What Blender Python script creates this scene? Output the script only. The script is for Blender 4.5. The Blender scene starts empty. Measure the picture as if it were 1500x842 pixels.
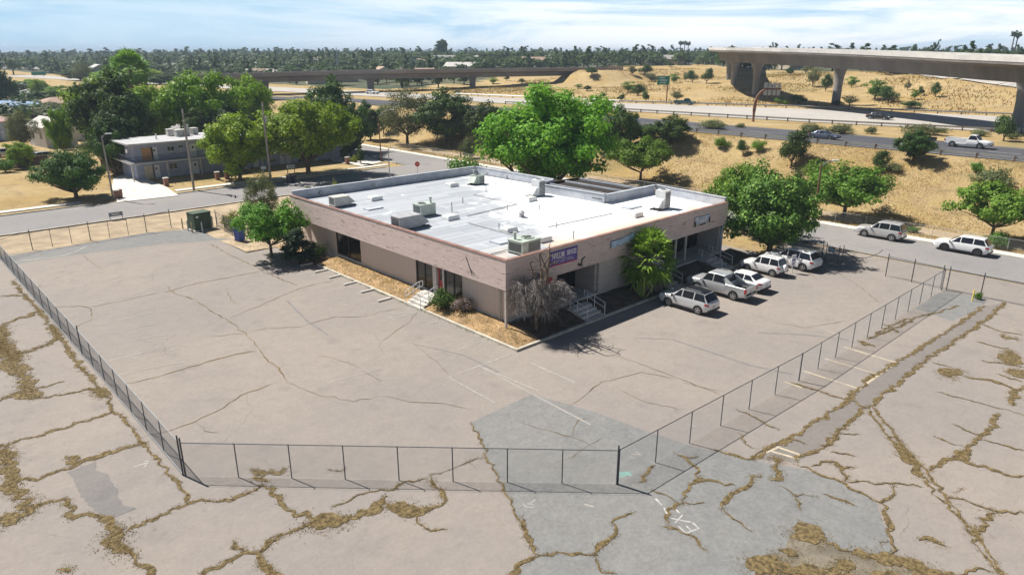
import bpy, math, random
import numpy as np
from mathutils import Vector, Matrix
R = math.radians
random.seed(11)
sc = bpy.context.scene
COL = sc.collection
PI = math.pi

# ------------------------------------------------------------------ survey
# The ground grid is aligned with the office building: X along its shaded
# front, Y along its sunlit side, origin at the corner between them.
CAM = (-31.137, -33.705, 19.0); FPX = 1017.0
TH = math.atan(343/1017.0); SN, CS = math.sin(TH), math.cos(TH)
E2 = (.728, .6855); E1 = (-.6855, .728)
def ray(u, v):
    x = (u-750)/FPX; y = (v-421)/FPX
    b = CS-y*SN
    return (x*E2[0]+b*E2[1], x*E1[0]+b*E1[1], -SN-y*CS)
def P(u, v, z=0.0):
    d = ray(u, v); t = (z-CAM[2])/d[2]
    return (CAM[0]+d[0]*t, CAM[1]+d[1]*t)
def depth(x, y, z=0.0):
    a = x-CAM[0]; b = y-CAM[1]
    return (a*E2[1]+b*E1[1])*CS-(z-CAM[2])*SN
def zat(v, x, y):
    fy = (x-CAM[0])*E2[1]+(y-CAM[1])*E1[1]
    yy = (v-421)/FPX
    return CAM[2]+fy*(-SN-yy*CS)/(CS-yy*SN)

def smooth(a, b, t):
    t = np.clip((t-a)/(b-a), 0, 1); return t*t*(3-2*t)
FAR_Y = [-400, -60, 2, 42, 89, 184, 500, 900]; FAR_X = [190, 164, 153, 143, 125, 108, 62, 10]
NEAR_Y = [-400, -60, -5, 27, 64, 120, 184, 500, 900]; NEAR_X = [150, 124, 116, 109, 105, 100, 89, 40, -12]
def far_edge(y): return np.interp(y, FAR_Y, FAR_X)
def near_edge(y): return np.interp(y, NEAR_Y, NEAR_X)
def height(x, y):
    x = np.asarray(x, float); y = np.asarray(y, float)
    toe = np.minimum(59.0, near_edge(y)-42)
    h = 6.0*smooth(0, 16, x-toe)
    xf = far_edge(y)+7
    L = np.interp(y, [-60, 0, 30, 60, 120, 250], [28, 28, 62, 150, 200, 280])
    h = h+np.interp(y, [-60, 0, 50, 120], [6.2, 6.4, 7.6, 7.2])*smooth(-.05, 1, (x-xf)/L)
    dist = np.hypot(x-CAM[0], y-CAM[1])
    far = 9.0*smooth(230, 800, dist)
    h = np.maximum(h, far)
    # fill behind the end of the long overpass
    s_ = ((x-188)*81-(y-163)*21)/83.7; w_ = ((x-188)*21+(y-163)*81)/83.7
    mound = 12.4-np.maximum(0, np.abs(w_+5)-8)*.42-np.maximum(0, -s_)*.62
    h = np.where((x > xf+6) & (s_ < 260), np.maximum(h, np.minimum(mound, 12.4)), h)
    und = .35*np.sin(x*.21+y*.13)*np.sin(y*.17-x*.05)*smooth(55, 70, x)*(1-smooth(72, 75, x)*(1-smooth(0, 20, x-xf)))
    return h+und*.8
def hz(x, y): return float(height(x, y))
def hill_limit(x, y):
    f = np.maximum((x-CAM[0])*E2[1]+(y-CAM[1])*E1[1], 5); a = (x-CAM[0])*E2[0]+(y-CAM[1])*E1[0]
    u = 750+FPX*a/(f*CS)
    return np.interp(u, [300, 690, 770, 900, 1030, 1100, 1200, 1500], [200, 290, 370, 415, 415, 340, 305, 268])
def spot(u, v):
    """where the line of sight through a survey pixel meets the terrain"""
    d = ray(u, v); prev = 20.0; t = 20.0
    while t < 4000:
        x, y, z = CAM[0]+d[0]*t, CAM[1]+d[1]*t, CAM[2]+d[2]*t
        if z <= hz(x, y):
            lo, hi = prev, t
            for _ in range(24):
                m = (lo+hi)/2
                if CAM[2]+d[2]*m <= hz(CAM[0]+d[0]*m, CAM[1]+d[1]*m): hi = m
                else: lo = m
            return (CAM[0]+d[0]*hi, CAM[1]+d[1]*hi, hz(CAM[0]+d[0]*hi, CAM[1]+d[1]*hi))
        prev = t; t += max(.5, t*.006)
    return (CAM[0]+d[0]*t, CAM[1]+d[1]*t, hz(CAM[0]+d[0]*t, CAM[1]+d[1]*t))

# ------------------------------------------------------------------ meshes
class MB:
    def __init__(s): s.v = []; s.f = []; s.m = []
    def add(s, vs, fs, mi=0):
        o = len(s.v); s.v += [tuple(p) for p in vs]
        for f in fs: s.f.append(tuple(i+o for i in f)); s.m.append(mi)
        return s
    def box(s, x0, x1, y0, y1, z0, z1, mi=0):
        return s.add([(x0,y0,z0),(x1,y0,z0),(x1,y1,z0),(x0,y1,z0),(x0,y0,z1),(x1,y0,z1),(x1,y1,z1),(x0,y1,z1)],
              [(3,2,1,0),(4,5,6,7),(0,1,5,4),(1,2,6,5),(2,3,7,6),(3,0,4,7)], mi)
    def obox(s, c, size, rz=0.0, mi=0, rx=0.0, ry=0.0):
        M = Matrix.Translation(c) @ Matrix.Rotation(rz,4,'Z') @ Matrix.Rotation(ry,4,'Y') @ Matrix.Rotation(rx,4,'X')
        a, b, e = size[0]/2, size[1]/2, size[2]/2
        vs = [M @ Vector(p) for p in [(-a,-b,-e),(a,-b,-e),(a,b,-e),(-a,b,-e),(-a,-b,e),(a,-b,e),(a,b,e),(-a,b,e)]]
        return s.add(vs, [(3,2,1,0),(4,5,6,7),(0,1,5,4),(1,2,6,5),(2,3,7,6),(3,0,4,7)], mi)
    def quad(s, a, b, c, d, mi=0): return s.add([a,b,c,d], [(0,1,2,3)], mi)
    def poly(s, pts, mi=0): return s.add(pts, [tuple(range(len(pts)))], mi)
    def prism(s, pts, z0, z1, mi=0):
        n = len(pts)
        ar = sum(pts[i][0]*pts[(i+1)%n][1]-pts[(i+1)%n][0]*pts[i][1] for i in range(n))
        if ar < 0: pts = pts[::-1]
        vs = [(p[0],p[1],z0) for p in pts]+[(p[0],p[1],z1) for p in pts]
        fs = [tuple(range(n))[::-1], tuple(range(n,2*n))]+[(i,(i+1)%n,n+(i+1)%n,n+i) for i in range(n)]
        return s.add(vs, fs, mi)
    def tube(s, pts, rad, n=6, mi=0, cap=True):
        pts = [Vector(p) for p in pts]; k = len(pts)
        if not hasattr(rad, '__len__'): rad = [rad]*k
        rings = []
        for i in range(k):
            d = (pts[min(i+1,k-1)]-pts[max(i-1,0)]).normalized()
            a = d.cross(Vector((0,0,1)))
            if a.length < 1e-3: a = Vector((1,0,0))
            a.normalize(); b = d.cross(a)
            rings.append([pts[i]+(a*math.cos(2*PI*j/n)+b*math.sin(2*PI*j/n))*rad[i] for j in range(n)])
        vs = [p for r in rings for p in r]; fs = []
        for i in range(k-1):
            for j in range(n):
                fs.append((i*n+j, i*n+(j+1)%n, (i+1)*n+(j+1)%n, (i+1)*n+j))
        if cap: fs.append(tuple(range(n))); fs.append(tuple(range((k-1)*n, k*n))[::-1])
        return s.add(vs, fs, mi)
    def loft(s, rings, mi=0, cap=True):
        n = len(rings[0]); vs = [p for r in rings for p in r]; fs = []
        for i in range(len(rings)-1):
            for j in range(n):
                fs.append((i*n+j, i*n+(j+1)%n, (i+1)*n+(j+1)%n, (i+1)*n+j))
        if cap: fs.append(tuple(range(n))[::-1]); fs.append(tuple(range((len(rings)-1)*n, len(rings)*n)))
        return s.add(vs, fs, mi)
    def build(s, name, mats, parent=None, smooth_deg=None):
        me = bpy.data.meshes.new(name); me.from_pydata(s.v, [], s.f)
        mats = mats if isinstance(mats, (list, tuple)) else [mats]
        for m in mats: me.materials.append(m)
        if len(mats) > 1: me.polygons.foreach_set('material_index', s.m)
        if smooth_deg is not None:
            me.polygons.foreach_set('use_smooth', [True]*len(me.polygons))
            me.set_sharp_from_angle(angle=R(smooth_deg))
        me.update()
        o = bpy.data.objects.new(name, me); COL.objects.link(o)
        if parent: o.parent = parent
        return o
def tag(o, label=None, cat=None, group=None, kind=None):
    if label: o['label'] = label
    if cat: o['category'] = cat
    if group: o['group'] = group
    if kind: o['kind'] = kind
    return o
def thing(name, label, cat, loc=(0,0,0), rz=0.0, group=None):
    o = bpy.data.objects.new(name, None); COL.objects.link(o)
    o.location = loc; o.rotation_euler = (0,0,rz); o.empty_display_size = .5
    return tag(o, label, cat, group)
def struct(o): o['kind'] = 'structure'; return o
def kids(o): return [c for c in o.children]
def dup(root, loc=None, rz=None, label=None, group=None):
    def rec(o, par):
        c = o.copy(); COL.objects.link(c)
        if par: c.parent = par
        for ch in list(o.children): rec(ch, c)
        return c
    c = rec(root, None)
    if loc is not None: c.location = loc
    if rz is not None: c.rotation_euler = (0,0,rz)
    if label: c['label'] = label
    if group: c['group'] = group
    return c
def npmesh(name, V, Q, mat):
    """mesh of quads (or tris) from arrays"""
    me = bpy.data.meshes.new(name); k = Q.shape[1]
    me.vertices.add(len(V)); me.vertices.foreach_set('co', V.astype(np.float32).ravel())
    me.loops.add(Q.size); me.loops.foreach_set('vertex_index', Q.astype(np.int32).ravel())
    me.polygons.add(len(Q)); me.polygons.foreach_set('loop_start', np.arange(0, Q.size, k, dtype=np.int32))
    me.polygons.foreach_set('loop_total', np.full(len(Q), k, np.int32))
    me.materials.append(mat); me.update(calc_edges=True); me.validate()
    return me
def link(name, me, parent=None):
    o = bpy.data.objects.new(name, me); COL.objects.link(o)
    if parent: o.parent = parent
    return o

# ------------------------------------------------------------------ materials
def _nt(name):
    m = bpy.data.materials.new(name); m.use_nodes = True
    nt = m.node_tree; b = nt.nodes['Principled BSDF']
    return m, nt, b
def N(nt, t, **kw):
    n = nt.nodes.new(t)
    for k, v in kw.items(): setattr(n, k, v)
    return n
def L(nt, a, b): nt.links.new(a, b)
def c4(c): return (c[0], c[1], c[2], 1)
def mixc(nt, fac, a, b, mode='MIX'):
    m = N(nt, 'ShaderNodeMix', data_type='RGBA', blend_type=mode)
    if hasattr(fac, 'links'): L(nt, fac, m.inputs[0])
    else: m.inputs[0].default_value = fac
    for s, i in ((a, 6), (b, 7)):
        if hasattr(s, 'links'): L(nt, s, m.inputs[i])
        else: m.inputs[i].default_value = c4(s)
    return m.outputs[2]
def noise(nt, vec, scale, detail=4, rough=.55, dist=0.0):
    n = N(nt, 'ShaderNodeTexNoise'); L(nt, vec, n.inputs['Vector'])
    n.inputs['Scale'].default_value = scale; n.inputs['Detail'].default_value = detail
    n.inputs['Roughness'].default_value = rough; n.inputs['Distortion'].default_value = dist
    return n.outputs['Fac']
def ramp(nt, fac, a, b, va=0.0, vb=1.0):
    n = N(nt, 'ShaderNodeMapRange', interpolation_type='SMOOTHSTEP'); L(nt, fac, n.inputs[0])
    n.inputs[1].default_value = a; n.inputs[2].default_value = b
    n.inputs[3].default_value = va; n.inputs[4].default_value = vb
    return n.outputs[0]
def mth(nt, op, a, b=0.0):
    n = N(nt, 'ShaderNodeMath', operation=op)
    for s, i in ((a, 0), (b, 1)):
        if hasattr(s, 'links'): L(nt, s, n.inputs[i])
        else: n.inputs[i].default_value = s
    return n.outputs[0]
def coords(nt, scale=(1,1,1), rot=(0,0,0)):
    t = N(nt, 'ShaderNodeTexCoord'); m = N(nt, 'ShaderNodeMapping'); L(nt, t.outputs['Object'], m.inputs[0])
    m.inputs['Scale'].default_value = scale; m.inputs['Rotation'].default_value = rot
    return m.outputs[0]
def bump(nt, b, h, strength=.3, dist=.05):
    n = N(nt, 'ShaderNodeBump'); L(nt, h, n.inputs['Height'])
    n.inputs['Strength'].default_value = strength; n.inputs['Distance'].default_value = dist
    L(nt, n.outputs[0], b.inputs['Normal'])
def mul(c, k): return tuple(min(1, x*k) for x in c)
def mat(name, col, rough=.75, var=.18, scale=2.0, col2=None, metal=0.0, spec=.4, bmp=0.0, bscale=30.0, coat=0.0, stretch=(1,1,1)):
    m, nt, b = _nt(name)
    v = coords(nt, stretch)
    f = noise(nt, v, scale, 5, .6)
    f = ramp(nt, f, .3, .7)
    L(nt, mixc(nt, f, mul(col, 1-var), col2 if col2 else mul(col, 1+var)), b.inputs['Base Color'])
    b.inputs['Roughness'].default_value = rough; b.inputs['Metallic'].default_value = metal
    b.inputs['Specular IOR Level'].default_value = spec; b.inputs['Coat Weight'].default_value = coat
    if bmp: bump(nt, b, noise(nt, v, bscale, 4), bmp, .03)
    return m
def leafmat(name, c1, c2, c3=None, trans=.25):
    """leaves: colour drawn per leaf, a shift per tree, light through the blade"""
    m, nt, b = _nt(name)
    g = N(nt, 'ShaderNodeNewGeometry'); oi = N(nt, 'ShaderNodeObjectInfo')
    col = mixc(nt, g.outputs['Random Per Island'], c1, c2)
    if c3: col = mixc(nt, ramp(nt, g.outputs['Random Per Island'], .86, .95), col, c3)
    hs = N(nt, 'ShaderNodeHueSaturation'); L(nt, col, hs.inputs['Color'])
    L(nt, ramp(nt, oi.outputs['Random'], 0, 1, .485, .515), hs.inputs['Hue'])
    L(nt, ramp(nt, mth(nt, 'FRACT', mth(nt, 'MULTIPLY', oi.outputs['Random'], 7.3)), 0, 1, .75, 1.25), hs.inputs['Value'])
    L(nt, hs.outputs[0], b.inputs['Base Color']); b.inputs['Roughness'].default_value = .55
    b.inputs['Specular IOR Level'].default_value = .12
    tr = N(nt, 'ShaderNodeBsdfTranslucent')
    L(nt, mixc(nt, .5, hs.outputs[0], (c2[0]*1.5, c2[1]*1.6, c2[2]*.8)), tr.inputs[0])
    mx = N(nt, 'ShaderNodeMixShader'); mx.inputs[0].default_value = trans
    L(nt, b.outputs[0], mx.inputs[1]); L(nt, tr.outputs[0], mx.inputs[2])
    L(nt, mx.outputs[0], nt.nodes['Material Output'].inputs[0])
    return m

def asphalt(name, base, warm, dark, cracks=1.0, speck=.5, bscale=60):
    m, nt, b = _nt(name); v = coords(nt)
    big = ramp(nt, noise(nt, v, .07, 4, .6), .35, .65)
    col = mixc(nt, big, base, warm)
    mid = ramp(nt, noise(nt, v, .45, 6, .65), .52, .78)
    col = mixc(nt, mth(nt, 'MULTIPLY', mid, .62), col, dark)
    blot = ramp(nt, noise(nt, v, 1.7, 5, .6), .62, .75)
    col = mixc(nt, mth(nt, 'MULTIPLY', blot, .36), col, mul(dark, .75))
    pale = ramp(nt, noise(nt, v, .23, 5, .7, .6), .6, .8)
    col = mixc(nt, mth(nt, 'MULTIPLY', pale, .35), col, mul(warm, 1.22))
    sp = ramp(nt, noise(nt, v, 26, 3, .8), .3, .7, 1-.13*speck, 1+.13*speck)
    sp2 = ramp(nt, noise(nt, v, 5, 4, .8), .3, .7, 1-.13*speck, 1+.13*speck)
    sp2 = mth(nt, 'MULTIPLY', sp2, ramp(nt, noise(nt, v, 1.3, 5, .75), .3, .7, 1-.10*speck, 1+.10*speck))
    mm = N(nt, 'ShaderNodeVectorMath', operation='SCALE'); L(nt, col, mm.inputs[0]); L(nt, mth(nt, 'MULTIPLY', sp, sp2), mm.inputs['Scale'])
    col = mm.outputs[0]
    if cracks:
        nz = N(nt, 'ShaderNodeTexNoise'); L(nt, v, nz.inputs['Vector']); nz.inputs['Scale'].default_value = .5; nz.inputs['Detail'].default_value = 6
        sh = N(nt, 'ShaderNodeVectorMath', operation='MULTIPLY_ADD'); L(nt, nz.outputs['Color'], sh.inputs[0])
        sh.inputs[1].default_value = (1.6, 1.6, 0); L(nt, v, sh.inputs[2])
        for scl, wid, amt, ms in ((.16, .0045, .5, .12), (.55, .009, .3, .2)):
            vo = N(nt, 'ShaderNodeTexVoronoi', feature='DISTANCE_TO_EDGE', voronoi_dimensions='2D'); L(nt, sh.outputs[0], vo.inputs['Vector']); vo.inputs['Scale'].default_value = scl
            ln = ramp(nt, vo.outputs['Distance'], 0, wid, 1, 0)
            msk = ramp(nt, noise(nt, v, ms, 3), .5, .62)
            col = mixc(nt, mth(nt, 'MULTIPLY', mth(nt, 'MULTIPLY', ln, msk), amt*cracks), col, (.09, .07, .045))
    L(nt, col, b.inputs['Base Color']); b.inputs['Roughness'].default_value = .9; b.inputs['Specular IOR Level'].default_value = .2
    bump(nt, b, noise(nt, v, bscale, 3, .8), .25, .02)
    return m

M = {}
M['lot'] = asphalt('old_parking_asphalt', (.262, .235, .215), (.30, .261, .229), (.195, .18, .172), 1.0)
M['patch'] = asphalt('grey_patch_asphalt', (.205, .205, .20), (.23, .225, .215), (.155, .157, .158), 1.0, .9)
M['gutter'] = asphalt('drain_asphalt', (.20, .182, .168), (.23, .205, .185), (.15, .14, .135), .6)
M['street'] = asphalt('street_asphalt', (.245, .235, .232), (.28, .262, .25), (.20, .192, .19), .5)
M['seal'] = asphalt('sealed_asphalt', (.135, .138, .148), (.18, .175, .172), (.09, .093, .10), .8)
M['ramp'] = asphalt('dark_ramp_asphalt', (.075, .078, .09), (.10, .10, .11), (.05, .05, .055), 0)
M['fwy'] = asphalt('freeway_concrete', (.42, .395, .365), (.46, .43, .39), (.32, .30, .285), 0, .3)
M['lane'] = asphalt('worn_lane_concrete', (.40, .375, .35), (.43, .40, .37), (.33, .315, .30), 0, .3)
M['concrete'] = mat('pale_concrete', (.55, .52, .47), .85, .15, .9, bmp=.1)
M['walk'] = mat('sidewalk_concrete', (.62, .59, .53), .85, .12, .7)
M['kerb'] = mat('kerb_concrete', (.50, .46, .38), .85, .22, 1.4)
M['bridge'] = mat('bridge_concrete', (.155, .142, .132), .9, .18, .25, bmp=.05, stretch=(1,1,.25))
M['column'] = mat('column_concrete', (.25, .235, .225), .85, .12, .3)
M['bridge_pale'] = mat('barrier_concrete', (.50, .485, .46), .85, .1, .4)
M['overpass'] = mat('weathered_overpass_concrete', (.27, .245, .235), .9, .18, .15)
M['paint'] = mat('worn_white_paint', (.52, .49, .44), .8, .3, 2.2)
M['paint_thin'] = mat('thin_chalky_paint', (.46, .445, .42), .85, .2, 4)
M['paint_faint'] = mat('faded_line_paint', (.345, .32, .295), .85, .10, 2)
M['bleach'] = mat('bleached_asphalt_edge', (.285, .255, .23), .9, .14, 1.5)
M['paint_cream'] = mat('cream_line_paint', (.50, .43, .31), .8, .25, 2)
M['crackfill'] = mat('crack_soil', (.15, .11, .05), .95, .6, 5.5, bmp=.6, bscale=18)
M['seal2'] = asphalt('worn_dark_asphalt', (.185, .176, .172), (.225, .205, .19), (.14, .137, .138), .3)
M['crackdark'] = mat('narrow_crack_soil', (.155, .115, .06), .95, .45, 1.2)  # brown soil filling the narrow cracks
M['dirt'] = mat('dry_dirt', (.40, .31, .205), .95, .22, .5, bmp=.3, bscale=8)
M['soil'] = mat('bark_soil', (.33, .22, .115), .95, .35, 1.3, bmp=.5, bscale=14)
M['painted_shade'] = mat('soil_with_painted_shade', (.12, .09, .06), .95, .35, 1.3, bmp=.5, bscale=14)  # darker copy of the soil with shade painted in, reused on soffit and courtyard wall
M['white'] = mat('white_painted_metal', (.78, .78, .78), .45, .06, 3)
M['galv'] = mat('galvanised_steel', (.42, .44, .46), .4, .12, 5, metal=.5)
M['darksteel'] = mat('dark_fence_steel', (.075, .08, .09), .5, .2, 5, metal=.3)
M['bark'] = mat('tree_bark', (.15, .11, .075), .95, .35, 4, stretch=(1,1,.3), bmp=.5, bscale=12)
M['palebark'] = mat('pale_bark', (.34, .30, .25), .95, .25, 4, stretch=(1,1,.3))
M['wood_pole'] = mat('weathered_pole_wood', (.30, .27, .24), .9, .25, 6, stretch=(1,1,.15))
M['brown_pole'] = mat('brown_rusty_steel', (.19, .095, .06), .7, .2, 4)
M['board'] = mat('dark_fence_boards', (.14, .10, .075), .9, .35, 2)
M['black'] = mat('black_trim', (.018, .018, .02), .5, .1, 3)
M['brick'] = mat('red_brick_pier', (.28, .15, .11), .9, .25, 9)
M['tyre'] = mat('tyre_rubber', (.022, .022, .022), .85, .2, 8)
M['rim'] = mat('alloy_rim', (.55, .55, .56), .3, .05, 3, metal=.8)
M['darkrim'] = mat('dark_alloy_rim', (.09, .09, .095), .35, .05, 3, metal=.7)
def glassm(name, col, rough=.08):
    m, nt, b = _nt(name); v = coords(nt)
    L(nt, mixc(nt, noise(nt, v, 1.5), col, mul(col, 1.8)), b.inputs['Base Color']); b.inputs['Roughness'].default_value = rough
    b.inputs['Specular IOR Level'].default_value = .6
    return m
M['glass'] = glassm('tinted_glass', (.012, .014, .018))
M['winglass'] = glassm('dark_shop_glass', (.010, .009, .008), .15)
M['taillight'] = mat('red_taillight', (.45, .02, .02), .25, .1, 3)
M['headlight'] = mat('clear_headlight', (.70, .72, .74), .15, .05, 3)
M['plate'] = mat('licence_plate', (.70, .70, .68), .5, .05, 3)
def paintm(name, col, metal=.0):
    return mat(name, col, .28, .04, 1.2, metal=metal, spec=.5, coat=.6)
M['silver'] = paintm('silver_car_paint', (.55, .56, .57), .35)
M['silver2'] = paintm('bright_silver_paint', (.62, .63, .64), .25)
M['whitecar'] = paintm('white_car_paint', (.78, .78, .78))
M['blackcar'] = mat('black_car_paint', (.012, .012, .014), .35, .05, 1, spec=.35)
M['bluecar'] = paintm('grey_blue_paint', (.12, .14, .20), .4)
M['greencar'] = paintm('dark_green_paint', (.03, .075, .07))
M['redcar'] = paintm('red_paint', (.5, .04, .045))
M['tan'] = paintm('pewter_paint', (.54, .54, .54), .2)

def terrain_mat():
    m, nt, b = _nt('dry_grass_ground'); v = coords(nt)
    gold, pale, brown, olive = (.43, .302, .125), (.50, .38, .20), (.27, .195, .105), (.22, .19, .085)
    col = mixc(nt, ramp(nt, noise(nt, v, .09, 5, .65), .35, .65), gold, pale)
    st = coords(nt, (.35, .12, 1))
    col = mixc(nt, mth(nt, 'MULTIPLY', ramp(nt, noise(nt, st, 1.0, 6, .7, .4), .5, .72), .8), col, brown)
    col = mixc(nt, mth(nt, 'MULTIPLY', ramp(nt, noise(nt, v, .035, 3), .54, .68), .55), col, olive)
    col = mixc(nt, mth(nt, 'MULTIPLY', ramp(nt, noise(nt, v, .16, 6, .7, 1.2), .5, .66), .6), col, (.37, .27, .165))
    fine = noise(nt, v, 3.5, 6, .75)
    col = mixc(nt, mth(nt, 'MULTIPLY', ramp(nt, fine, .5, .75), .55), col, mul(brown, .8))
    col = mixc(nt, mth(nt, 'MULTIPLY', ramp(nt, noise(nt, v, .55, 6, .75, .8), .52, .68), .6), col, mul(brown, .95))
    col = mixc(nt, mth(nt, 'MULTIPLY', ramp(nt, noise(nt, v, 1.1, 5, .7), .55, .8), .4), col, mul(pale, 1.15))
    L(nt, col, b.inputs['Base Color']); b.inputs['Roughness'].default_value = .95; b.inputs['Specular IOR Level'].default_value = .1
    bump(nt, b, fine, .9, .25)
    return m
M['terrain'] = terrain_mat()
def town_ground():
    m, nt, b = _nt('town_ground'); v = coords(nt)
    col = mixc(nt, ramp(nt, noise(nt, v, .02, 4), .4, .6), (.045, .065, .026), (.10, .10, .05))
    L(nt, col, b.inputs['Base Color']); b.inputs['Roughness'].default_value = 1.0
    return m
M['town'] = town_ground()

# facade materials: bands run along the wall, so x+y and z make the pattern
def facade_vec(nt):
    t = N(nt, 'ShaderNodeTexCoord'); s = N(nt, 'ShaderNodeSeparateXYZ'); L(nt, t.outputs['Object'], s.inputs[0])
    c = N(nt, 'ShaderNodeCombineXYZ'); L(nt, mth(nt, 'ADD', s.outputs[0], s.outputs[1]), c.inputs[0]); L(nt, s.outputs[2], c.inputs[1])
    return c.outputs[0]
def fascia_mat():
    m, nt, b = _nt('peeling_pink_boards'); v = facade_vec(nt)
    br = N(nt, 'ShaderNodeTexBrick'); L(nt, v, br.inputs['Vector'])
    br.inputs['Color1'].default_value = (.63, .50, .45, 1); br.inputs['Color2'].default_value = (.69, .56, .51, 1); br.inputs['Mortar'].default_value = (.34, .25, .22, 1)
    br.inputs['Scale'].default_value = 1; br.inputs['Mortar Size'].default_value = .008; br.inputs['Brick Width'].default_value = 2.3; br.inputs['Row Height'].default_value = .155
    br.inputs['Bias'].default_value = 0
    mp = N(nt, 'ShaderNodeMapping'); L(nt, v, mp.inputs[0]); mp.inputs['Scale'].default_value = (.7, 5.5, 1)
    f = noise(nt, mp.outputs[0], 1.0, 6, .7)
    col = mixc(nt, mth(nt, 'MULTIPLY', ramp(nt, f, .575, .635), .75), br.outputs['Color'], (.17, .115, .095))
    col = mixc(nt, mth(nt, 'MULTIPLY', ramp(nt, noise(nt, v, .5, 5, .7), .45, .7), .3), col, (.70, .60, .56))
    mp2 = N(nt, 'ShaderNodeMapping'); L(nt, v, mp2.inputs[0]); mp2.inputs['Scale'].default_value = (1.1, 7, 1)
    col = mixc(nt, mth(nt, 'MULTIPLY', ramp(nt, noise(nt, mp2.outputs[0], 1.0, 4, .6), .54, .66), .42), col, (.42, .305, .27))
    L(nt, col, b.inputs['Base Color']); b.inputs['Roughness'].default_value = .85
    bump(nt, b, br.outputs['Fac'], .6, -.02)
    return m
M['fascia'] = fascia_mat()
def block_mat():
    m, nt, b = _nt('painted_slump_block'); v = facade_vec(nt)
    br = N(nt, 'ShaderNodeTexBrick'); L(nt, v, br.inputs['Vector'])
    br.inputs['Color1'].default_value = (.50, .45, .41, 1); br.inputs['Color2'].default_value = (.57, .515, .47, 1); br.inputs['Mortar'].default_value = (.36, .32, .29, 1)
    br.inputs['Scale'].default_value = 1; br.inputs['Mortar Size'].default_value = .018; br.inputs['Brick Width'].default_value = .42; br.inputs['Row Height'].default_value = .2
    col = mixc(nt, mth(nt, 'MULTIPLY', ramp(nt, noise(nt, v, .8, 5, .7), .45, .75), .4), br.outputs['Color'], (.40, .35, .32))
    L(nt, col, b.inputs['Base Color']); b.inputs['Roughness'].default_value = .9
    bump(nt, b, br.outputs['Fac'], .6, -.03)
    return m
M['block'] = block_mat()
def siding_mat():
    m, nt, b = _nt('grooved_grey_siding'); v = facade_vec(nt)
    w = N(nt, 'ShaderNodeTexWave', bands_direction='X'); L(nt, v, w.inputs['Vector']); w.inputs['Scale'].default_value = .95; w.inputs['Distortion'].default_value = 0
    g = ramp(nt, w.outputs['Fac'], 0, .12)
    col = mixc(nt, g, (.52, .43, .375), (.62, .515, .45))
    col = mixc(nt, mth(nt, 'MULTIPLY', ramp(nt, noise(nt, v, 1.1, 5, .7), .5, .75), .35), col, (.50, .40, .345))
    L(nt, col, b.inputs['Base Color']); b.inputs['Roughness'].default_value = .85
    bump(nt, b, g, .25, .015)
    return m
M['siding'] = siding_mat()
def roof_mat():
    m, nt, b = _nt('patched_white_roof'); v = coords(nt)
    t = N(nt, 'ShaderNodeTexCoord'); s = N(nt, 'ShaderNodeSeparateXYZ'); L(nt, t.outputs['Object'], s.inputs[0])
    c = N(nt, 'ShaderNodeCombineXYZ'); L(nt, s.outputs[0], c.inputs[0]); L(nt, s.outputs[1], c.inputs[1])
    br = N(nt, 'ShaderNodeTexBrick'); L(nt, c.outputs[0], br.inputs['Vector'])
    br.inputs['Color1'].default_value = (.34, .365, .40, 1); br.inputs['Color2'].default_value = (.45, .475, .505, 1); br.inputs['Mortar'].default_value = (.17, .18, .20, 1)
    br.inputs['Scale'].default_value = 1; br.inputs['Mortar Size'].default_value = .03; br.inputs['Brick Width'].default_value = 9; br.inputs['Row Height'].default_value = .95
    col = mixc(nt, mth(nt, 'MULTIPLY', ramp(nt, noise(nt, v, .35, 6, .65, .5), .5, .72), .6), br.outputs['Color'], (.47, .495, .525))
    # the freshly coated part: further from the sunlit side, nearer the front
    yy = mth(nt, 'ADD', mth(nt, 'MULTIPLY', s.outputs[0], 1.0), mth(nt, 'MULTIPLY', s.outputs[1], -.55))
    edge = mth(nt, 'ADD', yy, ramp(nt, noise(nt, v, .3, 4, .6, .8), 0, 1, -6, 6))
    col = mixc(nt, mth(nt, 'MULTIPLY', ramp(nt, edge, 4.0, 7.5), .93), col, (.88, .885, .88))
    pt = mth(nt, 'MULTIPLY', ramp(nt, noise(nt, v, .22, 8, .7, 1.4), .60, .68), .75)
    col = mixc(nt, pt, col, (.88, .88, .87))
    rust = mth(nt, 'MULTIPLY', mth(nt, 'MULTIPLY', ramp(nt, s.outputs[1], 5.0, 1.5), ramp(nt, noise(nt, v, .25, 4, .6), .36, .52)), .8)
    col = mixc(nt, rust, col, (.63, .49, .34))
    col = mixc(nt, mth(nt, 'MULTIPLY', ramp(nt, noise(nt, v, 2.2, 5, .7), .58, .75), .2), col, (.36, .36, .37))
    L(nt, col, b.inputs['Base Color']); b.inputs['Roughness'].default_value = .7
    bump(nt, b, br.outputs['Fac'], .3, .02)
    return m
M['roof'] = roof_mat()
M['parapet'] = mat('pale_parapet_coating', (.44, .475, .54), .8, .14, .7, col2=(.56, .58, .62))
M['flash'] = mat('rusty_roof_flashing', (.27, .15, .12), .7, .25, 1.5)
M['reddoor'] = mat('red_door_paint', (.42, .055, .06), .5, .15, 2)
M['frame'] = mat('dark_window_frame', (.05, .045, .04), .5, .1, 3)
M['pale_trim'] = mat('pale_trim_paint', (.55, .50, .46), .7, .12, 2)
M['hvac_beige'] = mat('beige_hvac_casing', (.60, .585, .53), .6, .12, 1.4)
M['hvac_green'] = mat('grey_green_hvac_casing', (.46, .52, .46), .6, .14, 1.4)
M['hvac_grey'] = mat('grey_hvac_casing', (.42, .42, .43), .55, .14, 1.4)
M['hvac_white'] = mat('whitened_hvac_casing', (.74, .75, .75), .6, .08, 1.4)
M['grille'] = mat('dark_coil_grille', (.075, .08, .08), .6, .4, 14)
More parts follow.
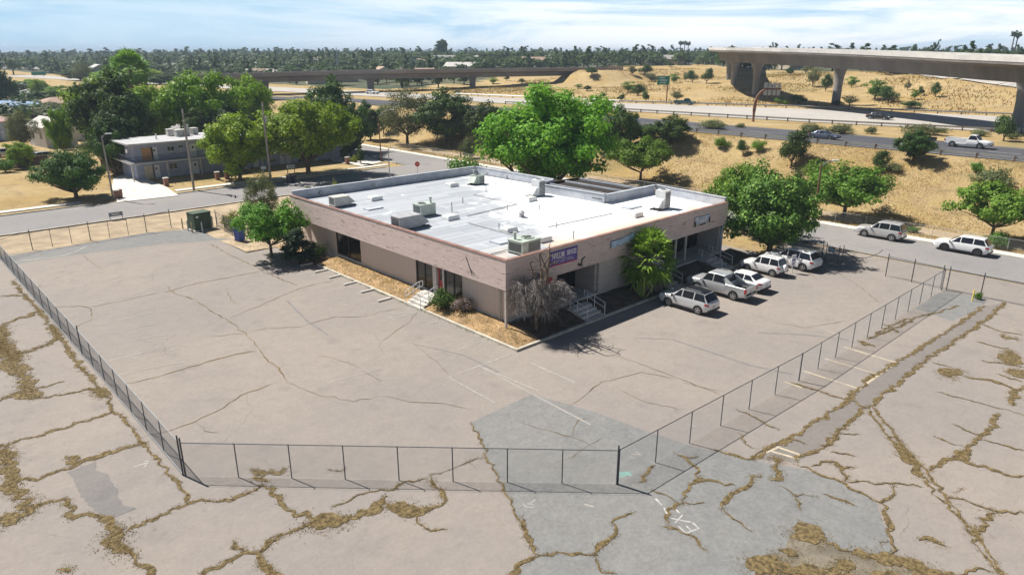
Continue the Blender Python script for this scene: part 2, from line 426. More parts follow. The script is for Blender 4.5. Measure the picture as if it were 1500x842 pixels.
M['skylight'] = mat('milky_skylight_dome', (.80, .80, .78), .35, .05, 2)
EXPOSURE = .6
HAZE = .00028
# ------------------------------------------------------------------ terrain
def lines(segs):
    out = []
    for a, b, st in segs: out += list(np.arange(a, b, st))
    out.append(segs[-1][1]); return np.array(out)
gx = lines([(-500,-120,40),(-120,30,10),(30,55,3),(55,80,1.0),(80,100,2.5),(100,170,2.0),(170,330,5),(330,700,20),(700,2000,100),(2000,7000,500)])
gy = lines([(-1500,-200,100),(-200,-60,8),(-60,130,2.5),(130,300,6),(300,700,20),(700,2000,100),(2000,7000,500)])
GX, GY = np.meshgrid(gx, gy, indexing='ij')
GZ = height(GX, GY)-.06
nx, ny = GX.shape
idx = np.arange(nx*ny).reshape(nx, ny)
Q = np.stack([idx[:-1,:-1], idx[1:,:-1], idx[1:,1:], idx[:-1,1:]], -1).reshape(-1, 4)
V = np.stack([GX, GY, GZ], -1).reshape(-1, 3)
me = npmesh('terrain', V, Q, M['terrain']); me.materials.append(M['town'])
cx = V[Q].mean(1)
dd = np.hypot(cx[:,0]-CAM[0], cx[:,1]-CAM[1])
town = ((dd > hill_limit(cx[:,0], cx[:,1])+15) & (cx[:,0] > far_edge(cx[:,1])+14)) | ((cx[:,0] < near_edge(cx[:,1])-50) & (dd > 230))
me.polygons.foreach_set('material_index', town.astype(np.int32))
me.polygons.foreach_set('use_smooth', [True]*len(me.polygons))
ter = struct(link('terrain', me))

def sheet(name, pts, z, m, kind='structure'):
    o = MB().poly([(p[0], p[1], z) for p in (pts if sum(pts[i][0]*pts[(i+1)%len(pts)][1]-pts[(i+1)%len(pts)][0]*pts[i][1] for i in range(len(pts))) > 0 else pts[::-1])]).build(name, m)
    o['kind'] = kind; return o
def PX(lst, z=0.0): return [P(u, v, z) for u, v in lst]
def strip(name, ys, xa, xb, z, m):
    """road sheet between two edges given as functions of Y"""
    b = MB()
    for i in range(len(ys)-1):
        y0, y1 = ys[i], ys[i+1]
        z0, z1 = (z(y0), z(y1)) if callable(z) else (z, z)
        b.quad((xa(y0),y0,z0),(xb(y0),y0,z0),(xb(y1),y1,z1),(xa(y1),y1,z1))
    return struct(b.build(name, m))

sheet('parking_lot', [(-160,-140),(40.2,-140),(40.2,-7),(39.6,-2),(33,-2),(33,40),(-6,46),(-24,49.6),(-160,62)], 0.0, M['lot'])
sheet('dirt_verge', [(-160,62),(-24,49.6),(-6,46),(33,40),(40,52),(40,58.2),(-160,58.2)], -.02, M['dirt'])
# streets
sheet('back_street', [(-200,58.6),(40.6,58.6),(40.6,70.2),(-200,70.2)], .004, M['street'])
sheet('frontage_road', [(40.6,-200),(49.6,-200),(49.6,140),(48,190),(40,230),(30,228),(38.4,190),(40.6,140)], .004, M['street'])
strip_ys = list(range(-200, 141, 5))
b = MB(); b.box(49.6, 49.85, -200, 140, -.1, .13); b.box(49.85, 51.1, -200, 140, -.1, .125)
struct(b.build('frontage_sidewalk', M['walk']))
b = MB(); b.box(-200, 38, 58.35, 58.6, -.1, .12); b.box(-200, -9.6, 70.2, 70.4, -.1, .13); b.box(1.2, 36.5, 70.2, 70.4, -.1, .13); b.box(40.3, 40.6, -2, 56, -.1, .12); b.box(40.3,40.6,73,140,-.1,.12)
struct(b.build('street_kerb', M['kerb']))
b = MB(); b.box(-200, -10.2, 72.3, 73.7, -.1, .06); b.box(2.0, 38.5, 72.3, 73.7, -.1, .06)
struct(b.build('back_sidewalk', M['walk']))
sheet('driveway', PX([(172,297),(262,287),(243,274),(222,266),(206,257),(190,253),(166,262),(164,276),(168,288)]), .07, M['walk'])
sheet('corner_path', PX([(488,237),(530,244),(560,238),(536,228),(505,228),(478,228)]), .065, M['walk'])
# dirt track at the foot of the embankment
strip('dirt_track', list(range(-60, 90, 5)), lambda y: 53.6+.5*math.sin(y*.1), lambda y: 56.6+.5*math.sin(y*.1+1), .0, M['dirt'])
# ramp and freeway on the embankment
rys = [-300,-200,-120,-60,-30,0,30,60,90,120,150,184,240,300,400,500]
def ra(y): return 76.4 if y < 60 else 76.4+(near_edge(y)-26-79.5)*min(1,(y-60)/120)
def rb(y): return ra(y)+15.5
strip('freeway_ramp', [y for y in rys if y <= 184], ra, rb, 6.02, M['ramp'])
b = MB()
for y in range(-60, 120, 12): b.box((ra(y)+rb(y))/2-.08, (ra(y)+rb(y))/2+.08, y, y+4, 6.024, 6.028)
for f, o_ in ((ra, .8), (rb, -.8)):
    for y in range(-120, 180, 10): b.quad((f(y)+o_-.07,y,6.026),(f(y)+o_+.07,y,6.026),(f(y+10)+o_+.07,y+10,6.026),(f(y+10)+o_-.07,y+10,6.026))
struct(b.build('ramp_lines', M['paint']))
strip('freeway', rys, near_edge, far_edge, lambda y: max(6.03, hz((near_edge(y)+far_edge(y))/2, y)+.05), M['fwy'])
b = MB()
for k, (f0, f1) in enumerate(((.30,.42),(.46,.58),(.64,.76))):
    for i in range(len(rys)-1):
        y0, y1 = rys[i], rys[i+1]
        if y1 > 240: break
        q = [(near_edge(y)+(far_edge(y)-near_edge(y))*f, y, 6.036) for y, f in ((y0,f0),(y0,f1),(y1,f1),(y1,f0))]
        b.quad(*q)
struct(b.build('freeway_wheel_lanes', M['lane']))
b = MB()
for f in (.12, .44, .62, .80):
    for y in range(-100, 200, 12):
        x = near_edge(y)+(far_edge(y)-near_edge(y))*f
        b.box(x-.08, x+.08, y, y+4, 6.04, 6.044)
struct(b.build('freeway_lines', M['paint']))

# ------------------------------------------------------------------ lot surface patches
sheet('grey_asphalt_patch', PX([(691,618),(778,577),(868,602),(960,636),(1020,655),(1100,673),(1180,688),(1225,703),(1283,734),(1310,816),(1340,860),(1330,900),(960,1000),(700,1000),(742,850),(787,811),(780,801),(766,773),(738,714),(719,682)]), .004, M['patch'])
sheet('sealed_strip', PX([(8,376),(215,341),(300,334),(345,341),(352,350),(240,357),(120,372),(20,388)]), .004, M['patch'])
sheet('sealed_square', PX([(1372,431),(1386,425),(1438,437),(1446,442),(1426,456),(1394,470),(1362,458),(1340,452)]), .004, M['patch'])
sheet('drain_gutter', PX([(1104,673),(1160,645),(1237,589),(1316,529),(1368,498),(1413,469),(1443,448),(1474,443),(1450,463),(1411,491),(1357,528),(1317,559),(1269,598),(1203,652),(1168,676)]), .004, M['gutter'])
sheet('trench_strip', PX([(1271,599),(1278,598),(1331,664),(1378,717),(1428,779),(1474,842),(1510,900),(1500,902),(1463,842),(1420,779),(1367,720),(1323,667)]), .006, M['lot'])

def ribbon_into(b, pts, w, z, rg, jit=.45, step=.22, taper=True, wobble=1.0):
    P_ = [np.array(p, float) for p in pts]; out = []
    for i in range(len(P_)-1):
        d = np.linalg.norm(P_[i+1]-P_[i]); n = max(1, int(d/step))
        for k in range(n): out.append(P_[i]+(P_[i+1]-P_[i])*k/n)
    out.append(P_[-1]); out = np.array(out); n = len(out)
    if n < 3: return out, np.full(n, w)
    if jit:
        t = np.gradient(out, axis=0); t /= np.maximum(np.linalg.norm(t, axis=1, keepdims=True), 1e-6)
        nn = np.stack([-t[:,1], t[:,0]], 1)
        k = max(1, int(n/3)); wob = np.interp(np.arange(n), np.linspace(0, n, k+2), rg.normal(0, 1, k+2))
        out = out+nn*(wob*min(.16, .05+.25*w)*wobble)[:,None]
    t = np.gradient(out, axis=0); t /= np.maximum(np.linalg.norm(t, axis=1, keepdims=True), 1e-6)
    nn = np.stack([-t[:,1], t[:,0]], 1)
    kk = max(2, int(n/5)); slow = np.interp(np.arange(n), np.linspace(0, n, kk), rg.uniform(.6, 1.4, kk))
    ww = w*slow
    def rough():
        k1 = max(2, int(n*step/.7)+1); k2 = max(2, int(n*step/.25)+1)
        return np.clip(1+jit*(np.interp(np.arange(n), np.linspace(0, n, k1), rg.normal(0, .55, k1))+np.interp(np.arange(n), np.linspace(0, n, k2), rg.normal(0, .4, k2))), .12, 2.2)
    wl = ww/2*rough(); wr = ww/2*rough()
    if taper:
        e = np.minimum(np.arange(n), np.arange(n)[::-1])/4.0; e = np.clip(e, .12, 1); wl *= e; wr *= e
    wl = np.maximum(wl, .004); wr = np.maximum(wr, .004)
    o = len(b.v)
    for i in range(n):
        a = out[i]+nn[i]*wl[i]; c = out[i]-nn[i]*wr[i]
        b.v.append((a[0], a[1], z+.006*i/n)); b.v.append((c[0], c[1], z+.006*i/n))
    for i in range(n-1): b.f.append((o+2*i, o+2*i+1, o+2*i+3, o+2*i+2)); b.m.append(0)
    return out, ww
W = [  # weed-filled cracks: (width in m, survey pixels)
(.34,"0,650 9,651 47,640 81,631 124,616 166,603"),(1.0,"3,655 11,683 15,711 31,732 40,748 18,759 0,768"),(.34,"15,711 34,703 68,697 102,686 118,675 149,666 174,655 211,651"),
(.4,"106,683 99,668"),(.4,"37,745 62,739 90,732 103,748 107,760 124,757 152,754 162,770 170,783"),(1.15,"163,775 170,786 178,800 186,806"),(.42,"170,795 193,807 205,823 218,842 225,856"),
(.34,"184,779 199,771 218,764 249,748 280,736 311,734 336,731 364,721 386,709"),(.2,"140,562 152,580 168,603 190,623 204,642 218,661 237,683 265,714 277,736"),(.5,"92,830 96,840"),
(.32,"280,850 311,830 336,820 355,809 373,807 395,795 402,790"),(.3,"355,808 342,793"),(.3,"373,807 386,823 402,840"),
(.9,"6,476 4,494 9,513 24,525 21,538 34,553 43,572 49,584"),(1.2,"-6,500 4,512 20,528"),(.5,"6,476 24,468 46,460 56,454"),(.5,"24,519 49,513 71,504 83,495"),(.34,"18,411 37,433 59,457 77,482 102,513 120,541 139,562"),(.6,"76,478 88,497"),
(.3,"0,434 18,433 37,433"),(.34,"43,571 71,565 92,558"),(.4,"0,587 21,579 43,571"),(.3,"49,584 71,581 108,575 142,568"),(.7,"142,568 152,582"),
(.45,"380,804 405,785 433,776 464,765 483,768 511,760 536,751 559,736 564,726"),(.95,"452,768 470,764 492,768 512,762"),(.42,"564,736 573,745 595,750 610,748 629,742 648,732 645,717 629,706 626,701"),
(.8,"570,740 592,747 612,748"),(.2,"610,750 613,764 624,773 654,778"),(.16,"486,743 514,732 532,722 554,718 579,715 595,706 626,701"),(.07,"629,698 660,687 707,670"),(.3,"386,711 402,723 420,743 433,751 458,757 470,764"),
(.5,"367,686 384,697 399,694 420,686"),(.4,"378,690 384,708"),(.2,"488,693 507,686"),(.12,"691,619 719,683 738,714 753,746 766,773 780,801"),(.25,"760,757 770,783 788,812"),(.3,"788,812 760,835 742,850"),(.34,"380,817 399,838 410,856"),
(.2,"788,812 831,811 872,813 884,795 903,781 902,767"),(.3,"872,812 886,794 900,783"),(.15,"902,767 894,765 931,751"),(.2,"872,813 881,838 903,840"),(.28,"975,767 984,745 1000,736"),(.15,"1000,736 1035,737"),(.1,"953,717 978,726 993,736"),
(.25,"975,768 1006,785 1035,803"),(.2,"1000,732 1009,711 1025,700 1040,704 1077,712"),(.5,"1012,703 1030,701"),(.18,"1025,700 1018,686 1000,670 990,664"),(.14,"1000,670 1023,670"),(.32,"1054,743 1071,723 1093,712 1109,700 1118,697"),(.12,"1054,745 1077,761 1102,781"),
(.18,"1046,658 1074,667 1099,672 1112,664 1134,652 1160,644"),(.14,"1084,636 1090,648 1105,658"),(.26,"940,708 953,689 958,680"),(.12,"1077,600 1105,611 1137,630"),
(.3,"1100,673 1122,656 1159,644 1181,628 1237,588 1282,548 1317,528 1368,497 1414,468 1442,448"),(.3,"1168,676 1203,653 1234,627 1268,599 1317,560 1357,528 1411,491 1451,463 1473,443"),(.22,"1157,560 1185,568 1220,580 1243,585 1271,597"),
(.2,"1270,599 1299,636 1324,667 1346,689 1367,720 1399,754 1420,779 1442,813 1464,842 1480,864"),(.2,"1277,597 1305,630 1330,664 1355,686 1377,717 1408,757 1427,779 1449,810 1473,842 1490,864"),(.75,"1312,645 1330,670 1352,700"),(.8,"1420,773 1428,786"),
(.32,"1355,686 1389,673 1411,664 1430,647 1452,624 1462,605"),(.5,"1395,671 1420,660"),(.25,"1396,670 1439,683 1470,695 1500,697"),(.15,"1436,644 1467,652 1500,662"),(.25,"1386,729 1411,732 1436,742 1458,750 1500,751"),(.42,"1461,751 1446,767 1427,779"),
(.15,"1237,706 1268,706 1302,709 1324,708 1352,711"),(.22,"1312,711 1308,723 1293,736 1284,734 1256,720 1224,703 1168,680"),(.26,"1293,736 1299,764 1305,785 1310,813"),(.25,"1187,683 1209,675 1224,676 1237,683 1252,684"),(.4,"1222,678 1236,686 1240,704"),(.2,"1206,725 1231,732 1252,740"),
(.08,"1140,711 1165,726 1200,728"),(.14,"1165,726 1173,750"),(.75,"1128,668 1138,676 1146,672"),(.5,"1138,678 1140,702"),(.4,"1150,700 1130,704"),
(.22,"1271,497 1300,485 1319,477 1342,465 1365,460 1405,448"),(.15,"1280,490 1330,466"),(.4,"1258,500 1280,507"),(.2,"1294,474 1319,488"),(.15,"1436,474 1465,485 1499,491"),(.9,"1465,490 1488,497"),(1.0,"1482,514 1478,524 1471,531"),(.15,"1431,500 1456,508 1479,511"),(.15,"1434,528 1479,534 1499,537"),
(.9,"1478,547 1500,543"),(.9,"1386,552 1404,541"),(.22,"1414,551 1453,558 1488,571 1500,565"),(.4,"1488,571 1482,594"),(.1,"1371,574 1414,585 1465,598 1500,608"),(.15,"1362,530 1394,538"),(.12,"1459,547 1499,560"),(.14,"1317,640 1300,642"),(.12,"1215,634 1260,636"),(.1,"1370,640 1410,655"),(.15,"1395,620 1440,640"),
(.2,"1404,842 1440,835 1455,838"),(.1,"1399,720 1411,714"),(.14,"1215,662 1255,668"),(.3,"1230,640 1205,655"),(.12,"1152,640 1180,650"),(.3,"1310,813 1340,824 1374,838"),(.5,"1345,790 1385,800"),(.12,"1290,800 1300,790"),(1.5,"1108,840 1122,826 1145,822 1172,840"),(1.1,"1160,788 1180,780 1207,793"),(.8,"1142,802 1168,814"),(.7,"1210,836 1235,820 1245,842"),(.9,"1246,809 1275,815 1318,821 1345,832"),(1.3,"1326,828 1372,842 1410,870"),(.4,"1205,793 1246,806"),(1.0,"1150,850 1250,852 1330,850"),
]
C_ = [ # narrow cracks inside the fenced lot
(.09,"77,450 111,449 130,450 136,459 134,468 108,480"),(.1,"130,450 173,442 213,433 247,426 284,416 324,409 383,397"),(.11,"306,357 350,380 383,396 437,419"),(.08,"244,419 256,430 287,439 312,457 337,471 358,487 383,513 389,525 407,538 422,560"),
(.07,"334,467 364,454 394,442 437,423 460,417 499,408"),(.12,"185,562 229,552 278,538 321,525 355,517 375,514"),(.05,"306,493 353,489 392,481 437,479 469,470 492,464 531,464 552,459 584,451"),(.08,"204,642 218,637 249,630 289,617 324,597 353,580 404,560"),
(.05,"289,617 300,631 322,632"),(.05,"120,372 140,388 150,395"),(.07,"77,409 95,404"),(.07,"38,425 56,420 62,416"),(.05,"560,580 600,588 650,590 690,600"),(.04,"422,560 470,580 520,588 560,580"),(.05,"760,617 800,630 853,645 875,656"),(.04,"835,639 847,617 869,610"),
(.04,"830,600 880,560 940,545 990,555"),(.04,"905,570 950,590 1000,600"),(.05,"860,500 900,520 960,540 1010,560 1060,580"),(.04,"1000,560 1040,570 1063,574"),(.05,"1150,380 1180,398 1200,410"),(.04,"680,668 700,690"),(.04,"818,678 850,660 885,640"),(.04,"470,520 520,535 560,560"),(.04,"600,500 640,530 660,552"),
(.05,"330,420 340,440 350,447"),(.04,"640,420 600,470 560,500"),(.05,"1220,395 1260,420 1290,445"),(.04,"1120,470 1180,480 1240,470"),
]
def pxl(s): return [tuple(float(t) for t in q.split(',')) for q in s.split()]
rgw = np.random.default_rng(5)
LAY = [0]
def lay(z0, d=.00012): LAY[0] += 1; return z0+d*(LAY[0] % 140)
wb = MB(); tufts = []
for w, s in W:
    c, ww = ribbon_into(wb, [P(*q) for q in pxl(s)], w*(.62 if w < .5 else .72), lay(.013), rgw, jit=.8, step=.09)
    for i in range(len(c)):
        n = rgw.poisson(ww[i]*17+.10)
        for _ in range(n): tufts.append((c[i][0]+rgw.normal(0, ww[i]*.40), c[i][1]+rgw.normal(0, ww[i]*.40)))
big = PX([(1106,832),(1118,812),(1147,809),(1159,779),(1178,773),(1212,795),(1246,808),(1299,820),(1318,819),(1374,838),(1400,860),(1380,920),(1100,920)])
def inside(p, poly):
    r = False; n = len(poly)
    for i in range(n):
        a, b_ = poly[i], poly[(i+1)%n]
        if (a[1] > p[1]) != (b_[1] > p[1]) and p[0] < (b_[0]-a[0])*(p[1]-a[1])/(b_[1]-a[1])+a[0]: r = not r
    return r
sheet('dirty_asphalt', big, .005, mat('dirty_asphalt', (.19, .165, .125), .95, .3, .8, bmp=.3))
cB = np.mean(big, 0)
for _ in range(9000):
    p = (cB[0]+rgw.uniform(-8, 8), cB[1]+rgw.uniform(-8, 8))
    k = math.sin(p[0]*1.7+1)*math.sin(p[1]*1.9)+math.sin(p[0]*.8-p[1]*1.1)
    if inside(p, big) and k > .55: tufts.append(p)
wb if sum(big[i][0]*big[(i+1)%len(big)][1]-big[(i+1)%len(big)][0]*big[i][1] for i in range(len(big))) > 0 else wb
struct(wb.build('weedy_cracks', M['crackfill']))
cb = MB()
for w, s in C_: ribbon_into(cb, [P(*q) for q in pxl(s)], w*.8, lay(.0065, .00002), rgw, jit=.85, step=.16)
struct(cb.build('pavement_cracks', M['crackdark']))
def blades(name, pts, hmin, hmax, wid, m, rg, zf=None, per=3, spread=.07):
    pts = np.repeat(np.array(pts, float), per, 0); n = len(pts)
    pts = pts+rg.normal(0, spread, pts.shape)
    z = zf(pts[:,0], pts[:,1]) if zf else np.zeros(n)
    h = rg.uniform(hmin, hmax, n)*rg.uniform(.5, 1, n); a = rg.uniform(0, 2*PI, n); ln = rg.uniform(.1, 1.1, n)
    base = np.stack([pts[:,0], pts[:,1], z], 1); side = np.stack([np.cos(a), np.sin(a), 0*a], 1)*(wid*rg.uniform(.5, 1.4, n))[:,None]
    b2 = rg.uniform(0, 2*PI, n); tip = base+np.stack([np.cos(b2)*h*ln, np.sin(b2)*h*ln, h], 1)
    V = np.stack([base-side, base+side, tip], 1).reshape(-1, 3)
    return link(name, npmesh(name, V, np.arange(3*n).reshape(-1, 3), m))
M['weed'] = leafmat('dry_weed_blades', (.21, .155, .062), (.37, .275, .12), (.21, .20, .07), .15)
M['straw'] = leafmat('dry_straw_blades', (.47, .34, .145), (.60, .46, .23), (.38, .28, .13), .25)
M['hillstraw'] = leafmat('hill_straw_blades', (.29, .205, .09), (.46, .33, .14), (.17, .16, .06), .2)
M['greenweed'] = leafmat('green_weed_blades', (.16, .20, .04), (.25, .27, .07), None, .2)
tag(blades('dry_weeds', tufts, .02, .10, .011, M['weed'], rgw, per=6, spread=.06), 'dry golden brown weeds growing along the cracks of the old asphalt', 'weeds', kind='stuff')
# dry grass on the banks
pts = []
for _ in range(60000):
    x = rgw.uniform(51.4, 78); y = rgw.uniform(-45, 100)
    if 53.4 < x < 56.8 and rgw.random() < .9: continue
    if x > 75.6: continue
    if math.sin(x*.5+y*.31)+math.sin(y*.23-x*.2+2) < -.5+rgw.normal(0, .5): continue
    pts.append((x, y))
o = blades('dry_grass', pts, .12, .36, .035, M['straw'], rgw, zf=lambda x, y: height(x, y)-.05, per=2, spread=.2)
tag(o, 'dry golden grass covering the freeway embankment', 'grass', kind='stuff')

wsb = MB(); ribbon_into(wsb, [P(*q) for q in pxl('118,684 128,698 141,716 156,736 172,756')], 1.15, .004, rgw, jit=.16, step=.12, taper=False, wobble=0); struct(wsb.build('worn_asphalt_strip', M['seal2']))
pts = []
for _ in range(26000):
    y = rgw.uniform(-20, 190); x = float(far_edge(y))+rgw.uniform(4, 130)
    if math.sin(x*.11+y*.07)+math.sin(y*.13-x*.05+1)+.6*math.sin(x*.31-y*.2) < rgw.normal(.35, .5): continue
    pts.append((x, y))
tag(blades('hill_grass', pts, .3, .9, .16, M['hillstraw'], rgw, zf=lambda x, y: height(x, y)-.1, per=2, spread=.5), 'patchy brown dry grass on the hill beyond the freeway', 'grass', kind='stuff')
# painted marks on the asphalt
def strokes(name, lst, w, m, z=.013, jit=.12):
    b = MB()
    for s in lst: ribbon_into(b, [P(*q) for q in pxl(s)], w, lay(z-.007, .00004), rgw, jit=jit, step=.15, taper=False, wobble=0)
    return struct(b.build(name, m))
strokes('exit_lettering', ["993.3,770 1005,780.4 1023.8,773.6 1014.5,765","1012,776.5 1005.7,770","982.5,758.5 1012,764.5","989,765.2 999.7,754","990.3,745.3 995,751.5","972.5,743 977,752.5","960,730 970,739.8","966,732.8 974.7,731.5"], .065, M['paint_thin'])
strokes('scribble_marks', ["768,731 775,732","767,737 770,742 783,743","772,737 782,739","784,731 777,737","925,665 940,666","930,661 938,665","921,668 931,671","856,738 870,742","1005,620 1020,625"], .08, M['paint_faint'])
M['aqua'] = mat('aqua_spray_paint', (.20, .36, .315), .85, .25, 6)
strokes('aqua_mark', ["907,698 918,695 925,695","907,694 915,692 924,693"], .17, M['aqua'], jit=.5)
strokes('arrow_mark', ["197,683 214,678","212,683 218,675 211,676"], .07, M['paint_thin'])
strokes('cream_stall_lines', ["1236,508 1312,531","1312,531 1258,570","1208,525 1285,548","1177,543 1260,570","1150,559 1175,568","1128,660 1170,672","1110,668 1140,655 1172,666"], .14, M['paint_cream'])
M['paint_stall'] = mat('thin_stall_paint', (.36, .34, .31), .85, .2, 2.5)
strokes('stall_lines', ["657,552 748,519","657,552 725,590","702,536 790,573","770,528 842,560","616,478 640,470","671,512 706,499","551,459 588,450","551,460 612,457","565,465 584,464 611,456","588,450 609,455","566,466 588,468"], .09, M['paint_stall'])
strokes('faded_stall_lines', ["142,476 226,458","157,488 229,474","148,508 243,490","159,528 263,504","130,448 205,430","110,420 180,405","95,400 160,388","170,550 270,530","330,345 420,330","316,356 400,345","300,370 340,362","700,535 865,622","480,560 560,540","40,384 130,370","60,395 120,385","1180,470 1250,500","440,430 480,420"], .1, M['paint_faint'])
M['tyremark'] = mat('tyre_marks', (.20, .19, .186), .85, .1, 2)
strokes('tyre_marks', ["930,495 985,497 1030,512 1100,535 1160,548","1110,487 1180,490 1245,498","610,505 680,520 730,545","420,440 450,470 480,490"], .14, M['tyremark'], z=.009, jit=.25)
strokes('lot_corner_arc', ["30,382 60,379 90,375 110,369 126,361"], .1, M['paint'])

# ------------------------------------------------------------------ planting beds round the office
def bed(name, x0, x1, y0, y1, zf, m, st=.5):
    xs = np.linspace(x0, x1, max(2, int((x1-x0)/st)+1)); ys = np.linspace(y0, y1, max(2, int((y1-y0)/st)+1))
    X, Y = np.meshgrid(xs, ys, indexing='ij'); Z = zf(X, Y)
    i = np.arange(X.size).reshape(X.shape)
    Qd = np.stack([i[:-1,:-1], i[1:,:-1], i[1:,1:], i[:-1,1:]], -1).reshape(-1, 4)
    me = npmesh(name, np.stack([X, Y, Z], -1).reshape(-1, 3), Qd, m); me.polygons.foreach_set('use_smooth', [True]*len(me.polygons))
    return struct(link(name, me))
def bedz(X, Y):
    lft = .10+.42*smooth(-1.4, .3, X); rgt = .10+.34*smooth(-2.6, -.4, Y)
    return np.minimum(lft, rgt)+.04*np.sin(X*3.1+Y*1.3)*np.sin(Y*2.7)
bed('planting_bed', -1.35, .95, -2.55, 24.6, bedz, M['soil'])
bed('shaded_bed', .95, 31, -2.55, .3, bedz, M['painted_shade'])
bed('corner_bed', -1.4, .95, 24.6, 33.5, lambda X, Y: .06+.0*X+.03*np.sin(X*3+Y*2), M['soil'])
bed('side_yard', -4.5, 20, 33.5, 46, lambda X, Y: .05+.05*np.sin(X*.7+Y*.5), M['dirt'])
bed('back_yard', 20, 40.2, 12, 56, lambda X, Y: .04+.05*np.sin(X*.7+Y*.5), M['dirt'], 1)
k = MB(); k.box(-1.55, -1.35, -2.75, 24.6, -.05, .15); k.box(-1.35, 31, -2.75, -2.55, -.05, .15)
struct(k.build('bed_kerb', M['kerb']))
pts = [(rgw.uniform(-1.3, .6), rgw.uniform(-2.5, 24.5)) for _ in range(2600)]
pts += [(rgw.uniform(-4, 3), rgw.uniform(33, 46)) for _ in range(700)]
tag(blades('dead_grass', pts, .04, .16, .03, M['straw'], rgw, zf=lambda x, y: np.where(y < 24.6, bedz(x, y), .08), per=2, spread=.1), 'dead straw grass in the planting bed beside the office', 'grass', kind='stuff')
gw = [(-1.5, 13.6+rgw.normal(0, .5)) for _ in range(40)]+[(-1.2+rgw.normal(0,.15), 1.5+rgw.normal(0, .8)) for _ in range(40)]+[(-1.6, rgw.uniform(-2, 20)) for _ in range(60)]
tag(blades('green_weeds', gw, .05, .16, .03, M['greenweed'], rgw, per=3, spread=.06), 'small green weeds sprouting along the bed kerb', 'weeds', kind='stuff')

b = MB(); cl_ = [(1225,92.5),(1262,98),(1300,102.5),(1350,107.5),(1400,112.5),(1480,121),(1530,127),(1600,136)]; pp = []
for (u0, v0), (u1, v1) in zip(cl_, cl_[1:]):
    for k in range(4): pp.append(spot(u0+(u1-u0)*k/4, v0+(v1-v0)*k/4))
for p, q in zip(pp, pp[1:]):
    d_ = np.array((q[0]-p[0], q[1]-p[1])); d_ /= np.linalg.norm(d_); n_ = np.array((-d_[1], d_[0]))
    b.quad(*[(c[0]+n_[0]*s, c[1]+n_[1]*s, hz(c[0]+n_[0]*s, c[1]+n_[1]*s)+.25) for c, s in ((p,3.5),(p,-3.5),(q,-3.5),(q,3.5))])
struct(b.build('hilltop_road', M['fwy']))
# ------------------------------------------------------------------ the office building
ZF, ZS, ZT, ZR = .66, 3.27, 5.42, 4.95      # floor, soffit, parapet top, roof
off = thing('office_building', 'low flat-roofed office with peeling pinkish board fascia and white roof', 'office building')
def part(b, name, m, parent=None, **kw): return b.build(name, m, parent or off, **kw)
b = MB(); b.box(.9, 24.2, .9, 31.5, -.1, ZF-.02); b.box(24.2, 29, 2.9, 9, -.1, ZF-.02); b.box(6, 10.4, .25, .9, -.1, ZF-.02); b.box(19.5, 29, .1, .9, -.1, ZF-.02); b.box(24.2, 29, .9, 2.9, -.1, ZF-.02); b.box(-.1, .9, 7.9, 10.4, -.1, ZF-.02)
part(b, 'floor_slab', M['concrete'])
# sunlit side wall, set back under the fascia
def parts(name, m, boxes, parent=None):
    for q in boxes: part(MB().box(*q), name, m, parent)
parts('side_wall', M['siding'], ((.9, 1.1, .9, 5.9, ZF, ZS),(.9, 1.1, 12.0, 20.6, ZF, ZS),(.9, 1.1, 25.0, 31.5, ZF, ZS)))
parts('pilaster', M['pale_trim'], ((.9, 1.15, 9.2, 9.7, ZF, ZS),(.9, 1.15, 8.2, 8.4, ZF, ZS)))
b = MB(); b.box(1.13, 1.2, 8.4, 9.2, ZF, ZS-.05); d = part(b, 'door', M['reddoor'])
b = MB(); b.box(1.10, 1.125, 8.62, 8.98, 1.7, 2.6); part(b, 'door_pane', M['winglass'], d)
b = MB(); b.box(1.05, 1.128, 8.47, 8.52, 1.55, 1.85); part(b, 'door_handle', M['galv'], d)
for y0, y1, n in ((5.9, 8.2, 2), (9.7, 12.0, 2), (20.6, 25.0, 2)):
    b = MB(); b.box(1.02, 1.08, y0, y1, ZF, ZS); w_ = part(b, 'window', M['winglass'])
    b = MB(); st = (y1-y0)/n
    for i in range(n+1):
        yy = y0+st*i; yy = min(max(yy, y0+.05), y1-.05); b.box(.96, 1.017, yy-.05, yy+.05, ZF+.1, ZS-.1)
    b.box(.96, 1.017, y0, y1, ZF, ZF+.1); b.box(.96, 1.017, y0, y1, ZS-.1, ZS)
    part(b, 'window_frame', M['frame'], w_)
b = MB(); b.tube([(.78,1.55,.4),(.78,1.55,ZS)], .05, 6); b.tube([(.8,1.35,.4),(.75,1.4,ZS)], .03, 6)
part(b, 'downpipe', M['pale_trim'])
# shaded front
b = MB(); b.box(10.4, 19.5, .26, .5, .2, ZS); part(b, 'front_wall', M['block'])
b = MB(); b.box(1.1, 6.2, .9, 1.1, ZF, ZS); b.box(6.0, 6.2, 1.1, 2.6, ZF, ZS); part(b, 'porch_wall', M['siding'])
parts('return_wall', M['block'], ((10.2, 10.4, .5, 2.6, ZF, ZS),(19.5, 19.7, .5, 2.8, ZF, ZS)))
for x0, x1, y in ((6.2, 10.2, 2.6), (19.7, 21.6, 2.8), (23.3, 29, 2.8)):
    b = MB(); b.box(x0, x1, y, y+.06, ZF, ZS); w_ = part(b, 'window', M['winglass'])
    b = MB(); n = max(2, round((x1-x0)/1.2))
    for i in range(n+1):
        xx = min(max(x0+(x1-x0)*i/n, x0+.05), x1-.05); b.box(xx-.05, xx+.05, y-.05, y-.003, ZF+.1, ZS-.1)
    b.box(x0, x1, y-.05, y-.003, ZF, ZF+.1); b.box(x0, x1, y-.05, y-.003, ZS-.1, ZS)
    part(b, 'window_frame', M['frame'], w_)
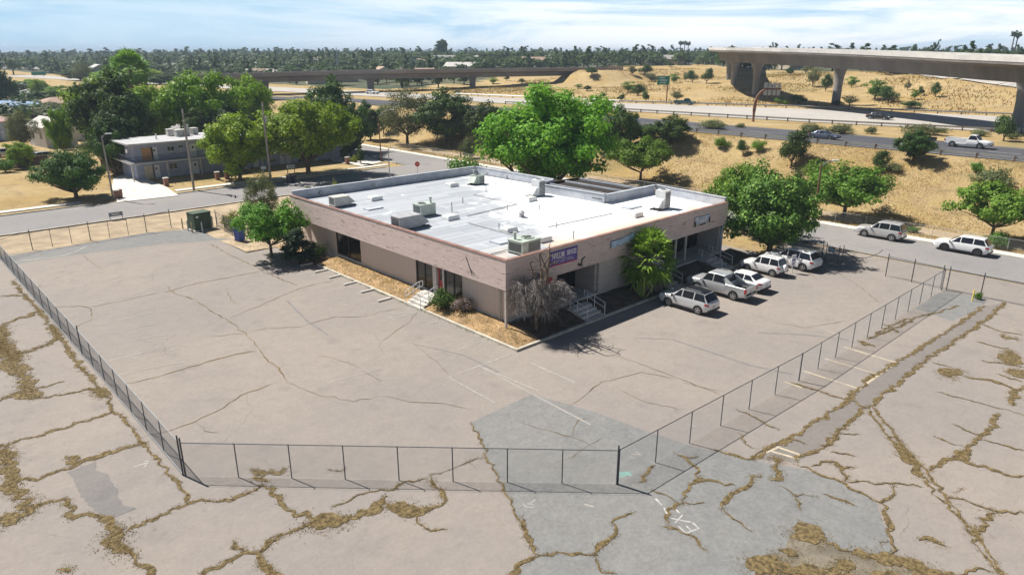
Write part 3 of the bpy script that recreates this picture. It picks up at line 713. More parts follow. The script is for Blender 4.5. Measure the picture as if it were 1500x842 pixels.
b = MB(); b.box(4.55, 5.6, .82, .9, ZF, 2.9); d = part(b, 'door', M['reddoor']); d['label'] = 'faded red door behind the dead tree'
b = MB(); b.box(5.45, 5.5, .75, .817, 1.6, 1.9); part(b, 'door_handle', M['galv'], d)
b = MB(); b.box(21.75, 23.1, 2.75, 2.85, ZF, ZS); d = part(b, 'door', mat('dark_maroon_door', (.10, .035, .035), .5))
b = MB(); b.box(22.95, 23.0, 2.68, 2.747, 1.6, 1.9); part(b, 'door_handle', M['galv'], d)
for x in (21.6, 23.2):
    b = MB(); b.box(x-.08, x+.08, .5, .66, ZF, ZS); part(b, 'porch_post', M['pale_trim'])
b = MB(); b.box(.03, .17, .03, .17, .3, ZS); part(b, 'corner_post', M['pale_trim'])
# fascia, soffit, roof
b = MB(); b.add([(0,.25,ZS),(.25,.25,ZS),(.25,30.6,ZS),(0,30.6,ZS),(0,.25,ZT),(.25,.25,ZT),(.25,32.2,ZT),(0,32.2,ZT)], [(3,2,1,0),(4,5,6,7),(0,1,5,4),(1,2,6,5),(2,3,7,6),(3,0,4,7)])
part(b, 'fascia', M['fascia'])
b = MB(); b.box(0, 29.2, 0, .25, ZS, ZT); part(b, 'fascia', M['fascia'])
b = MB(); b.box(.25, 24.2, .25, 30.6, ZS+.01, ZS+.1); b.box(24.2, 29, .25, 9, ZS+.01, ZS+.1); part(b, 'soffit', M['painted_shade'])
b = MB(); b.box(-.04, .3, -.04, 32.25, ZT+.002, ZT+.05); b.box(.3, 29.24, -.04, .3, ZT+.002, ZT+.05); part(b, 'roof_flashing', M['flash'])
rf = MB()
rpoly = [(.25,.25),(29.0,.25),(29.9,8.9),(21.8,9.2),(21.3,18.4),(24.4,18.6),(24.0,31.6),(.25,31.9)]
rf.prism(rpoly, ZR-.12, ZR); roof = part(rf, 'roof', M['roof'])
def wallpath(b, pts, th, z0, z1, mi=0):
    for (x0, y0), (x1, y1) in zip(pts, pts[1:]):
        dx, dy = x1-x0, y1-y0; L_ = math.hypot(dx, dy)
        b.obox(((x0+x1)/2, (y0+y1)/2, (z0+z1)/2), (L_+th*.98, th, z1-z0), math.atan2(dy, dx), mi)
b = MB(); wallpath(b, [(.42, 32.05),(24.15, 31.75)], .24, ZS, 5.75)
wallpath(b, [(24.3, 31.5),(24.6, 18.9)], .24, 1.0, 5.78)
wallpath(b, [(24.3, 18.62),(21.4, 18.5)], .24, ZS, 5.70)
wallpath(b, [(21.4, 18.2),(21.9, 9.4)], .24, ZS, 5.72)
wallpath(b, [(22.2, 9.25),(29.7, 9.05)], .24, ZS, 5.70)
wallpath(b, [(30.0, 8.8),(29.15, .4)], .24, .2, 5.74)
part(b, 'parapet', M['parapet'], roof)
b = MB(); wallpath(b, [(.42, 32.05),(24.3, 31.75),(24.6, 18.7),(21.4, 18.5),(21.9, 9.2),(30.0, 9.05),(29.15, .4)], .32, 5.79, 5.85)
part(b, 'parapet_coping', M['parapet'], roof)
b = MB(); b.box(.92, 24.0, 31.3, 31.5, -.1, ZS); b.box(24.0, 24.2, 18.6, 31.3, -.1, ZS); b.box(21.5, 24.2, 18.4, 18.6, -.1, ZS); b.box(21.5, 21.7, 9.2, 18.4, -.1, ZS); b.box(21.7, 29, 9.0, 9.2, -.1, ZS); b.box(28.8, 29, .5, 9.0, -.1, ZS)
part(b, 'back_wall', M['block'])
b = MB(); wallpath(b, [(30.0, 9.3),(30.2, 20.2),(24.6, 20.4)], .2, 0, 5.2); part(b, 'courtyard_wall', M['painted_shade'])  # courtyard shade is put into the wall colour
parts('trellis_beam', M['parapet'], [(x, x+.14, 9.4, 18.3, 5.40, 5.58) for x in (23.4, 25.9, 28.4)])
part(MB().box(21.7, 30.0, 9.5, 18.3, 5.30, 5.36), 'shade_canopy', mat('dark_shade_canopy', (.028, .022, .018), .9, .4, 2))
# scuppers in the parapets are dark slots
parts('parapet_scupper', M['hvac_grey'], [(x, x+.35, 31.68, 31.92, 5.15, 5.45) for x in (3.2, 9.5, 15.5, 21)]+[(24.18, 24.40, y, y+.35, 5.15, 5.45) for y in (21.5, 26, 29.5)], roof)
for (u, v, sx, sy) in ((549,293,1.3,1.0),(547,306,1.7,.9),(662,273,1.2,1.0),(660,321,1.3,1.0),(745,339,1.2,1.0),(736,354,1.7,1.3),(925,304,2.0,1.1),(930,317,1.2,1.0),(776,294,1.2,1.0),(794,353,1.3,1.0)):
    x, y = P(u, v, ZR); low = sx > 1.5
    b = MB(); b.box(x-sx/2, x+sx/2, y-sy/2, y+sy/2, ZR+.003, ZR+(.12 if low else .28)); s_ = part(b, 'skylight', M['parapet'], roof)
    t = ZR+(.12 if low else .28)+.004
    if not low:
        b.loft([[(x+a*k*sx/2, y+c*k*sy/2, t+h) for a, c in ((-1,-1),(1,-1),(1,1),(-1,1))] for k, h in ((.96,0),(.9,.08),(.6,.15),(.1,.17))])
        me = bpy.data.meshes.new('skylight'); me.from_pydata(b.v, [], b.f); me.materials.append(M['skylight']); s_.data = me
for (u, v, h) in ((712,281,.6),(662,311,.9),(678,298,.5),(743,308,.5),(767,318,.35),(815,334,.4),(840,350,.6),(790,307,.4),(628,302,.3),(731,335,.4)):
    x, y = P(u, v, ZR); b = MB(); b.tube([(x,y,ZR),(x,y,ZR+h)], .05, 7); b.tube([(x,y,ZR+h),(x,y,ZR+h+.06)], .08, 7)
    part(b, 'vent_pipe', M['hvac_grey'], roof)
b = MB(); x, y = P(764, 318, ZR); b.loft([[(x+.28*math.cos(a)*k, y+.28*math.sin(a)*k, ZR+h) for a in np.linspace(0, 2*PI, 9)[:-1]] for k, h in ((1.2,0),(.8,.2),(.8,.4),(1.25,.42),(.3,.62))]); part(b, 'vent_cowl', M['hvac_grey'], roof)
for pts_ in (((.9,3.0),(6.4,3.4),(6.6,12.0)),((8.2,14.0),(15.0,14.6),(15.2,21.5)),((10.5,6.0),(18.5,5.6))):
    part(MB().tube([(x, y, ZR+.09) for x, y in pts_], .045, 6), 'conduit', M['hvac_grey'], roof)
# wall lamp and conduit on the front
b = MB(); b.box(7.55, 7.7, -.22, -.002, 3.55, 3.72); b.tube([(7.95,-.04,3.5),(7.95,-.05,3.95),(8.3,-.05,4.1)], .05, 6); part(b, 'wall_lamp', M['frame'])
b = MB(); b.tube([(-.03,4.3,4.9),(-.03,3.6,3.6)], .02, 5); b.tube([(-.03,3.9,4.1),(-.03,3.3,3.7)], .02, 5); part(b, 'loose_cable', M['black'])

# ------------------------------------------------------------------ rooftop machines
def hvac(name, label, u, v, L_, W_, H_, m, rz=0, tower=False, fan=True, pipe=False, hood=0):
    x, y = P(u, v, ZR)
    t = thing(name, label, 'rooftop unit', (x, y, ZR), rz, 'air conditioning units on the white roof')
    b = MB(); b.box(-L_/2, L_/2, -W_/2+.05, -W_/2+.17, .002, .12); b.box(-L_/2, L_/2, W_/2-.17, W_/2-.05, .002, .12); b.build('base_rail', M['grille'], t)
    x0 = -L_/2+hood
    b = MB(); b.box(x0, L_/2, -W_/2, W_/2, .12, H_)
    if tower: b.box(L_/2-W_*.95, L_/2, -W_/2+.02, W_/2-.02, H_, H_*1.75)
    top = H_*1.75 if tower else H_
    b.box(x0-.03, L_/2+.03, -W_/2-.03, W_/2+.03, H_-.06, H_+.002) if not tower else None
    b.build('casing', m, t)
    if hood:
        b = MB(); b.add([(-L_/2,-W_/2+.1,.3),(x0-.002,-W_/2+.1,.15),(x0-.002,W_/2-.1,.15),(-L_/2,W_/2-.1,.3),(-L_/2+.25,-W_/2+.1,H_*.55),(x0-.002,-W_/2+.1,H_-.08),(x0-.002,W_/2-.1,H_-.08),(-L_/2+.25,W_/2-.1,H_*.55)], [(3,2,1,0),(4,5,6,7),(0,1,5,4),(1,2,6,5),(2,3,7,6),(3,0,4,7)]); b.build('intake_hood', m, t)
    b = MB(); e = .008
    gx0 = L_/2-W_*.9
    for i in range(9):
        z = .25+(top-.4)*i/9; b.box(gx0, L_/2-.08, -W_/2-e, -W_/2-.002, z, z+(top-.4)/9*.62)
    for i in range(9):
        z = .25+(top-.4)*i/9; b.box(L_/2+.002, L_/2+e, -W_/2+.1, W_/2-.1, z, z+(top-.4)/9*.62)
    if not tower and not hood:
        b.box(x0-.008, x0-.002, -W_/2+.12, W_/2-.12, .25, H_-.2)
    b.build('coil_grille', M['grille'], t)
    if fan:
        b = MB(); cx_ = L_/2-W_*.47; r = W_*.34
        b.loft([[(cx_+r*k*math.cos(a), r*k*math.sin(a), top+h) for a in np.linspace(0, 2*PI, 19)[:-1]] for k, h in ((1,.003),(1,.07),(.86,.07),(.84,.02))]); b.build('fan_ring', m, t)
        b = MB()
        for k in range(4): b.obox((cx_+.45*r*math.cos(k*PI/2), .45*r*math.sin(k*PI/2), top+.05), (r*.8, r*.3, .02), k*PI/2, 0, .35)
        b.build('fan_blade', M['grille'], t)
    if pipe:
        b = MB(); b.tube([(x0+.3, W_*.2, H_),(x0+.3, W_*.2, H_+.45)], .1, 8); b.tube([(x0+.3, W_*.2, H_+.45),(x0+.3, W_*.2, H_+.55)], .16, 8); b.build('flue_pipe', m, t)
    return t
hvac('rooftop_unit', 'beige rooftop air conditioner with open dark end near the back parapet', 502, 301, 2.3, 1.15, 1.0, M['hvac_beige'], PI, fan=False, hood=.7)
hvac('rooftop_unit', 'grey-green rooftop unit with flue, standing just behind the long grey unit', 622, 315, 1.7, 1.2, 1.1, M['hvac_green'], PI, pipe=True)
hvac('rooftop_unit', 'long grey rooftop air conditioner nearest the sunlit fascia', 602, 333, 3.1, 1.3, 1.15, M['hvac_grey'], PI, fan=False, hood=.9)
hvac('rooftop_unit', 'small pale green rooftop unit in the far back corner of the roof', 697, 270, 1.9, 1.1, 1.05, M['hvac_green'], .2, pipe=True, hood=.6)
hvac('rooftop_unit', 'pale two-level rooftop unit under the big green tree beside the courtyard', 784, 287, 2.0, 1.1, .95, M['hvac_white'], .1, tower=True, hood=.6)
hvac('rooftop_unit', 'pale two-level rooftop unit at the front right of the roof', 966, 306, 2.1, 1.1, 1.0, M['hvac_white'], .1, tower=True, hood=.7)
hvac('rooftop_unit', 'grey-green rooftop unit with round fan closest to the front corner', 768, 369, 2.0, 1.5, 1.05, M['hvac_green'], .05, pipe=True)

# ------------------------------------------------------------------ banners
def text(body, size, loc, rot, m, parent, sx=1.0, name='lettering', sp=1.0, bold=0.0):
    cu = bpy.data.curves.new(name, 'FONT'); cu.body = body; cu.size = size; cu.extrude = .003; cu.align_x = 'CENTER'; cu.align_y = 'CENTER'; cu.space_character = sp; cu.offset = bold
    o = bpy.data.objects.new(name, cu); COL.objects.link(o); o.location = loc; o.rotation_euler = rot; o.scale = (sx, 1, 1); o.parent = parent
    cu.materials.append(m); return o
M['purple'] = mat('purple_banner_vinyl', (.13, .085, .33), .55, .18, 1.5)
M['bred'] = mat('red_banner_stripe', (.55, .08, .13), .55, .1, 2)
M['lett'] = mat('white_letter_vinyl', (.80, .78, .80), .5, .05, 3)
t = thing('banner', 'purple banner with white capitals and a red stripe on the shaded fascia', 'banner', (5.9, -.03, 4.62), 0)
def cloth(w, h, amp, fr, m, name, parent, skew=0.0, nx=22, nz=7, sag=0.0):
    V = []; F = []
    for i in range(nx+1):
        for j in range(nz+1):
            a = i/nx; c = j/nz
            V.append(((a-.5)*w, -.012-amp*(1+math.sin(a*fr+c*3.1)*math.sin(c*4+a*7))*.5, (c-.5)*h*(1-sag*math.sin(a*PI)*(c))+skew*(a-.5)))
    for i in range(nx):
        for j in range(nz): q = i*(nz+1)+j; F.append((q, q+nz+1, q+nz+2, q+1))
    b = MB(); b.add(V, F); o = b.build(name, m, parent, smooth_deg=60)
    md = o.modifiers.new('thickness', 'SOLIDIFY'); md.thickness = .006
    return o
cloth(3.0, 1.15, .02, 9, M['purple'], 'cloth', t)
BANNER = t
b = MB(); b.box(-1.48, 1.48, -.05, -.042, -.56, -.47); b.build('stripe', M['bred'], t)
b = MB()
for x0, x1, z in ((-1.1,-.5,-.2),(-.35,.25,-.16),(.35,.9,-.2),(-1.2,-.6,-.33),(-.4,.1,-.33),(.3,1.1,-.33)): b.box(x0, x1, -.05, -.043, z, z+.05)
b.build('small_print', M['paint'], t)
t = thing('banner', 'torn pale blue banner hanging slack beside the fan palm', 'banner', (12.9, -.03, 4.6), 0)
cloth(3.0, .62, .12, 14, mat('faded_blue_vinyl', (.48, .60, .78), .55, .25, 2.5), 'cloth', t, skew=.28, sag=.35)
t = thing('banner', 'grey and white banner with black ends high on the right of the fascia', 'banner', (24.7, -.03, 4.45), 0)
cloth(2.5, .75, .06, 12, mat('washed_grey_vinyl', (.50, .54, .62), .6, .35, 3), 'cloth', t, sag=.2)
b = MB(); b.box(-1.3, -1.12, -.10, -.09, -.5, -.05); b.box(1.05, 1.25, -.10, -.09, -.45, .1); b.box(-.5, .6, -.10, -.09, -.48, -.40); b.build('torn_edge', M['black'], t)
b = MB()
for i in range(6): b.box(-.8+i*.28, -.65+i*.28, -.10, -.092, -.18, .08)
b.build('lettering', M['lett'], t)

# ------------------------------------------------------------------ entrance stairs
M['railw'] = mat('white_handrail_paint', (.74, .74, .76), .45, .06, 3)
def stairs(label, loc, rz, w_, n, rise, run):
    t = thing('entrance_stairs', label, 'stairs', loc, rz, 'concrete entrance stairs of the office')
    for i in range(n):
        b = MB(); b.box(-w_/2, w_/2, i*run, n*run+.25 if i == n-1 else (i+1)*run, 0, (i+1)*rise)
        b.build('step', M['concrete'], t)
    for s in (-1, 1):
        b = MB(); x = s*(w_/2-.06); r = .027
        y0, y1 = .05, n*run; z0, z1 = rise, n*rise
        A0, A1 = (x, y0, z0+.92), (x, y1, z1+.92); B0, B1 = (x, y0, z0+.5), (x, y1, z1+.5)
        A2, B2 = (x, y1+.35, z1+.92), (x, y1+.35, z1+.5)
        b.tube([A0, A1, A2], r, 6); b.tube([B0, B1, B2], r, 6); b.tube([A0, (x,y0,0)], r, 6); b.tube([A2, B2], r, 6); b.tube([(x,y1*.6,z1*.6+.92+.03),(x,y1*.6,z1*.6)], r, 6); b.tube([A1, (x,y1,z1)], r, 6)
        b.build('handrail', M['railw'], t)
    return t
stairs('sunlit concrete steps with white handrails on the pinkish side, by the red door', (-1.6, 9.1, 0), -PI/2, 2.1, 4, .165, .36)
stairs('shaded concrete steps between the dead tree and the fan palm', (6.95, -2.55, 0), 0, 2.1, 4, .165, .45)
stairs('shaded concrete steps just right of the fan palm', (17.5, -2.55, 0), 0, 1.7, 4, .165, .5)
stairs('shaded concrete steps farthest right, near the maroon door', (25.6, -2.55, 0), 0, 1.9, 4, .165, .55)

# wheel stops
ws = None
for i, ((u, v), lb) in enumerate(zip(((449,388),(470,398),(491,406),(513,416),(538,427),(563,440)), ('nearest the juniper','second along from the juniper','third along from the juniper, at the end of a crack','third along from the stairs','second along from the stairs','nearest the sunlit stairs'))):
    x, y = P(u, v); 
    t = MB(); t.loft([[(-.10,yy,0),(.10,yy,0),(.075,yy,.13),(-.075,yy,.13)] for yy in (-.62,-.58,.58,.62)])
    o = t.build('wheel_stop', M['walk']); tag(o, 'white concrete wheel stop '+lb, 'wheel stop', 'wheel stops along the sunlit bed'); o.location = (x, y, 0); o.rotation_euler = (0,0,PI/2 if True else 0)
    o.rotation_euler = (0, 0, random.uniform(-.06, .06)+PI/2)

# ------------------------------------------------------------------ chain-link fences
M['wire'] = mat('fence_wire', (.33, .35, .37), .45, .1, 5, metal=.4)
def mesh_panel(x0, y0, x1, y1, h, parent, z0=.04, sp=.085, r=.0022):
    L_ = math.hypot(x1-x0, y1-y0); ux, uy = (x1-x0)/L_, (y1-y0)/L_
    V = []; Q = []
    def wire(a, b):
        d = np.array(b)-np.array(a); d /= np.linalg.norm(d); n1 = np.array((-uy, ux, 0.)); n2 = np.cross(d, n1)
        o = len(V)
        for p in (a, b):
            for k in range(3):
                t = k*2*PI/3; V.append(np.array(p)+r*(n1*math.cos(t)+n2*math.sin(t)))
        for k in range(3): Q.append((o+k, o+(k+1)%3, o+3+(k+1)%3, o+3+k))
    s = -h
    while s < L_:
        for sg in (1, -1):
            a0, a1 = max(0, s), min(L_, s+h)
            if a1-a0 > .02:
                za, zb = a0-s, a1-s
                if sg < 0: za, zb = h-za, h-zb
                wire((x0+ux*a0, y0+uy*a0, z0+za), (x0+ux*a1, y0+uy*a1, z0+zb))
        s += sp
    return link('wire_mesh', npmesh('wire_mesh', np.array(V), np.array(Q), M['wire']), parent)
def fence(label, pts, n_each, h, dark=True, arm=False, rails=('top',), tall_ends=.18, mesh=True, sp=.085, rmesh=.0022, topmat=None):
    t = thing('chain_link_fence', label, 'fence', (0,0,0), 0)
    pm = M['darksteel'] if dark else M['galv']
    for k, ((x0, y0), (x1, y1), n) in enumerate(zip(pts, pts[1:], n_each)):
        L_ = math.hypot(x1-x0, y1-y0); nx_, ny_ = -(y1-y0)/L_, (x1-x0)/L_
        for i in range(n+1):
            if i == n and k < len(n_each)-1: continue
            x, y = x0+(x1-x0)*i/n, y0+(y1-y0)*i/n
            end = (i in (0, n)); hh = h+(tall_ends if end else .02)
            b = MB(); b.tube([(x,y,-.05),(x,y,hh)], .04 if end else .027, 7)
            if arm and not end: b.tube([(x,y,hh),(x-nx_*.13,y-ny_*.13,hh+.05)], .02, 5)
            b.build('post', pm, t)
        b = MB(); b.tube([(x0,y0,h),(x1,y1,h)], .021, 6); b.build('top_rail', topmat or pm, t)
        if 'bottom' in rails: b = MB(); b.tube([(x0+nx_*.03,y0+ny_*.03,.12),(x1+nx_*.03,y1+ny_*.03,.12)], .02, 6); b.build('bottom_rail', topmat or pm, t)
        if 'wire' in rails:
            b = MB(); b.tube([(x0-nx_*.1,y0-ny_*.1,h+.07),(x1-nx_*.1,y1-ny_*.1,h+.07)], .006, 4); b.build('strand_wire', M['galv'], t)
        if mesh: mesh_panel(x0, y0, x1, y1, h-.05, t, sp=sp, r=rmesh)
    return t
FA, FB, FC = P(272,697), P(903.4,709), P(1379,425)
fence('chain-link fence along the left edge of the lot, receding towards the back street', [(FA[0]-.06, FA[1]+.15), (-22.95, 16.5), (-22.9, 49.3)], [7, 11], 1.85, rails=('top','bottom'), topmat=M['galv'], tall_ends=.3, sp=.08, rmesh=.0022)
fence('short chain-link fence facing the camera in the foreground', [FA, FB], [8], 1.80, arm=True, rails=('top','wire'), tall_ends=.26)
fence('long chain-link fence running from the foreground corner towards the right street', [(FB[0]+.05,FB[1]-.02), (8, -17.75), FC], [6, 10], 1.82, arm=False, tall_ends=.05)
fence('chain-link fence across the end of the lot along the right street', [(34.15,-13.4), (34.0,-15.6), (33.75,-17.95)], [1, 1], 1.85, tall_ends=.25)
fence('chain-link fence right of the corner post, past the yellow bollard', [(33.8,-18.4), (33.75,-20.9), (34.3,-34)], [1, 4], 1.85, rails=('top','wire'), tall_ends=.25)
fence('low wire fence with dark posts along the street side of the left lot', [P(0,380), P(48,366), P(133,352.5), P(215,340), P(251,333)], [1, 3, 3, 1], 1.9, tall_ends=.2)
fence('thin wire fence at the foot of the embankment behind the sidewalk', [(51.9, 92), (51.7, 40), (51.6, -36)], [14, 22], 1.35, dark=False, tall_ends=.02, sp=.16, rmesh=.003)
# open gate beside the parked white wagon
t = thing('chain_link_gate', 'open chain-link gate leaf with small blue sign near the white wagon', 'gate', (0,0,0), 0)
g0, g1 = P(1203,383), P(1226,391)
for q in (g0, g1, P(1208,386), P(1232,390)):
    b = MB(); b.tube([(q[0],q[1],-.05),(q[0],q[1],2.05)], .035, 7); b.build('post', M['darksteel'], t)
for z in (.25, .9, 1.75):
    b = MB(); b.tube([(g0[0],g0[1],z),(g1[0],g1[1],z)], .022, 6); b.build('rail', M['darksteel'], t)
mesh_panel(g0[0], g0[1], g1[0], g1[1], 1.7, t)
gm = ((g0[0]+g1[0])/2, (g0[1]+g1[1])/2); ga = math.atan2(g1[1]-g0[1], g1[0]-g0[0])
t2 = thing('gate_sign', 'small blue-grey sign wired to the open gate', 'sign', (gm[0]-.06, gm[1]-.05, 1.45), ga)
b = MB(); b.box(-.4, .4, -.02, 0, -.25, .25); b.build('panel', mat('blue_grey_sign', (.22, .30, .42), .5, .3, 5), t2)
b = MB(); b.box(-.3, .3, -.026, -.022, .05, .1); b.box(-.22, .25, -.026, -.022, -.08, -.04); b.build('small_print', M['lett'], t2)
# chain across the drive
c0, c1 = P(1236,382), P(1291,379)
t = MB(); t.tube([(c0[0]+(c1[0]-c0[0])*k/14, c0[1]+(c1[1]-c0[1])*k/14, .9-.75*math.sin(PI*k/14)**.7+.02) for k in range(15)], .03, 5)
tag(t.build('gate_chain', M['darksteel']), 'slack dark chain stretched across the lot entrance', 'chain')
t = MB(); t.tube([P(1424,441)+(0,), P(1424,441)+(.95,)], [.06,.06], 8); t.tube([P(1424,441)+(.95,), P(1424,441)+(1.0,)], [.06,.03], 8)
tag(t.build('bollard', mat('yellow_bollard_paint', (.72, .58, .14), .6)), 'yellow bollard by the fence gap at the far right of the lot', 'bollard')
# ------------------------------------------------------------------ vegetation
LEAF = {
 'lush': leafmat('lush_green_leaves', (0.104, 0.236, 0.021), (0.209, 0.405, 0.038), (0.334, 0.540, 0.077)),
 'street': leafmat('street_tree_leaves', (0.083, 0.176, 0.023), (0.160, 0.297, 0.038), (0.264, 0.405, 0.077)),
 'bright': leafmat('bright_green_leaves', (0.132, 0.243, 0.015), (0.250, 0.392, 0.028), (0.362, 0.486, 0.051)),
 'dark': leafmat('dark_evergreen_leaves', (0.036, 0.075, 0.019), (0.077, 0.138, 0.031), (0.142, 0.213, 0.053)),
 'olive': leafmat('olive_grey_leaves', (0.104, 0.124, 0.049), (0.174, 0.196, 0.090), (0.264, 0.270, 0.141)),
 'juniper': leafmat('juniper_needles', (.028, .060, .030), (.055, .105, .055), (.10, .15, .08)),
 'yellow': leafmat('yellow_green_leaves', (.17, .20, .025), (.29, .30, .045), (.36, .36, .07)),
 'dead': leafmat('dead_grey_leaves', (.20, .155, .125), (.30, .25, .215), (.13, .09, .07), .1),
 'palm': leafmat('palm_fronds', (.10, .20, .025), (.20, .34, .05), (.30, .40, .09)),
 'mixed': leafmat('dense_dark_leaves', (0.049, 0.108, 0.021), (0.111, 0.209, 0.033), (0.222, 0.338, 0.064), .15),
 'far': leafmat('distant_tree_leaves', (.036, .070, .024), (.085, .135, .040), (.13, .18, .06)),
}
def leaf_cloud(centers, radii, n_each, size, rg, ctr, up=.35, flat=.75):
    """leaf blades scattered through a set of clumps"""
    Pn = []; Nn = []
    for c, r, n in zip(centers, radii, n_each):
        d = rg.normal(0, 1, (n, 3)); d /= np.linalg.norm(d, axis=1, keepdims=True)
        rr = r*rg.uniform(.1, 1.0, n)**.5*rg.uniform(.75, 1.2, n)
        p = c+d*rr[:,None]*np.array((1, 1, flat)); Pn.append(p)
        o = (p-ctr); o /= np.maximum(np.linalg.norm(o, axis=1, keepdims=True), 1e-6)
        Nn.append(d*.7+o*.55+rg.normal(0, .5, (n, 3))+np.array((0, 0, up)))
    Pn = np.concatenate(Pn); Nn = np.concatenate(Nn); Nn /= np.linalg.norm(Nn, axis=1, keepdims=True)
    n = len(Pn); a = rg.normal(0, 1, (n, 3)); t = np.cross(Nn, a); t /= np.linalg.norm(t, axis=1, keepdims=True); b = np.cross(Nn, t)
    s = size*rg.uniform(.6, 1.35, n)[:,None]
    V = np.stack([Pn-t*s*.5, Pn+b*s*.34-Nn*s*.06, Pn+t*s*.5, Pn-b*s*.34-Nn*s*.06], 1).reshape(-1, 3)
    return V, np.arange(4*n).reshape(-1, 4)
def limb(b, p0, p1, r0, r1, rg, n=5, bend=.12, sides=6):
    p0 = np.array(p0, float); p1 = np.array(p1, float); L_ = np.linalg.norm(p1-p0); pts = []; rad = []
    off_ = rg.normal(0, bend*L_, 3); off_[2] *= .4
    for i in range(n):
        t = i/(n-1); pts.append(p0+(p1-p0)*t+off_*math.sin(t*PI)*.7); rad.append(r0+(r1-r0)*t)
    b.tube(pts, rad, sides); return pts
def crown_proto(seed, R_, H, base, leaf, nclump, per, size, clump=.32, shape='dome', limbs=9, trunk_r=.22, fork=.75, inner=.35, lean=0):
    """returns (trunk mesh, crown mesh); crown radius R_, total height H, lowest leaves at base"""
    rg = np.random.default_rng(seed); ch = H-base; ctr = np.array((0, 0, base+ch*.42)); C_l = []; rad = []
    while len(C_l) < nclump:
        d = rg.normal(0, 1, 3); d /= np.linalg.norm(d)
        k = (inner+(1-inner)*rg.random()**.6)
        if shape == 'dome':
            z = d[2]*(ch*.55 if d[2] > 0 else ch*.34); w_ = 1.0 if d[2] > -.2 else .8
        elif shape == 'column': z = d[2]*ch*.5; w_ = 1.0
        elif shape == 'cone': z = d[2]*ch*.5; w_ = 1-.75*((z/ch)+.5)
        else: z = d[2]*ch*.5; w_ = 1.0
        kk = k*(1-clump*.55)*rg.uniform(.82, 1.12)
        bump_ = 1+.16*math.sin(math.atan2(d[1], d[0])*3+seed)+.1*math.sin(math.atan2(d[1], d[0])*5+seed*2)
        cc = base+ch*(.42 if shape == 'dome' else .5)
        C_l.append(np.array((d[0]*R_*kk*w_*bump_+lean*z*.1, d[1]*R_*kk*w_*bump_, cc+z*kk))); rad.append(R_*clump*rg.uniform(.65, 1.3)*(.55+.45*w_))
    C_l = np.array(C_l); n_each = [max(8, int(per*(r/(R_*clump))**2)) for r in rad]
    V, Qd = leaf_cloud(C_l, rad, n_each, size, rg, ctr)
    cm = npmesh('crown', V, Qd, LEAF[leaf])
    b = MB(); top = (rg.normal(0, .03)*R_, rg.normal(0, .03)*R_, base+ch*.25)
    ft = (0, 0, max(.3, base*fork))
    b.tube([(0,0,-.25),(0,0,.05),ft], [trunk_r*1.5, trunk_r*1.1, trunk_r*.85], 8)
    order = np.argsort(-np.linalg.norm(C_l[:,:2], axis=1))
    for i in list(order[:limbs]): 
        e = C_l[i]; m_ = limb(b, ft, np.array(ft)+(e-np.array(ft))*.92, trunk_r*.55, trunk_r*.10, rg)
        j = rg.integers(0, len(C_l)); q = m_[2]
        if np.linalg.norm(C_l[j]-q) < R_*1.1: limb(b, q, q+(C_l[j]-q)*.85, trunk_r*.28, trunk_r*.06, rg, 4)
    limb(b, ft, top, trunk_r*.7, trunk_r*.3, rg)
    tm = bpy.data.meshes.new('trunk'); tm.from_pydata(b.v, [], b.f); tm.materials.append(M['bark']); tm.polygons.foreach_set('use_smooth', [True]*len(tm.polygons))
    return tm, cm, R_, H
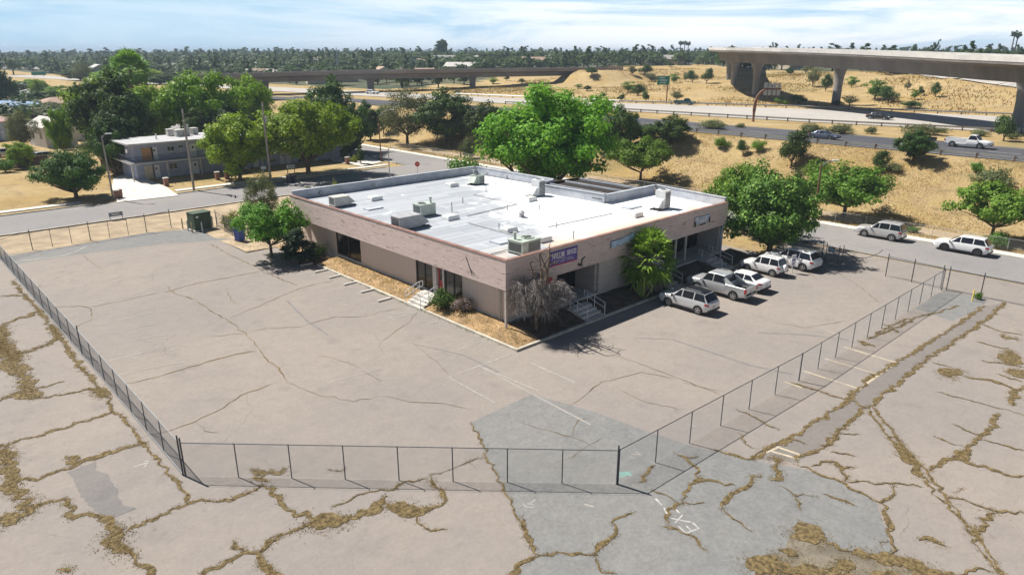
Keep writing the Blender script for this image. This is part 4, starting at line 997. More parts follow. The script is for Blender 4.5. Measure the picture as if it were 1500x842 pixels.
PR = {
 'lush': crown_proto(3, 8.5, 15, 1.6, 'lush', 190, 240, .40, .175, limbs=14, trunk_r=.45, fork=1.2),
 'street': crown_proto(4, 4.2, 6.6, 1.45, 'street', 100, 150, .28, .20, limbs=10, trunk_r=.17, fork=.9),
 'street2': crown_proto(14, 4.2, 6.4, 1.3, 'street', 92, 150, .28, .205, limbs=10, trunk_r=.18, fork=.9),
 'bright': crown_proto(5, 5.5, 10, .9, 'bright', 135, 165, .35, .19, limbs=10, trunk_r=.26, shape='ball', fork=1.6),
 'bright2': crown_proto(6, 5.5, 10, 1.0, 'bright', 130, 165, .35, .195, limbs=10, trunk_r=.26, fork=1.4),
 'dark': crown_proto(7, 5.0, 10, .6, 'dark', 130, 150, .35, .20, limbs=8, trunk_r=.28, shape='ball', fork=1.8),
 'dark2': crown_proto(17, 5.0, 9, .5, 'dark', 120, 150, .35, .21, limbs=8, trunk_r=.28, fork=1.8),
 'olive': crown_proto(8, 4.6, 8.6, 1.4, 'olive', 85, 150, .22, .24, limbs=16, trunk_r=.20, shape='ball', inner=.4, fork=1.1),
 'mixed': crown_proto(9, 5.2, 8.2, .5, 'mixed', 150, 160, .28, .19, limbs=12, trunk_r=.3, fork=1.6),
 'small': crown_proto(10, 1.6, 3.0, .5, 'street', 30, 90, .18, .34, limbs=6, trunk_r=.08),
 'smalldark': crown_proto(11, 1.8, 3.2, .2, 'dark', 36, 90, .19, .34, limbs=6, trunk_r=.09, fork=1.5),
 'smallolive': crown_proto(12, 1.7, 2.6, .3, 'olive', 32, 80, .16, .34, limbs=8, trunk_r=.08),
 'bush': crown_proto(13, 1.3, 1.5, .02, 'street', 28, 110, .13, .36, limbs=6, trunk_r=.06, shape='dome'),
 'bushdark': crown_proto(15, 1.3, 1.6, .02, 'dark', 28, 110, .13, .36, limbs=6, trunk_r=.06),
 'busholive': crown_proto(16, 1.4, 1.3, .0, 'olive', 28, 100, .13, .38, limbs=8, trunk_r=.05),
 'bushyellow': crown_proto(18, 1.2, 1.4, .02, 'yellow', 28, 100, .12, .36, limbs=6, trunk_r=.05),
 'bushdead': crown_proto(19, 1.0, 1.25, .02, 'dead', 24, 110, .10, .38, limbs=10, trunk_r=.05),
 'juniper': crown_proto(20, 1.5, 4.2, .1, 'juniper', 70, 150, .16, .30, limbs=4, trunk_r=.12, shape='cone', fork=.9),
 'cypress': crown_proto(21, 1.1, 4.6, .05, 'dark', 46, 110, .18, .34, limbs=3, trunk_r=.12, shape='cone'),
}
PROTO_THING = {}
def plant(kind, label, u, v, wpx, vtop, cat='tree', name=None, group=None, xy=None, z=None, rot=None, ratio=1.0):
    """a tree or shrub standing where the survey pixel meets the ground, as wide and tall as surveyed"""
    if xy is None: x, y, z0 = spot(u, v)
    else: x, y = xy; z0 = hz(x, y)
    if z is not None: z0 = z
    tm, cm, R_, H = PR[kind]
    wm = wpx*depth(x, y, z0+2)/FPX
    hm = max(.5, zat(vtop, x, y)-z0)
    t = thing(name or cat.replace(' ', '_'), label, cat, (x, y, z0-.03), rot if rot is not None else random.uniform(0, 6.28), group)
    s = wm/2/R_*1.06; t.scale = (s, s*ratio, hm/H/1.0)
    link('trunk' if cat == 'tree' else 'stem', tm, t); link('crown' if cat == 'tree' else 'foliage', cm, t)
    return t
plant('lush', 'biggest bright green tree, spreading over the back of the office roof', 0, 0, 206, 107, xy=(35.0, 29.0))
plant('street', 'round street tree just beyond the roof courtyard on the far kerb', 938, 266, 94, 197)
plant('street2', 'broad round street tree left of the silver car at the far kerb', 1236, 318, 130, 236)
plant('street', 'round tree with spreading crown behind the white car at the far kerb', 1452, 350, 112, 262, ratio=1.1)
plant('mixed', 'dense dark tree shading the white wagons at the front right of the office', 0, 0, 150, 241, xy=(33.5, -2.6))
plant('street2', 'loose pale green tree rising behind the right end of the office roof', 0, 0, 100, 228, xy=(38.9, 3.2))
plant('street', 'leafy tree with forked trunk casting shade by the blue bin', 398, 376, 104, 288, z=0)
plant('olive', 'thin greyish tree sticking up behind the far left roof corner', 402, 300, 50, 252, xy=(2.2, 43.5))
plant('juniper', 'shaggy dark juniper at the far left corner of the office', 438, 386, 66, 326, cat='tree', z=0)
plant('bushdark', 'low spreading shrub next to the juniper under the fascia', 463, 382, 36, 352, 'shrub', z=.1)
plant('bushyellow', 'bright yellow-green shrub beside the green utility cabinet', 341, 337, 36, 306, 'shrub')
plant('bushdark', 'dense round dark green shrub beside the sunlit stairs', 646, 457, 46, 421, 'shrub', z=.4)
plant('bushdead', 'dried grey-brown shrub next to the round green one', 679, 463, 35, 434, 'shrub', z=.4)
plant('bushdark', 'small dark shrub in the shadow behind the dried one', 701, 457, 22, 434, 'shrub', z=.45)
plant('bush', 'low light green bush showing above the back parapet', 456, 287, 20, 273, 'shrub', xy=(5.5, 39))
plant('bushyellow', 'round yellow-green bush just above the back parapet', 515, 275, 24, 261, 'shrub', xy=(10.5, 42))
plant('bush', 'wide pale green bush at the far back corner of the roof', 690, 246, 62, 227, 'shrub', xy=(33, 44))
plant('busholive', 'olive bush at the kerb left of the biggest tree', 688, 232, 30, 196, 'shrub')
plant('bush', 'green bush by the fence gap behind the yellow bollard', 1432, 438, 14, 427, 'shrub')
plant('bush', 'small green bush behind the white car at the far kerb', 1459, 362, 38, 338, 'shrub')
plant('bush', 'tiny pale bush between the silver car and the embankment', 1338, 340, 18, 331, 'shrub')
plant('busholive', 'grey-green weedy bush behind the silver car at the far kerb', 1322, 338, 22, 328, 'shrub')
# across the back street
plant('bright', 'bushy bright green tree in front of the two-storey apartments', 352, 263, 108, 162)
plant('bright2', 'largest bright green tree over the right half of the apartments', 452, 255, 140, 132)
plant('dark', 'dark tree standing behind the largest apartment tree', 486, 222, 82, 110)
plant('dark2', 'dark overhanging tree at the street corner end of the apartments', 515, 230, 62, 142)
plant('mixed', 'round green tree alone in the dry yard at left', 112, 289, 98, 214)
plant('dark', 'tall deep green tree left of the apartments', 150, 250, 110, 98, xy=(4, 106))
plant('bright2', 'wide bright crowned tree behind the apartment roof', 245, 215, 118, 90, xy=(22, 112))
plant('bright', 'leafy green tree filling the gap behind the apartment roof', 215, 215, 70, 118, xy=(13, 116))
plant('olive', 'feathery grey-green tree between two bright green ones', 372, 195, 72, 118, xy=(37, 128))
plant('small', 'small round green tree on the dry grass beyond the apartments', 322, 150, 38, 120, xy=(58, 170))
plant('street', 'small tree with light green top over the road end', 520, 225, 26, 205, xy=(45, 108))
plant('cypress', 'dark pointed cypress by the corner driveway', 529, 240, 17, 207)
plant('cypress', 'dark narrow evergreen at the end of the apartments', 504, 236, 18, 200)
plant('bushyellow', 'yellowish shrub at the corner driveway beside the pointed cypress', 520, 238, 12, 226, 'shrub')
plant('olive', 'grey-olive street tree with pale trunk on the far side of the junction', 597, 212, 92, 131)
plant('dark', 'dark oak mass on the bank right of the grey-olive tree', 655, 208, 84, 127)
plant('dark2', 'dark low-branching tree just left of the biggest tree', 706, 206, 70, 141)
plant('dark2', 'dark oak in the gap between the two darkest bank trees', 680, 205, 44, 150)
plant('dark', 'thin green tree at the junction kerb left of the grey-olive tree', 543, 205, 44, 146)
plant('smallolive', 'bare-looking purplish tree at the junction', 562, 196, 36, 152)
plant('dark', 'dark shrubby tree to the right of the biggest tree', 912, 222, 58, 152)
plant('dark2', 'bushy tree with grey-green top on the ramp bank above the round street tree', 980, 213, 66, 162)
plant('smalldark', 'dark tree peeping between the bank tree and the biggest tree', 945, 208, 44, 178)
plant('dark2', 'oak on the bank behind the biggest tree', 890, 222, 52, 176)
# the embankment
plant('smalldark', 'dense dark evergreen on the bank below the blue car', 1159, 243, 54, 181, ratio=1)
plant('dark2', 'open crowned tree on the bank below the white pickup', 1337, 236, 60, 183)
plant('smalldark', 'dark conical tree on the bank left of the open crowned one', 1288, 250, 34, 216)
plant('smalldark', 'round-topped dark tree on the far right at the ramp edge', 1470, 206, 38, 162)
plant('busholive', 'wide olive bush high on the bank above the white car', 1455, 274, 66, 245, 'shrub')
plant('bush', 'small green bush above the wide olive one', 1430, 252, 20, 236, 'shrub')
plant('bush', 'round green bush below the guard rail, first from the big sign', 1056, 216, 26, 200, 'shrub')
plant('smalldark', 'thin dark sapling between two round bank bushes', 1088, 226, 20, 201)
plant('bush', 'round green bush below the guard rail beside the dark sapling', 1110, 221, 24, 204, 'shrub')
plant('busholive', 'dull bush in the shade left of the open crowned bank tree', 1310, 250, 30, 236, 'shrub')
plant('bush', 'green bush at the foot of the bank behind the lamp post', 1195, 262, 40, 232, 'shrub')
# strip between ramp and freeway
for i, (u, v, w_, vt, k, lb) in enumerate(((1040,188,50,174,'busholive','long olive scrub clump on the strip between ramp and freeway'),(1085,187,18,180,'busholive','lone tiny scrub bush on the strip left of the curved sign pole'),(1192,194,42,180,'busholive','scrub clump on the strip just above the blue car'),(1232,196,48,181,'busholive','broad scrub clump on the strip right of the blue car'),(1276,196,20,184,'busholive','small scrub clump on the strip below the black car'),(1345,196,70,181,'busholive','widest scrub clump on the strip left of the white pickup'),(1436,199,34,189,'busholive','scrub clump on the strip behind the white pickup'),(1482,203,26,192,'busholive','scrub clump at the far right end of the strip'))):
    plant(k, lb, u, v, w_, vt, 'shrub', 'scrub_bush', 'scrub bushes on the freeway strip')
# the hill beyond the freeway
hill = [(867,109,25,97),(926,110,15,95),(944,110,24,92),(920,135,26,117),(934,140,28,120),(954,120,20,106),(946,149,14,131),(987,122,17,106),(1014,121,19,100),(1004,120,10,105),(1035,122,20,96),(883,143,14,134),(909,147,15,137),(991,147,22,133),(982,98,16,90),(848,130,16,122),(860,133,16,124),(1022,96,16,88),(1053,96,13,84),(1281,146,42,113),(1301,150,32,122),(1329,132,12,119),(1349,140,11,124),(1339,146,15,129),(1370,142,17,117),(1244,154,28,139),(1333,158,36,146),(1247,128,22,110),(1209,134,22,104),(1190,127,24,97),(1170,153,34,136),(1141,152,18,141),(1157,110,16,98),(1180,108,14,96),(912,98,22,91),(1152,154,16,146),(1228,155,20,146),(595,128,14,119),(742,118,10,110),(722,123,18,112),(765,122,12,114),(670,139,16,131)]
LMK = [((968,118),'green freeway sign'),((1108,140),'curved sign pole'),((1225,140),'thick middle flyover column'),((1066,120),'paired flyover columns'),((820,110),'end of the long overpass'),((1400,130),'pickup and bare slope at right'),((700,125),'middle overpass column')]
by = {}
for k, h in enumerate(hill):
    m_ = min(LMK, key=lambda q: math.hypot(q[0][0]-h[0], q[0][1]-h[1])); by.setdefault(m_[1], []).append((math.hypot(m_[0][0]-h[0], m_[0][1]-h[1]), k))
ORD = ['nearest','second nearest','third nearest','fourth nearest','fifth nearest','sixth nearest','seventh nearest','eighth nearest','ninth nearest','tenth nearest','eleventh nearest','twelfth nearest','thirteenth nearest','fourteenth nearest']
HL = {}
for lm, l_ in by.items():
    for n_, (_, k) in enumerate(sorted(l_)): HL[k] = '%s tree on the dry hill, %s to the %s' % ('tiny' if hill[k][2] < 14 else 'small' if hill[k][2] < 22 else 'wide', ORD[n_], lm)
for i, (u, v, w_, vt) in enumerate(hill):
    x, y, z0 = spot(u, v)
    k = ('smalldark','smallolive','smalldark','small')[i % 4]
    plant(k, HL[i], u, v, w_, vt, 'tree', 'hill_tree', 'trees dotted over the dry hill')
# backyards at left
extra = [('dark','deep shaded tree filling the left part of the tree wall by the apartments',128,240,70,150,2,98),('dark2','shaded low tree between the drive and the apartment end',176,246,60,165,0,95),('bright2','wide crowned green tree at the back of the tree wall, left of the fan palm',140,205,90,100,8,128),
 ('dark','dark tree behind the apartment stairs, under the brighter crowns',290,230,70,150,24,103),('bright','light green crowned tree at the right end of the tree wall',285,205,70,104,34,118),('dark2','dark tree low behind the roof coolers',250,215,70,150,18,104),('bright2','yellowish green tree low in the tree wall behind the garden shed',118,215,36,150,-2,120)]
for k, lb, u, v, w_, vt, x, y in extra: plant(k, lb, u, v, w_, vt, xy=(x, y))
belt = [('dark',118,118,44,98,'dark tree at the near edge of the far left freeway'),('bright2',205,120,60,97,'green tree beyond the wide tree behind the apartment roof'),('dark2',262,122,52,101,'dark tree at the left end of the long overpass'),('olive',296,124,40,104,'grey tree at the foot of the long overpass left end'),('bright',158,122,46,103,'light green tree behind the fan palm'),('dark2',235,124,60,106,'broad dark tree just left of the long overpass end')]
for k, u, v, w_, vt, lb in belt: plant(k, lb, u, v, w_, vt)
yards = [('olive','grey-green tree hiding the blue house wall',36,222,52,162),('bush','bright green shrub in front of the white gabled house',97,219,24,192),('bush','clipped green hedge bush at the left picture edge',8,252,30,232),('bright','yellow-green small tree by the dark board fence',34,246,40,206),
 ('olive','long pale tree row behind the white gabled house',82,185,66,149),('bright','light green tree right of the tan hip roof',115,182,44,146),('bright2','green leafy tree above the tan hip roof',85,150,46,122),('bright2','green tree just left of the tan hip roof',60,150,26,112),
 ('dark','dark conifer-like tree at the far left edge',2,165,44,84),('dark2','slim dark tree next to the one at the far left edge',22,150,18,112),('bright2','round green tree on the dry field at far left',46,132,32,114),('busholive','brownish shrub in front of the white garden wall',132,222,34,204),
 ('bright','low bright green tree beside the apartment roof vent',232,205,40,170),('dark2','deep green tree at the back of the apartment drive',180,225,44,182),('olive','brown-grey tree right of the far left freeway',122,120,30,92)]
for k, lb, u, v, w_, vt in yards:
    cat = 'shrub' if k.startswith('bush') else 'tree'; plant(k, lb, u, v, w_, vt, cat)

# dead weeping tree at the front corner
rg = np.random.default_rng(31)
t = thing('dead_tree', 'bare dead tree with drooping grey twigs at the front corner', 'tree', (1.75, -1.3, .25))
b = MB()
main = limb(b, (0,0,-.2), (.30,-.1,2.6), .15, .10, rg, 6, .1, 8); ends = []
for k in range(32):
    a = k*2.4+rg.normal(0, .3); h = rg.uniform(1.2, 4.3); r = rg.uniform(.6, 1.0)*(3.0-.42*abs(h-2.2)); e = (.3+r*math.cos(a), -.1+.6*r*math.sin(a), h)
    p = limb(b, main[2+k % 4], e, .06, .022, rg, 6, .22); ends += [p[3], p[4], p[5]]
for k, e in enumerate(((.5,-.7,5.5),(-.9,-1.1,6.0),(-.2,-.5,5.7),(-1.3,-.6,5.4),(.0,-1.2,6.2))):
    p = limb(b, main[5], e, .12, .035, rg, 7, .15)
    for q in (3, 4, 5, 6):
        for _ in range(2): limb(b, p[q], p[q]+np.array((rg.normal(.2,.5), rg.normal(-.1,.4), rg.uniform(-.1,.5))), .035, .010, rg, 4, .2, 4)
b.build('trunk', M['bark'], t, smooth_deg=60)
b = MB()
for e in ends:
    for k in range(22):
        q = rg.normal(0, 1, 3); q[2] = abs(q[2])*.3; q *= rg.uniform(.15, .6)/np.linalg.norm(q); o_ = np.array(e)
        pts = [o_]; d_ = q.copy(); n = rg.integers(4, 7)
        for _ in range(n):
            d_ = d_*.86+np.array((rg.normal(0,.05), rg.normal(0,.05), -.13)); nx_ = pts[-1]+d_*.42
            if nx_[2] < .1: break
            pts.append(nx_)
        if len(pts) > 2:
            b.tube(pts, list(np.linspace(.013, .006, len(pts))), 3, cap=False)
            for s_ in range(3): w_ = pts[rg.integers(1, len(pts))]; b.tube([w_, w_+np.array((rg.normal(0,.15), rg.normal(0,.15), rg.uniform(-.28,.05)))], [.009,.005], 3, cap=False)
b.build('twigs', mat('grey_dead_twigs', (.255, .23, .215), .9, .35, 5), t)

# fan palm and cactus
def fan_palm(name, label, loc, trunk_h, R_, nf, rg, skirt=True, s=1.0):
    t = thing(name, label, 'palm tree', loc)
    b = MB(); b.tube([(0,0,-.2),(0,0,trunk_h*.5),(0,0,trunk_h)], [.3*s,.24*s,.26*s], 9)
    b.build('trunk', M['bark'], t)
    V = []; Q = []; V2 = []; Q2 = []
    for i in range(nf):
        el = R(88)-R(150)*(i/nf)**.9; az = i*2.399+rg.normal(0, .2); pl = R_*rg.uniform(.45, .6); fr = R_*rg.uniform(.42, .55)
        d = np.array((math.cos(az)*math.cos(el), math.sin(az)*math.cos(el), math.sin(el))); hp = np.array((0,0,trunk_h))+d*pl-np.array((0,0,.12*R_*max(0, math.cos(el))))
        sd_ = np.cross(d, (0,0,1)); sd_ = sd_/max(np.linalg.norm(sd_), 1e-3); upv = np.cross(sd_, d)
        dead = skirt and el < R(-42); VV, QQ = (V2, Q2) if dead else (V, Q)
        def seg(p, q, w0, w1, nrm):
            o = len(VV); n_ = np.cross(q-p, nrm); n_ /= max(np.linalg.norm(n_), 1e-6)
            VV.extend([p-n_*w0, p+n_*w0, q+n_*w1, q-n_*w1]); QQ.append((o, o+1, o+2, o+3))
        seg(np.array((0,0,trunk_h-.05)), hp, .025*s, .02*s, upv)
        for k in range(17):
            a = R(-95+190*k/16); dr = d*math.cos(a)+sd_*math.sin(a)+upv*(.12+.1*(k % 2)-.25*(1-abs(math.cos(a))))
            e1 = hp+dr*fr*.6; e2 = hp+dr*fr*(1.0+.06*rg.normal())-np.array((0,0,.22*fr*(1+.4*rg.normal())))
            seg(hp, e1, .02*s, fr*.085, upv); seg(e1, e2, fr*.085, .006, upv)
    link('fronds', npmesh('fronds', np.array(V), np.array(Q), LEAF['palm']), t)
    if V2: link('dead_fronds', npmesh('dead_fronds', np.array(V2), np.array(Q2), LEAF['dead']), t)
    return t
x, y = 14.9, -1.35
fan_palm('fan_palm', 'short fan palm with big glossy fronds in front of the shaded wall', (x, y, .3), 2.7, 2.7, 46, np.random.default_rng(2))
x, y, z0 = spot(172, 190); zt = zat(92, 20, 150)
fan_palm('fan_palm', 'tall fan palm rising above the trees behind the apartments', (20, 150, 0), zt-1.5, 5.2, 50, np.random.default_rng(4), s=1.6)
t = thing('cactus', 'upright yellow-green succulent in front of the fan palm', 'cactus', (13.4, -2.05, .2))
b = MB(); rg = np.random.default_rng(8)
for k in range(11):
    a = rg.uniform(0, 6.28); r = rg.uniform(.1, .75); h = rg.uniform(.9, 1.9); p0 = (r*.4*math.cos(a), r*.4*math.sin(a), 0)
    b.tube([p0, (r*math.cos(a), r*math.sin(a), h*.5), (r*1.15*math.cos(a), r*1.15*math.sin(a), h)], [.08, .11, .05], 7)
b.build('stems', mat('succulent_skin', (.20, .26, .06), .6, .3, 6), t, smooth_deg=70)

# ------------------------------------------------------------------ the wooded town beyond
def far_proto(seed, kind):
    rg = np.random.default_rng(seed); n = 190
    if kind == 'round': C_l = [np.array((math.cos(a)*r, math.sin(a)*r, z)) for a, r, z in zip(rg.uniform(0, 6.28, 16), rg.uniform(0, 3.4, 16), rg.uniform(3.0, 7.6, 16))]; rad = [2.0]*16; per = [14]*16; sz = 1.5
    elif kind == 'tall': C_l = [np.array((rg.normal(0, .7), rg.normal(0, .7), z)) for z in np.linspace(2, 12.5, 14)]; rad = [1.7-.07*i for i in range(14)]; per = [15]*14; sz = 1.3
    else: C_l = [np.array((rg.normal(0, .3), rg.normal(0, .3), z)) for z in np.linspace(1.5, 12, 14)]; rad = [2.6-.17*i for i in range(14)]; per = [15]*14; sz = 1.2
    V, Qd = leaf_cloud(C_l, rad, per, sz, rg, np.array((0,0,4.)))
    b = MB(); b.tube([(0,0,-.5),(0,0,7)], [.35, .15], 5); o = len(V)
    V = np.concatenate([V, np.array(b.v)]); q = [f for f in b.f if len(f) == 4]
    Qd = np.concatenate([Qd, np.array(q)+o])
    return V, Qd
FV = {k: [far_proto(40+i+7*j, k) for i in range(3)] for j, k in enumerate(('round','tall','cone'))}
FM = {k: [npmesh('distant_tree', v, q, LEAF['far']) for v, q in FV[k]] for k in FV}
rgf = np.random.default_rng(77)
def in_view(x, y, pad=40):
    f = (x-CAM[0])*E2[1]+(y-CAM[1])*E1[1]; a = (x-CAM[0])*E2[0]+(y-CAM[1])*E1[0]
    return f > 10 and abs(750+FPX*a/(f*CS)-750) < 760+pad
def clear(x, y):
    """town trees keep off the roads, the hill, the yards and the lots"""
    d = math.hypot(x-CAM[0], y-CAM[1])
    ne, fe = near_edge(y), far_edge(y)
    if x > ne-38 and x < fe+14: return False
    if x >= fe+14: return d > hill_limit(x, y)
    return y > 150 and d > 178
LAB = {'round': 'round green tree in the wooded town far beyond the roads', 'tall': 'tall slim dark tree in the wooded town far beyond the roads', 'cone': 'pointed dark conifer in the wooded town far beyond the roads'}
cnt = 0
KS = ['round']*9+['tall','cone']
def sizes(d): return rgf.uniform(.5, .92)
while cnt < 285:
    d = rgf.uniform(195, 455); a = rgf.uniform(R(8), R(86)); x, y = CAM[0]+d*math.cos(a), CAM[1]+d*math.sin(a)
    if not in_view(x, y) or not clear(x, y): continue
    k = KS[rgf.integers(0, len(KS))]; o = link('distant_tree', FM[k][rgf.integers(0, 3)])
    s = sizes(d); o.location = (x, y, hz(x, y)-.2); o.scale = (s*rgf.uniform(1.1, 1.6), s*rgf.uniform(1.1, 1.6), s*rgf.uniform(.75, 1.05)); o.rotation_euler = (0,0,rgf.uniform(0, 6.28))
    tag(o, LAB[k], 'tree', {'round':'round trees of the far town','tall':'slim trees of the far town','cone':'conifers of the far town'}[k]); cnt += 1
VV = []; QQ = []; o = 0; n = 0
while n < 8800:
    if n < 5600: d = math.sqrt(rgf.uniform(400**2, 1050**2))
    else: d = 1000*math.exp(rgf.uniform(0, math.log(4.6)))
    a = rgf.uniform(R(8), R(86)); x, y = CAM[0]+d*math.cos(a), CAM[1]+d*math.sin(a)
    if not in_view(x, y) or not clear(x, y): continue
    k = KS[rgf.integers(0, len(KS))]; V, Qd = FV[k][rgf.integers(0, 3)]
    s = sizes(d)*(1.0 if d < 1000 else 1.15); c, sn = math.cos(a*97), math.sin(a*97)
    wx = s*(1.45 if d < 1000 else 2.4)
    st_, big_ = (1, 1.0) if d < 560 else (2, 1.25) if d < 1000 else (4, 1.8)
    keep = V[Qd[::st_].ravel()]
    ctr = keep.reshape(-1, 4, 3).mean(1, keepdims=True); keep = (ctr+(keep.reshape(-1, 4, 3)-ctr)*big_).reshape(-1, 3)
    X = np.stack([(keep[:,0]*c-keep[:,1]*sn)*wx+x, (keep[:,0]*sn+keep[:,1]*c)*wx+y, keep[:,2]*s+hz(x, y)-.3], 1)
    VV.append(X); QQ.append(np.arange(len(X)).reshape(-1, 4)+o); o += len(X); n += 1
tag(link('wooded_town', npmesh('wooded_town', np.concatenate(VV), np.concatenate(QQ), LEAF['far'])), 'dense wooded town fading to blue along the horizon', 'woodland', kind='stuff')
# single trees that stand out on the skyline
for k, u, vt, d, wpx, lb in (('tall',651,54,640,18,'very tall dark poplar standing out above the skyline'),('cone',407,69,700,9,'single dark conifer on the skyline left of the tall poplar'),('cone',684,70,720,7,'slim dark conifer just right of the tall poplar'),('round',910,66,640,30,'wide dark round tree on the skyline above the white truck'),('cone',92,74,600,7,'pointed dark tree on the skyline at far left'),('tall',1350,55,760,6,'tall thin tree on the skyline above the overpass deck'),('cone',1117,60,800,9,'dark conifer above the left end of the flyover'),('round',40,78,560,30,'grey-green tree on the skyline near the left edge')):
    dx, dy, _ = ray(u, 200); h_ = math.hypot(dx, dy); x, y = CAM[0]+dx/h_*d, CAM[1]+dy/h_*d; z0 = hz(x, y)
    o = link('skyline_tree', FM[k][0]); hh = zat(vt, x, y)-z0; wm = wpx*depth(x, y, z0)/FPX
    base_h = {'tall':14.0,'cone':13.0,'round':9.0}[k]; base_w = {'tall':4.4,'cone':5.2,'round':9.5}[k]
    o.location = (x, y, z0-.3); o.scale = (wm/base_w, wm/base_w, hh/base_h); tag(o, lb, 'tree')
pt_, pc_, pr_, ph_ = crown_proto(50, 2.6, 16, .6, 'dark', 110, 90, .8, .42, shape='column', limbs=2, trunk_r=.3)
for o in [q for q in COL.objects if q.name.startswith('skyline_tree') and 'very tall' in q.get('label', '')]:
    hh = zat(54, o.location.x, o.location.y)-o.location.z; wm = 19*depth(o.location.x, o.location.y)/FPX; o.data = pc_; o.scale = (wm/5.6, wm/5.6, hh/16.3)
def tall_palm(u, vt, d, lb):
    dx, dy, _ = ray(u, 200); h_ = math.hypot(dx, dy); x, y = CAM[0]+dx/h_*d, CAM[1]+dy/h_*d; z0 = hz(x, y); hh = zat(vt, x, y)-z0
    t = thing('skyline_palm', lb, 'palm tree', (x, y, z0), 0, 'palms on the skyline')
    b = MB(); b.tube([(0,0,-.5),(.2,0,hh)], [.4, .3], 6); b.build('trunk', M['bark'], t)
    rg = np.random.default_rng(int(u)); V, Qd = leaf_cloud([np.array((.2,0,hh))], [2.2], [70], 1.6, rg, np.array((0,0,hh-1))); link('crown', npmesh('crown', V, Qd, LEAF['far']), t)
for u, vt, lb in ((987,63,'left one of three thin palms above the hill skyline'),(993,63,'middle one of three thin palms above the hill skyline'),(998,64,'right one of three thin palms above the hill skyline'),(1454,50,'taller of two thin palms on the skyline at far right'),(1459,51,'shorter of two thin palms on the skyline at far right')): tall_palm(u, vt, 620 if u < 1400 else 520, lb)
